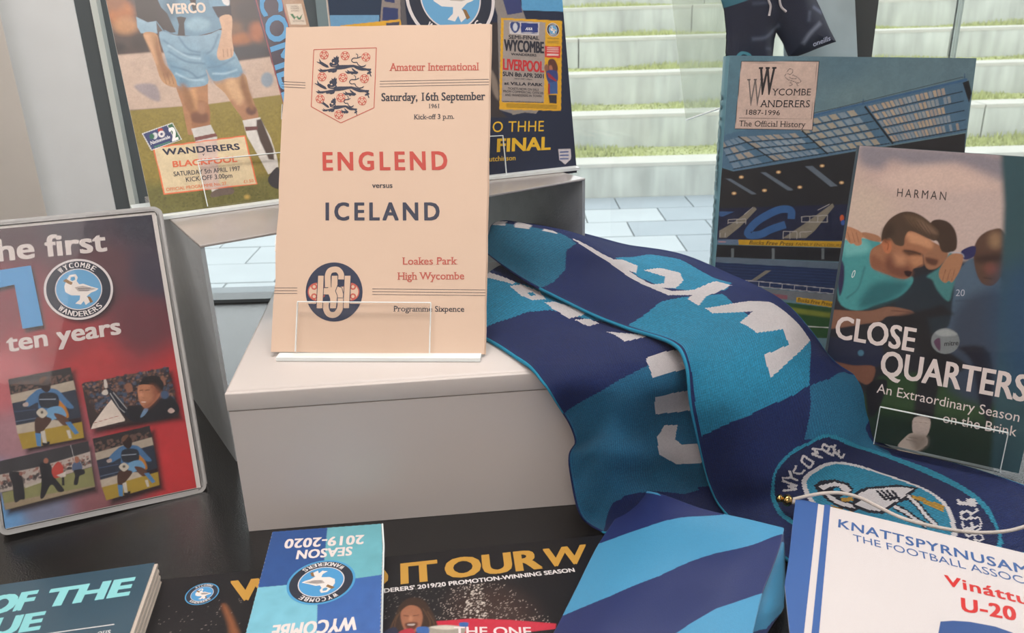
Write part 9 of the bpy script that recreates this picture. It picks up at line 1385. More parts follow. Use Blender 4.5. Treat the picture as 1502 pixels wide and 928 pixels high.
ART['shorts']=dict(paint=[
('P','232a3e',0.3,q("-106.9 539.9 183.7 532.9 252.8 115.9 -99.6 126.1")),
('P','3d7688',0.3,q("-11.8 407.3 15 406.6 34.1 349.1 21.5 319.8 0.7 313.1 -6 313.5")),
('P','5a6478',2.5,q("28.7 283.7 31.2 283.9 33.8 284 36.5 284.1 39.3 284.6 42 285.5 44.7 287.1 47.2 289.1 49.7 291.3 52.1 293.6 54.5 295.7 52.6 297.6 50.1 295.4 47.7 293.2 45.4 291 43 289.2 40.7 287.8 38.4 287 36 286.6 33.4 286.5 30.8 286.4 28.2 286.2")),  # pale streaks from here on: fabric sheen painted into the colour
('P','747c8e',2.5,q("78.4 278.6 79.4 280.5 80.4 282.3 81.4 284.1 82.5 285.9 83.8 287.6 85.5 289.3 87.4 291.1 89.4 292.8 91.6 294.6 93.6 296.4 91.2 298.8 89.2 297 87.1 295.2 85 293.4 83 291.6 81.2 289.7 79.7 287.8 78.5 285.9 77.4 284 76.5 282.2 75.4 280.4")),
('P','5a6478',2.5,q("79.5 308.3 79.5 306.6 79.4 305 79.4 303.4 79.3 301.8 79.3 300.1 81.2 299.9 81.3 301.5 81.3 303.1 81.4 304.7 81.5 306.4 81.5 308")),
('P','4a5468',2.5,q("26.2 315.4 29.4 315.6 32.6 315.7 35.8 315.8 39 315.9 42.2 316 41.9 318.4 38.6 318.3 35.4 318.2 32.2 318.1 29 318 25.8 317.9")),
('P','66708a',2.5,q("84 311.3 85.8 310.2 87.7 309.2 89.5 308.1 91.3 307.1 93.2 306 94 307.5 92.2 308.6 90.4 309.6 88.5 310.7 86.7 311.8 84.9 312.8")),
('P','4a5468',2.5,q("42.1 275.3 43.2 275.1 44.3 274.9 45.4 274.6 46.6 274.4 47.7 274.1 47.9 276 46.8 276.2 45.7 276.4 44.6 276.7 43.5 276.9 42.3 277.2")),
('P','4a8ea0',0.4,q("14.9 268.6 14.4 269.7 15.3 271.3 16.8 272.8 18.3 273.8 20.1 274 22.3 273.7 24.4 273.2 26.1 272.5 27.5 271.6 28.7 270.3 29.2 269.1 28.6 268.2 25.9 267.9 21.7 267.8 17.5 268.1")),
('P','232a3e',0.3,q("17.7 268 17.5 268.7 18.2 269.6 19.2 270.5 20.2 271.1 21.1 271.3 22.2 271.2 23.2 270.9 24.1 270.5 24.9 269.8 25.8 268.8 26.2 267.9 25.9 267.3 24.3 267.1 21.8 267.2 19.2 267.6"))],
 flat=[
],
 text=[
('lettering#1','oneills','a8b0c8',(87,276.6),(15.6,5.3),(-1.1,4.41),0.02,0,1)])
OUTLINE={'shorts':q("-7.5 367.7 -1.3 320.4 2.2 311.2 5.9 289.6 7.2 251.2 24.5 250 51 250.6 51.5 267.8 52.2 283.4 53.5 289.9 60.3 280.7 67.4 267.3 76 267.7 111.5 279.9 103.5 292.6 94.6 308.7 89.1 318 72.7 365.6"),
'pennant':q("0 0.2 128.1 0.3 162.8 -1.1 154.4 -104.2 29.8 -166.5 20.7 -125.4 10.8 -88.5 8.2 -63.5 4.2 -32.9"),
'magazine':q("0 0 277.4 0 288.2 -132.1 2.8 -87.9"),
'booklet':q("-27.5 92.3 41.8 100.6 46.7 77.5 61.3 -14.9 -12 -19.9"),
'leftbook':q("-21.9 0.1 86 0 83.8 -60.8 82.7 -91.3 1.1 -81")}
SHEET={
'scarf_upper':[[[-0.0258,0.7107,0.125],[-0.0187,0.7049,0.137],[-0.0114,0.7198,0.145],[0.0188,0.8074,0.12],[0.0368,0.8342,0.108]],[[0.0016,0.6548,0.12],[0.0203,0.6545,0.137],[0.0502,0.683,0.143],[0.0727,0.7369,0.122],[0.0949,0.7761,0.108]],[[0.0264,0.6117,0.118],[0.0546,0.6335,0.13],[0.078,0.6406,0.135],[0.0983,0.6962,0.122],[0.1277,0.7479,0.108]],[[0.054,0.568,0.117],[0.0784,0.5864,0.126],[0.1023,0.6099,0.128],[0.1318,0.6547,0.122],[0.1602,0.7153,0.108]],[[0.078,0.5372,0.116],[0.1056,0.5538,0.124],[0.1297,0.5772,0.124],[0.1567,0.6172,0.12],[0.1823,0.6674,0.108]],[[0.104,0.5054,0.1185],[0.1342,0.5305,0.12],[0.1629,0.5597,0.12],[0.1928,0.594,0.116],[0.2084,0.6168,0.105]],[[0.1089,0.4818,0.112],[0.1378,0.5011,0.112],[0.1723,0.5312,0.113],[0.2041,0.563,0.108],[0.2182,0.5702,0.095]],[[0.1124,0.4712,0.086],[0.1403,0.4746,0.093],[0.1746,0.5024,0.093],[0.2171,0.5507,0.085],[0.2407,0.5702,0.07]],[[0.1226,0.4806,0.048],[0.1489,0.4734,0.06],[0.1837,0.4932,0.062],[0.2323,0.5436,0.058],[0.2632,0.568,0.05]],[[0.1296,0.4793,0.024],[0.1568,0.4704,0.034],[0.1951,0.4923,0.036],[0.237,0.5291,0.034],[0.2676,0.559,0.028]],[[0.139,0.4708,0.008],[0.1668,0.4716,0.014],[0.206,0.4911,0.016],[0.2453,0.5217,0.014],[0.2778,0.5524,0.008]],[[0.1577,0.4354,0.006],[0.192,0.4487,0.008],[0.233,0.4725,0.009],[0.2765,0.5052,0.008],[0.3131,0.53,0.005]],[[0.1769,0.3991,0.006],[0.2148,0.4188,0.007],[0.2612,0.4454,0.008],[0.3087,0.4749,0.007],[0.3526,0.4973,0.005]],[[0.1938,0.3583,0.006],[0.2342,0.3809,0.006],[0.2832,0.4074,0.007],[0.3376,0.4396,0.006],[0.3843,0.4609,0.005]]],
'scarf_lower':[[[-0.0564,0.5817,0.1075],[-0.0332,0.6463,0.111],[-0.0052,0.7043,0.112],[0.027,0.7634,0.109]],[[-0.0252,0.5555,0.1075],[-0.0029,0.5942,0.112],[0.0276,0.6387,0.113],[0.0601,0.6978,0.109]],[[-0.0034,0.5213,0.1075],[0.0283,0.5507,0.112],[0.0608,0.5864,0.113],[0.0982,0.6325,0.109]],[[0.011,0.494,0.108],[0.0444,0.5133,0.113],[0.0808,0.5469,0.113],[0.1219,0.5849,0.109]],[[0.0209,0.4735,0.104],[0.0499,0.4777,0.111],[0.083,0.4983,0.1125],[0.1203,0.5276,0.1085]],[[0.0322,0.4772,0.082],[0.0581,0.4723,0.092],[0.0896,0.4815,0.096],[0.122,0.5059,0.093]],[[0.0398,0.4787,0.062],[0.0626,0.4711,0.073],[0.0947,0.4921,0.068],[0.1258,0.5009,0.07]],[[0.0356,0.476,0.052],[0.0619,0.4637,0.06],[0.099,0.4873,0.05],[0.1273,0.4902,0.05]],[[0.0371,0.4725,0.033],[0.0649,0.4673,0.04],[0.1026,0.4897,0.03],[0.1322,0.4881,0.03]],[[0.0435,0.4679,0.01],[0.0697,0.4669,0.022],[0.107,0.4851,0.014],[0.1383,0.4871,0.01]],[[0.0561,0.4592,0.004],[0.0782,0.4615,0.008],[0.108,0.4652,0.006],[0.1391,0.4665,0.004]]],
'tie_blade':[[[0.0785,0.4921,0.012],[0.0902,0.4701,0.026],[0.1148,0.4415,0.032],[0.1401,0.4259,0.034],[0.159,0.421,0.031]],[[0.0642,0.4639,0.011],[0.0841,0.4458,0.022],[0.1113,0.4247,0.028],[0.1354,0.4081,0.032],[0.1519,0.4055,0.03]],[[0.0491,0.4357,0.01],[0.0736,0.4192,0.02],[0.0985,0.4018,0.026],[0.1224,0.3882,0.03],[0.1427,0.3887,0.028]],[[0.0328,0.3968,0.01],[0.0569,0.3854,0.018],[0.0861,0.3776,0.022],[0.1103,0.3694,0.027],[0.1316,0.3697,0.026]],[[0.0181,0.3624,0.01],[0.0437,0.3535,0.018],[0.0702,0.3502,0.02],[0.0976,0.3457,0.024],[0.1202,0.3453,0.024]],[[0.0012,0.3256,0.01],[0.0314,0.3185,0.016],[0.0578,0.3156,0.018],[0.0837,0.3126,0.02],[0.1055,0.314,0.02]]],
'tie_fold':[[[0.1586,0.4231,0.029],[0.1598,0.4211,0.027],[0.1617,0.4238,0.02]],[[0.151,0.4083,0.027],[0.1555,0.4083,0.022],[0.1546,0.398,0.014]],[[0.1405,0.3908,0.025],[0.1479,0.3903,0.018],[0.1485,0.3802,0.012]],[[0.13,0.3746,0.022],[0.1386,0.3714,0.016],[0.1455,0.3738,0.01]],[[0.1189,0.3498,0.02],[0.1266,0.3552,0.014],[0.1317,0.3563,0.01]],[[0.1039,0.3181,0.016],[0.1082,0.3219,0.012],[0.1116,0.3216,0.01]]]}
# ------------------------------------------------------------------ materials
M_FLOOR = mat('black_gloss_laminate', '0b0c0e', .16, .9, bump=.25, bscale=900, vary=.2)
M_WALLB = mat('beige_painted_board', 'e6ddd4', .6, .3)
M_WALLW = mat('white_painted_panel', 'f4fbff', .4, .5)
M_FRAME = mat('grey_window_frame', '5a6469', .35, .5, vary=.1)
M_SEAM = mat('pale_glazing_bead', 'e2ece8', .4)
M_CONC = mat('weathered_concrete', 'aeb0a8', .9, .1, bump=.5, bscale=60, vary=.2, vscale=3.5)
streaks(M_CONC, 9, 1.2, .2)
M_CONC2 = mat('concrete_top', 'b3b0a6', .9, .1, bump=.4, bscale=60, vary=.12, vscale=6)
M_GRASS = mat('short_grass', 'a6ab70', .8, .1, vary=.25, vscale=9)
M_SLAB = mat('grey_paving', 'a4a9aa', .85, .15, vary=.1, vscale=4)
M_SLABD = mat('dark_grey_paving', '8f969a', .85, .15, vary=.1, vscale=4)
M_GROUND = mat('sandy_joint_bed', '9d9c95', .95, .1)
M_PLINTH = mat('satin_white_laminate', 'd3cbc6', .35, .45, bump=.05, bscale=700, vary=.015)
M_STEEL = mat('brushed_grey_steel', 'a6adb1', .35, .5, bump=.35, bscale=420, vary=.16, vscale=90)
M_STEELT = mat('satin_steel_top', 'a8a29e', .2, .8, vary=.08)
M_PAPER = mat('cream_paper', 'dfc4ae', .55, .3, bump=.12, bscale=160, vary=.03, vscale=14)
M_PAGES = mat('page_edges', 'cfc2b4', .8, .2, bump=.3, bscale=500)
M_WHITEP = mat('white_card', 'dedad6', .6, .3)
M_STAPLE = mat('staple_steel', 'a9a9a6', .3, .5, metal=1)
M_GLASS = clear('window_glass', 'fbfdfc', 1.4, .01, .05, 'eef2f0')
M_FGLASS = clear('showcase_glass', 'fefefe', 1.2, .01, .004, 'd8ccc8')
M_ACR = clear('clear_acrylic', 'fefefe', 1.1, .03, .0)
M_EDGE = mat('acrylic_edge', 'f2fafa', .2, .6, vary=.04)
# ------------------------------------------------------------------ setting
FB = .93
box('floor', -1.2, 1.0, .12, FB, -.02, 0, M_FLOOR, kind='structure', label='black glossy display floor of the showcase')
def wall(name, pts, z0, z1, m, t=.02):
    (x0, y0), (x1, y1) = pts; d = Vector((x1 - x0, y1 - y0, 0)).normalized(); n = Vector((-d.y, d.x, 0)) * t
    P = [Vector((x0, y0, 0)), Vector((x1, y1, 0)), Vector((x1, y1, 0)) + n, Vector((x0, y0, 0)) + n]; return slab(name, [(p.x, p.y) for p in P], z0, z1, m, kind='structure')
wall('wall_left', [(-.62, .14), (-.5075, .905), ][:2], 0, 1.2, M_WALLB)
box('trim_1', -.54, -.4425, .929, .98, 0, 1.2, M_WALLW, kind='structure', label='white column at the left end of the back window')
win = empty('window_1', Matrix.Translation((0, .95, 0)), kind='structure')
def wbox(n, x0, x1, y0, y1, z0, z1, m): o = box(n, x0, x1, y0 - .95, y1 - .95, z0, z1, m, win); return o
wbox('window_frame', -.444, -.424, .93, .97, 0, 1.2, M_FRAME); wbox('glazing_bead', -.424, -.4175, .925, .945, 0, 1.2, M_SEAM); wbox('window_frame', -.4175, -.395, .935, .97, 0, 1.2, M_FRAME)
wbox('mullion', -.212, -.194, .94, .97, 0, 1.2, M_FRAME); wbox('glazing_bead', -.194, -.179, .93, .96, 0, 1.2, mat('teal_grey_aluminium', '7d8f94', .3))
wbox('mullion', .352, .391, .93, .97, 0, 1.2, mat('dark_grey_aluminium', '45494b', .45))
wbox('glazing_bead', .4855, .4885, .945, .955, 0, 1.2, clear('silicone_seam', 'e8f0ee', 1.2, .2, .3, 'd8e0e0'))
wbox('sill_rail', -.444, 1.0, .93, .975, -.03, .004, M_FRAME)
wbox('glass_pane', -.395, -.212, .951, .955, 0, 1.2, M_GLASS); wbox('glass_pane', -.179, .352, .951, .955, 0, 1.2, M_GLASS); wbox('glass_pane', .391, .4855, .951, .955, 0, 1.2, M_GLASS); wbox('glass_pane', .4885, 1.0, .951, .955, 0, 1.2, M_GLASS)
w2 = empty('window_2', Matrix.Translation((0, .12, 0)), kind='structure'); box('glass_pane', -.75, .9, -.003, .003, 0, 1.2, M_FGLASS, w2); box('bottom_rail', -.75, .9, -.01, .01, -.02, 0, M_FRAME, w2)
box('ceiling', -3, 3, -3.2, 1.0, 1.7, 1.76, mat('white_ceiling', 'd8d4cf', .8), kind='structure')
box('wall_back', -3, 3, -3.25, -3.2, -1.3, 1.7, mat('warm_wall', 'c3b4a8', .8), kind='structure')
box('added_wall_left', -3.05, -3, -3.2, .9, -1.3, 1.7, MATS['warm_wall'], kind='structure')  # unseen wall added to cut the sky light coming from the left
box('wall_right', 3, 3.05, -3.2, 0, -1.3, 1.7, MATS['warm_wall'], kind='structure')
box('ground', -30, 30, 1.0, 40, -1.60, -1.385, M_GROUND, kind='structure')
box('room_floor', -3, 3, -3.2, .1, -1.3, -1.25, mat('grey_carpet', '6d6762', .9), kind='structure')
paving = empty('paving', Matrix.Translation((0, 7, -1.36)), kind='structure', label='grey paving slabs at the foot of the terrace')
slabs = {}
def paver(w, d, j):
    key = (w, d, j)
    if key not in slabs:
        bm = bmesh.new(); bmesh.ops.create_cube(bm, size=1)
        for v in bm.verts: v.co = Vector((v.co.x * (w - .012), v.co.y * (d - .012), v.co.z * .03 - .015))
        me = bpy.data.meshes.new('paving_slab'); bm.to_mesh(me); bm.free(); me.materials.append((M_SLAB, M_SLAB, M_SLABD)[j]); slabs[key] = me
    return slabs[key]
rng = random.Random(8)
for r in range(9):
    y = 7.05 - .2 - r * .4
    if y < 3.7: break
    for cidx in range(-7, 8):
        x = cidx * .6 + (.3 if r % 2 else 0); o = bpy.data.objects.new('paving_slab', paver(.6, .4, 2 if (x > 1.1 and r > 0) or r == 0 else rng.randint(0, 1))); COL.objects.link(o); o.parent = paving; o.location = (x, y - 7, rng.uniform(-.002, .002))
terrace = empty('terrace', Matrix.Translation((0, 7.05, -1.36)), kind='structure', label='concrete block terrace steps with grass treads')
for s in range(9):
    y0 = s * .8; z0 = s * .29; x = -7.0 - rng.random()
    while x < 8:
        w = 2.0 if s else 2.6; x1 = x + w
        b = box('concrete_block', x, x1 - .014, y0, y0 + .3, z0 - .1, z0 + .29 - .03, M_CONC, terrace); b2 = box('coping', x, x1 - .014, y0 - .004, y0 + .3, z0 + .26, z0 + .29, M_CONC2, terrace); x = x1
    box('turf_bed', -8, 9, y0 + .3, y0 + .8, z0 - .1, z0 + .275, MATS.get('turf_soil') or mat('turf_soil', 'a3a674', .9, .1, vary=.3, vscale=5), terrace)
for s in range(9):
    R = np.random.RandomState(s); n = 9000; xs = R.uniform(-6 - s * .4, 7 + s * .4, n); ys = R.uniform(.29, .80, n) + s * .8; hz = R.uniform(.02, .055, n) * (1 + .6 * np.sin(xs * 3 + s)); an = R.uniform(0, 3.14, n); w = .012
    dx = np.cos(an) * w; dy = np.sin(an) * w; z = s * .29 + .27
    V = np.stack([np.stack([xs - dx, ys - dy, np.full(n, z)], 1), np.stack([xs + dx, ys + dy, np.full(n, z)], 1), np.stack([xs + R.uniform(-.02, .02, n), ys + R.uniform(-.02, .02, n), z + hz], 1)], 1).reshape(-1, 3)
    me = mesh('grass', V, [(3 * i, 3 * i + 1, 3 * i + 2) for i in range(n)]); link('grass', me, M_GRASS, terrace, kind='stuff')
# ------------------------------------------------------------------ plinths
yaw = math.radians(5.3); MB = Matrix.Translation((-.1825, .477, 0)) @ Matrix.Rotation(yaw, 4, 'Z')
pl = empty('display_plinth', MB, label='white laminate display box holding the cream football programme and scarf', cat='display box')
box('shell', 0, .3495, .0012, .239, 0, .1048, M_PLINTH, pl, bev=.0025)
box('front_panel', .001, .3485, -.0006, .0012, .0002, .0905, M_PLINTH, pl); box('top_lip', .0, .3495, -.001, .003, .0911, .1035, M_PLINTH, pl, bev=.0008)
MR = Matrix.Translation((-.217, .568, 0)) @ Matrix.Rotation(math.atan2(.184, .287), 4, 'Z'); RW = math.hypot(.287, .184)
rs = empty('display_riser', MR, label='grey steel bridge riser carrying the two rear publications', cat='display riser')
box('top_plate', 0, RW, 0, .19, .1725, .1745, M_STEELT, rs, bev=.0006); box('leg', 0, .003, .0005, .1895, 0, .1725, M_STEEL, rs); box('leg', RW - .003, RW, .0005, .1895, 0, .1725, M_STEEL, rs)
# ------------------------------------------------------------------ acrylic stands
def stand(nm, name, label, x0, x1, lip, floor_z, base_back=.05, ang=None, lipx=None, plate=None):
    M = frame_matrix(nm); t = empty(name, M, label=label, cat='stand')
    n = Vector(FRAME[nm][3]); v = Vector(FRAME[nm][2]); lx0, lx1 = lipx or (x0, x1)
    box('front_lip', lx0, lx1, -.0005, lip, .0045, .0062, M_ACR, t); box('lip_edge', lx0, lx1, lip, lip + .0006, .0045, .0062, M_EDGE, t)
    box('side_edge', lx1 - .0004, lx1 + .0002, 0, lip, .0045, .0062, M_EDGE, t); box('side_edge', lx0 - .0002, lx0 + .0004, 0, lip, .0045, .0062, M_EDGE, t)
    # base shelf follows the horizontal under the cover
    R = M.inverted(); o = Vector(FRAME[nm][0]); e = Vector(FRAME[nm][1]); g = Vector((-e.y, e.x, 0)).normalized()
    def B(name, a0, a1, b0, b1, z0, z1, m):
        P = []
        for zz in (z0, z1):
            for a, b in ((a0, b0), (a1, b0), (a1, b1), (a0, b1)): p = Vector((o.x, o.y, 0)) + Vector((e.x, e.y, 0)).normalized() * a + g * b; p.z = zz; P.append(R @ p)
        return link(name, mesh(name, P, [(0, 3, 2, 1), (4, 5, 6, 7), (0, 1, 5, 4), (1, 2, 6, 5), (2, 3, 7, 6), (3, 0, 4, 7)]), m, t)
    p0, p1 = plate or (x0, x1)
    B('base_plate', p0, p1, -.008, base_back, floor_z + .0002, floor_z + .0028, M_EDGE)
    box('back_rest', x0, x1, 0, .09, -.0125, -.0105, M_ACR, t)
    return t
# ------------------------------------------------------------------ publications
def rect(w, h, x0=0, y0=0): return [(x0, y0), (w, y0), (w, h), (x0, h)]
# football programme on the white box
W, H = .1481, .2343
def wavy(x0, x1, y0, y1, n=14):
    o = [(x0 + (x1 - x0) * i / n, y0) for i in range(n)] + [(x1 + .0002 * math.sin(i * 2.1), y0 + (y1 - y0) * i / n) for i in range(n)] + [(x1 - (x1 - x0) * i / n, y1 + .0002 * math.sin(i * 1.3)) for i in range(n)]
    o += [(x0 + (.0009 if i in (3, 8, 11) else 0), y1 - (y1 - y0) * i / n) for i in range(n)]; return o
PW, PH = DIM['england']
t = empty('football_programme', frame_matrix('england'), label='cream 1961 football programme with red and navy lettering on the white box', cat='programme')
slab('front_cover', wavy(0, PW, 0, PH), -.0005, 0, M_PAPER, t); slab('pages', rect(PW - .0012, PH - .0008, .0006, .0006), -.0016, -.0006, M_WHITEP, t); slab('back_cover', wavy(0, PW + .0008, 0, PH + .0004), -.0022, -.0017, M_PAPER, t)
prints('england', t)
for y in (.07, .165): box('staple', -.0007, -.0001, y, y + .011, -.0012, -.0002, M_STAPLE, t)
L = STAND['england']; stand('england', 'acrylic_stand', 'clear acrylic stand holding the cream programme', .02, .13, L[1], .105, .04, lipx=L[0], plate=(.006, PW - .002))
# Blackpool programme
PW, PH = DIM['blackpool']; PH = .228
t = empty('football_programme', frame_matrix('blackpool'), label='programme with a footballer in pale blue shorts on grass, standing on the steel riser', cat='programme')
slab('front_cover', rect(PW, PH), -.0006, 0, M_WHITEP, t); slab('pages', rect(PW - .001, PH - .001, .0008, .0008), -.0026, -.0007, M_PAGES, t); slab('back_cover', rect(PW, PH), -.0033, -.0027, M_WHITEP, t)
picture('cover_picture', 'blackpool', t, 0, PW * 1000, 0, PH * 1000, .55); prints('blackpool', t, .0001)
L = STAND['blackpool']; stand('blackpool', 'acrylic_stand', 'clear acrylic stand under the programme of the player in shorts', .01, .13, L[1], .1747, .05, lipx=L[0], plate=(-.012, PW))
# semi-final book
PW, PH = DIM['final']; PH = .292
t = empty('softcover_book', frame_matrix('final'), label='navy semi-final book with ticket poster and yellow FINAL title on the steel riser', cat='book')
slab('front_cover', rect(PW, PH), -.0007, 0, M_WHITEP, t); slab('pages', rect(PW - .001, PH - .001, .0008, .0008), -.0085, -.0008, M_PAGES, t); slab('back_cover', rect(PW, PH), -.0092, -.0086, M_WHITEP, t)
picture('cover_picture', 'final', t, 0, PW * 1000, 0, PH * 1000, .6); prints('final', t, .0001)
L = STAND['final']; stand('final', 'acrylic_stand', 'clear acrylic stand under the navy semi-final book', .02, .19, L[1], .1747, .05, lipx=L[0], plate=(.01, PW - .001))
def hardback(nm, w, h, th, label, m_spine, cat='book', step=.6, name='hardback_book'):
    t = empty(name, frame_matrix(nm), label=label, cat=cat)
    slab('front_board', rrect(0, w, 0, h, .0012, 3), -.0026, 0, m_spine, t); slab('back_board', rrect(0, w, 0, h, .0012, 3), -th, -th + .0026, m_spine, t); slab('page_block', rect(w - .003, h - .004, .004, .004), -th + .0027, -.0027, M_PAGES, t)
    n = 8; P = [(0.0006 - .004 * math.sin(math.pi * i / n), -th * i / n) for i in range(n + 1)]; V = [(x, y, z) for y in (0, h) for x, z in P]; V += [(x + .0016, y, z) for y in (0, h) for x, z in P]; k = n + 1
    F = [(i, i + 1, k + i + 1, k + i) for i in range(n)] + [(2 * k + i, 3 * k + i, 3 * k + i + 1, 2 * k + i + 1) for i in range(n)] + [(i, 2 * k + i, 2 * k + i + 1, i + 1) for i in range(n)] + [(k + i, k + i + 1, 3 * k + i + 1, 3 * k + i) for i in range(n)]
    sp = link('spine', mesh('spine', V, F, False), m_spine, t)
    picture('dust_jacket' if 'jacket' in label else 'cover_picture', nm, t, 0, w * 1000, 0, h * 1000, step); prints(nm, t, .0001); return t, sp
PW, PH = DIM['history']
t, sp = hardback('history', PW, PH, .022, 'large hardback club history with a stadium roof on its grey-blue jacket', mat('teal_jacket_spine', '6a97a5', .3))
P, F = text_geo('WYCOMBE WANDERERS', (0, 0), (.20, 0), (0, .011), .03); V = [(-.0032 - .00 + 0 * x, .245 - x, -.004 - y) for x, y in P]; me = mesh('spine_lettering', V, F); link('spine_lettering', me, mat('dark_teal_ink', '1f4a58', .5), sp)
PW, PH = DIM['quarters']
t, sp = hardback('quarters', PW, PH, .024, 'hardback with huddled footballers and white CLOSE QUARTERS title at the right', mat('dark_slate_cloth', '33424c', .5), step=.5)
L = STAND['quarters']; stand('quarters', 'acrylic_stand', 'clear acrylic stand holding the huddled footballers book', .03, .12, L[1], .0, .05, lipx=L[0], plate=(.036, .1225))
# dvd
PW, PH = DIM['dvd']
t = empty('video_case', frame_matrix('dvd'), label='clear plastic case with red sleeve reading the first ten years', cat='disc case')
M_SHELL = clear('case_plastic', 'f8fafa', 1.3, .06, .02); M_RIM = mat('milky_case_rim', 'a9a9a8', .25, .5, vary=.05)
w, h = PW, PH
def rim(name, x0, x1, y0, y1, r, t0, z0, z1, m, parent):
    A = rrect(x0, x1, y0, y1, r); B = rrect(x0 + t0, x1 - t0, y0 + t0, y1 - t0, max(r - t0, .0005)); n = len(A); V = [(x, y, z) for z in (z0, z1) for x, y in A] + [(x, y, z) for z in (z0, z1) for x, y in B]
    F = []
    for i in range(n): j = (i + 1) % n; F += [(i, j, n + j, n + i), (2 * n + j, 2 * n + i, 3 * n + i, 3 * n + j), (n + i, n + j, 3 * n + j, 3 * n + i), (j, i, 2 * n + i, 2 * n + j)]
    return link(name, mesh(name, V, F), m, parent)
rim('front_tray', 0, w, 0, h, .006, .0035, -.0075, .0006, M_RIM, t); rim('back_tray', .0015, w + .001, -.0005, h + .002, .006, .003, -.0155, -.0085, M_RIM, t); slab('back_shell', rrect(.002, w, .001, h, .006), -.0155, -.0145, M_SHELL, t)
slab('inner_panel', rect(w - .004, h - .004, .004, .004), -.0075, -.0008, M_WHITEP, t)
sl = picture('sleeve', 'dvd', t, 4, w * 1000 - 7, 4.5, h * 1000 - 6, .42, z=-.0004); prints('dvd', t, -.0002)
slab('front_shell', rrect(.002, w - .002, .002, h - .002, .005), .0006, .001, clear('case_window', 'fcfcfc', 1.16, .015, .0), t)
# booklet
def outl(nm): return [(x / 1000, y / 1000) for x, y in OUTLINE[nm]]
o = outl('booklet'); xs = [p[0] for p in o]; ys = [p[1] for p in o]
t = empty('fixture_booklet', frame_matrix('booklet'), label='small blue chequered 2019-2020 season booklet lying upside down on the black magazine', cat='booklet')
slab('pages', [(x * .992, y * .995) for x, y in o], -.0094, -.0005, M_WHITEP, t)
picture('cover_picture', 'booklet', t, min(xs) * 1000, max(xs) * 1000, min(ys) * 1000, max(ys) * 1000, .5, outline=OUTLINE['booklet']); prints('booklet', t, .0001)
slab('cover_card', o, -.0005, 0, M_WHITEP, t)
m = OUTLINE['booklet']; a, b = Vector((m[1][0], m[1][1], 0)) / 1000, Vector((m[2][0], m[2][1], 0)) / 1000; c3 = Vector((m[3][0], m[3][1], 0)) / 1000
tube('clear_edge', [a + Vector((.0008, 0, -.0002)), b + Vector((.0008, 0, -.0002)), c3 + Vector((.0008, 0, -.0002))], .0006, M_EDGE, t)
# magazine
t = empty('club_magazine', frame_matrix('magazine'), label='black magazine with gold lettering and a cheering man holding a cup', cat='magazine')
o = outl('magazine'); slab('pages', [(x * .998, y * .998) for x, y in o], -.0026, -.0004, M_WHITEP, t); slab('cover_card', o, -.0004, 0, mat('black_cover_card', '1b1a1d', .3), t)
xs = [p[0] for p in OUTLINE['magazine']]; picture('cover_picture', 'magazine', t, min(xs), max(xs), -80, max(p[1] for p in OUTLINE['magazine']), .55, outline=OUTLINE['magazine']); prints('magazine', t, .0001)
# left book
t = empty('paperback_book', frame_matrix('leftbook'), label='teal paperback with pale italic OF THE BLUE title at the lower left corner', cat='book')
o = outl('leftbook'); slab('front_cover', o, -.0008, 0, mat('teal_slate_cover', '345263', .3, .5, coat=.3, vary=.12, vscale=12), t); c0 = Vector((o[0][0], o[0][1]))
for i in range(7):
    k = .0007 + i * .0022; slab('pages', [(x + (.0012 if i % 2 else .0018) * (1 if x > -.1 else 0), y - .0004) for x, y in o], -k - .0020, -k - .0001, M_PAGES, t)
slab('back_cover', o, -.0176, -.0168, MATS['teal_slate_cover'], t); prints('leftbook', t)
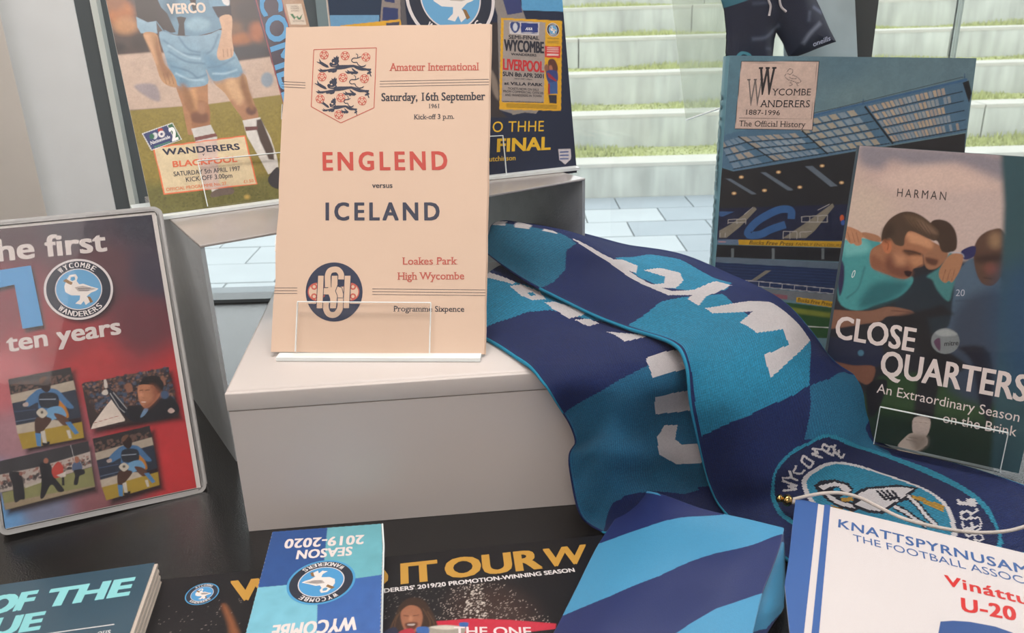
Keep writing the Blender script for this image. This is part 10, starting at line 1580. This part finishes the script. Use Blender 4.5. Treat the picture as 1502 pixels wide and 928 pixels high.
# ------------------------------------------------------------------ fabrics
def _cr(C,t):
    C=np.asarray(C,float);n=len(C);Q=np.concatenate([2*C[:1]-C[1:2],C,2*C[-1:]-C[-2:-1]]);x=np.clip(t,0,1)*(n-1);i=np.minimum(x.astype(int),n-2);f=(x-i)
    f=f.reshape((-1,)+(1,)*(C.ndim-1));a,b,c,d=Q[i],Q[i+1],Q[i+2],Q[i+3]
    return .5*(2*b+(c-a)*f+(2*a-5*b+4*c-d)*f**2+(3*b-a-3*c+d)*f**3)
def surf(C,us,vs):
    A=_cr(C,us);return _cr(A.transpose(1,0,2),vs).transpose(1,0,2)
def knit_mat():
    m = mat('knitted_acrylic', None, .85, .15, attr=True, vary=.08, vscale=60, sheen=.05); t = m.node_tree; n = t.nodes; k = t.links.new; b = n['Principled BSDF']
    b.inputs['Sheen Roughness'].default_value = .5
    uv = n.new('ShaderNodeUVMap'); uv.uv_map = 'stitch'; sx = n.new('ShaderNodeSeparateXYZ'); k(uv.outputs[0], sx.inputs[0])
    def mth(op, a, b_=None):
        q_ = n.new('ShaderNodeMath'); q_.operation = op
        for i, x in enumerate((a, b_)):
            if x is None: continue
            if isinstance(x, (int, float)): q_.inputs[i].default_value = x
            else: k(x, q_.inputs[i])
        return q_.outputs[0]
    fx = mth('ABSOLUTE', mth('SUBTRACT', mth('FRACT', sx.outputs[0]), .5)); colr = mth('SINE', mth('MULTIPLY', mth('FRACT', sx.outputs[0]), math.pi)); vv = mth('ADD', sx.outputs[1], mth('MULTIPLY', fx, 1.0)); row = mth('SINE', mth('MULTIPLY', mth('FRACT', vv), math.pi))
    ht = mth('MULTIPLY', mth('POWER', colr, .5), row); no = n.new('ShaderNodeTexNoise'); no.inputs['Scale'].default_value = 1500; tc = n.new('ShaderNodeTexCoord'); k(tc.outputs['Object'], no.inputs['Vector']); hh = mth('ADD', ht, mth('MULTIPLY', no.outputs['Fac'], .5))
    bp = n.new('ShaderNodeBump'); bp.inputs['Strength'].default_value = 1; bp.inputs['Distance'].default_value = .0009; k(hh, bp.inputs['Height']); k(bp.outputs[0], b.inputs['Normal']); return m
M_KNIT = knit_mat()
def drape(name, key, parent, nu, nv, thick, m, knit=True, back='1a316e'):
    # nu stitches along, nv across
    us = np.linspace(0, 1, nu + 1); vs = np.linspace(0, 1, nv + 1); P = surf(SHEET[key], us, vs)
    N = np.cross(np.gradient(P, axis=0), np.gradient(P, axis=1)); N /= np.linalg.norm(N, axis=2)[..., None] + 1e-12
    if N[..., 2].mean() < 0: N = -N
    rs_ = np.random.RandomState(3)
    if knit:
        edge = np.minimum(np.arange(nv + 1), nv - np.arange(nv + 1)); P = P + N * (.0010 * np.exp(-(edge / 2.2) ** 2))[None, :, None]
    if knit: P = P + N * (.0011 * np.sin(us[:, None] * 38 + 3 * np.sin(vs[None] * 5)) * np.cos(vs[None] * 9 + us[:, None] * 7))[..., None]
    cu = .5 * (us[1:] + us[:-1]); cv = .5 * (vs[1:] + vs[:-1]); U, V = np.meshgrid(cu, cv, indexing='ij'); C = paint(ART[key]['paint'], U.ravel(), V.ravel(), {'scarf_upper': '1a316e', 'scarf_lower': '1a316e', 'tie_blade': '1b2a62', 'tie_fold': '4594be'}[key])
    if knit:
        cell = np.arange(nv)[None] % 2 * .20 + np.arange(nu)[:, None] % 2 * .10; C *= np.where(C.mean(1, keepdims=True) > .4, 1., (.86 + cell).reshape(-1, 1))
    if knit: C *= np.random.RandomState(5).uniform(.84, 1.14, (len(C), 1)) ** np.where(C.mean(1, keepdims=True) > .4, .3, 1.)
    uv = np.stack(np.meshgrid(np.arange(nu + 1.), np.arange(nv + 1.), indexing='ij'), -1)[..., ::-1]
    me = grid_mesh(name, P, face_cols=C, uvs=uv); top = link(name, me, m, parent)
    if sum(me.polygons[i].normal.z for i in range(0, len(me.polygons), 997)) < 0: me.flip_normals()
    s = 4; iu = np.r_[0:nu + 1:s]; iv = np.r_[0:nv + 1:s]; iu[-1] = nu; iv[-1] = nv; B = P - N * thick; V_ = []; F_ = []
    Bs = B[np.ix_(iu, iv)]; a, b_ = Bs.shape[:2]; V_ = [tuple(x) for x in Bs.reshape(-1, 3)]; F_ = [(i * b_ + j, (i + 1) * b_ + j, (i + 1) * b_ + j + 1, i * b_ + j + 1) for i in range(a - 1) for j in range(b_ - 1)]
    # rolled border closes top and underside
    per = [(i, 0) for i in range(nu + 1)] + [(nu, j) for j in range(1, nv + 1)] + [(i, nv) for i in range(nu - 1, -1, -1)] + [(0, j) for j in range(nv - 1, 0, -1)]
    ct = P.mean((0, 1)); n0 = len(V_); K = 5; T = []
    for q_, (i, j) in enumerate(per):
        p = P[i, j]; i2 = max(1, min(nu - 1, i)) if i in (0, nu) else i; j2 = j
        inn = P[min(max(i, 2), nu - 2), min(max(j, 2), nv - 2)]; out = p - inn; out = out / (np.linalg.norm(out) + 1e-9); nn = N[i, j]
        for k_ in range(K): a_ = math.pi * k_ / (K - 1); T.append(tuple(p - nn * thick / 2 + nn * thick / 2 * math.cos(a_) + out * thick * .5 * math.sin(a_)))
    V_ += T; m_ = len(per); F_ += [(n0 + q_ * K + k_, n0 + q_ * K + k_ + 1, n0 + ((q_ + 1) % m_) * K + k_ + 1, n0 + ((q_ + 1) % m_) * K + k_) for q_ in range(m_) for k_ in range(K - 1)]
    me2 = mesh('underside', V_, F_, True); Cc = np.tile(np.array(lin(back)), (len(V_), 1)); fa = np.array([0.] * len(V_))
    if knit or True:
        E = []
        for (i, j) in per: E.append(C.reshape(nu, nv, 3)[min(i, nu - 1), min(j, nv - 1)])
        E = np.array(E)
        alt = np.where((E[:, 2:3] > .25), np.array(lin('1f2a56')), np.array(lin('2c86a8'))) if knit else E * .9
        Cc[n0:] = np.repeat(alt, K, axis=0)
    color_attr(me2, Cc); link('underside', me2, mat('knit_edge', None, .9, .1, attr=True, bump=.5, bscale=1500) if knit else m, top if parent else parent)
    return top
t = empty('knitted_scarf', Matrix.Translation((.1, .55, 0)), label='blue and navy chequered knitted scarf with white letters draped over the white box', cat='scarf')
for nm_, k_, nu_, nv_ in (('upper_length', 'scarf_upper', 460, 165), ('lower_length', 'scarf_lower', 330, 140)):
    o = drape(nm_, k_, None, nu_, nv_, .0032, M_KNIT); o.matrix_world = Matrix.Identity(4); o.parent = t; o.matrix_parent_inverse = t.matrix_world.inverted()
def attach(o, t): o.parent = t; o.matrix_parent_inverse = t.matrix_world.inverted()
for o in [x for x in COL.objects if x.name.startswith('underside') and x.parent is None]: attach(o, t)
M_SATIN = mat('woven_silk', None, .42, .5, attr=True, vary=.12, vscale=900, sheen=.05, bump=.25, bscale=1600)
t = empty('necktie', Matrix.Translation((.06, .42, 0)), label='navy and sky blue diagonally striped necktie folded in front of the scarf', cat='tie')
for nm_, k_, a_, b_ in (('blade', 'tie_blade', 330, 260), ('folded_blade', 'tie_fold', 240, 30)): attach(drape(nm_, k_, None, a_, b_, .0014, M_SATIN, False, '1b2a62'), t)
for o in [x for x in COL.objects if x.name.startswith('underside') and x.parent is None]: attach(o, t)
# pennant
t = empty('pennant', frame_matrix('pennant'), label='white pennant with blue side stripes and Icelandic lettering lying on the scarf', cat='pennant')
o = outl('pennant'); slab('fabric', o, -.0012, 0, mat('white_pennant_cloth', 'ded6d4', .7, .2, bump=.3, bscale=1400, vary=.02), t); prints('pennant', t)
def L3(p): return frame_matrix('pennant') @ Vector((p[0] / 1000, p[1] / 1000, p[2] / 1000))
rod = tube('top_rod', [(-.0015, -.0012, -.002), (.06, -.0012, -.002), (.30, -.0012, -.002)], .0018, mat('white_rod', 'cfc8c4', .5), t)
br = mat('polished_brass', 'c9a868', .15, .5, metal=1)
def bead(x, r, h, name):
    bm = bmesh.new(); bmesh.ops.create_uvsphere(bm, u_segments=20, v_segments=12, radius=r)
    for v in bm.verts: v.co = Vector((v.co.z * h + x, v.co.y - .0012, v.co.x - .002))
    me = bpy.data.meshes.new(name); bm.to_mesh(me); bm.free(); me.shade_smooth(); return link(name, me, br, t)
bead(-.0048, .0040, .85, 'finial'); bead(-.0098, .0029, .8, 'finial_tip')
cordp = CORD; pts = [cr(cordp, i / 60) for i in range(61)]
cord = tube('hanging_cord', [(p[0], p[1], p[2]) for p in pts], .00115, mat('twisted_white_cord', 'cfc5bd', .8, .2, bump=.6, bscale=1100), t, res=10)
# ------------------------------------------------------------------ swim shorts and sheets hanging by the window
t = empty('shorts', frame_matrix('shorts'), label='navy printed shorts with white drawstring hanging behind the stadium book', cat='shorts')
OP = OUTLINE['shorts']; xs = [p[0] for p in OP]; ys = [p[1] for p in OP]; X = np.linspace(min(xs), max(xs), 260); Y = np.linspace(min(ys), max(ys), 300); XX, YY = np.meshgrid(X, Y, indexing='ij')
C = paint(ART['shorts']['paint'], XX.ravel(), YY.ravel()); keep = _cover(.5 * (XX[1:, 1:] + XX[:-1, :-1]).ravel(), .5 * (YY[1:, 1:] + YY[:-1, :-1]).ravel(), OP, 0) > .5
D = np.array([_cover(XX.ravel(), YY.ravel(), OP, 16.0)]).reshape(XX.shape); Zb = .009 * np.clip((D - .5) * 2, 0, 1) ** .5 + .0012 * np.sin(XX * .16 + YY * .05); P = np.stack([XX / 1000, YY / 1000, Zb], -1)
M_SHORT = mat('swim_fabric', None, .5, .4, attr=True, vary=.08, bump=.2, bscale=700)
link('front_panel', grid_mesh('front_panel', P, C, keep), M_SHORT, t); P2 = P.copy(); P2[..., 2] = -.002 - Zb * .3; link('back_panel', grid_mesh('back_panel', P2, C, keep), M_SHORT, t); prints('shorts', t, .0095)
SX = lambda px: px
for ds in DRAW: tube('drawstring', [cr(ds, i / 14) for i in range(15)], .0011, mat('white_string', 'bdb8bc', .7), t)
t = empty('acetate_sheet', None, label='pale translucent sheet hanging left of the navy shorts', cat='sheet')
A = [Vector(p) for p in HANG['sheet']]
def hang(name, pts, th, m, parent, edge=None, er=.0009):
    P = [Vector(p) for p in pts]; n = (P[1] - P[0]).cross(P[-1] - P[0]).normalized() * th; k = len(P); F = [tuple(range(k)), tuple(range(2 * k - 1, k - 1, -1))] + [(i, i + k, (i + 1) % k + k, (i + 1) % k) for i in range(k)]
    o = link(name, mesh(name, P + [p + n for p in P], F), m, parent)
    if edge:
        for a_, b_ in edge: tube('sheet_edge', [P[a_], (P[a_] + P[b_]) / 2, P[b_]], er, M_EDGE, parent)
    return o
hang('sheet', HANG['sheet'], .0006, clear('acetate', 'f6f8f4', 1.3, .15, .26, 'dfe4dc'), t, [(2, 3)])
t = empty('frosted_board', None, label='grey blue frosted board hanging behind the right leg of the shorts', cat='board')
hang('panel', HANG['board'], .002, mat('mottled_frosted_board', 'b0c2c8', .35, .5, vary=.35, vscale=22), t)
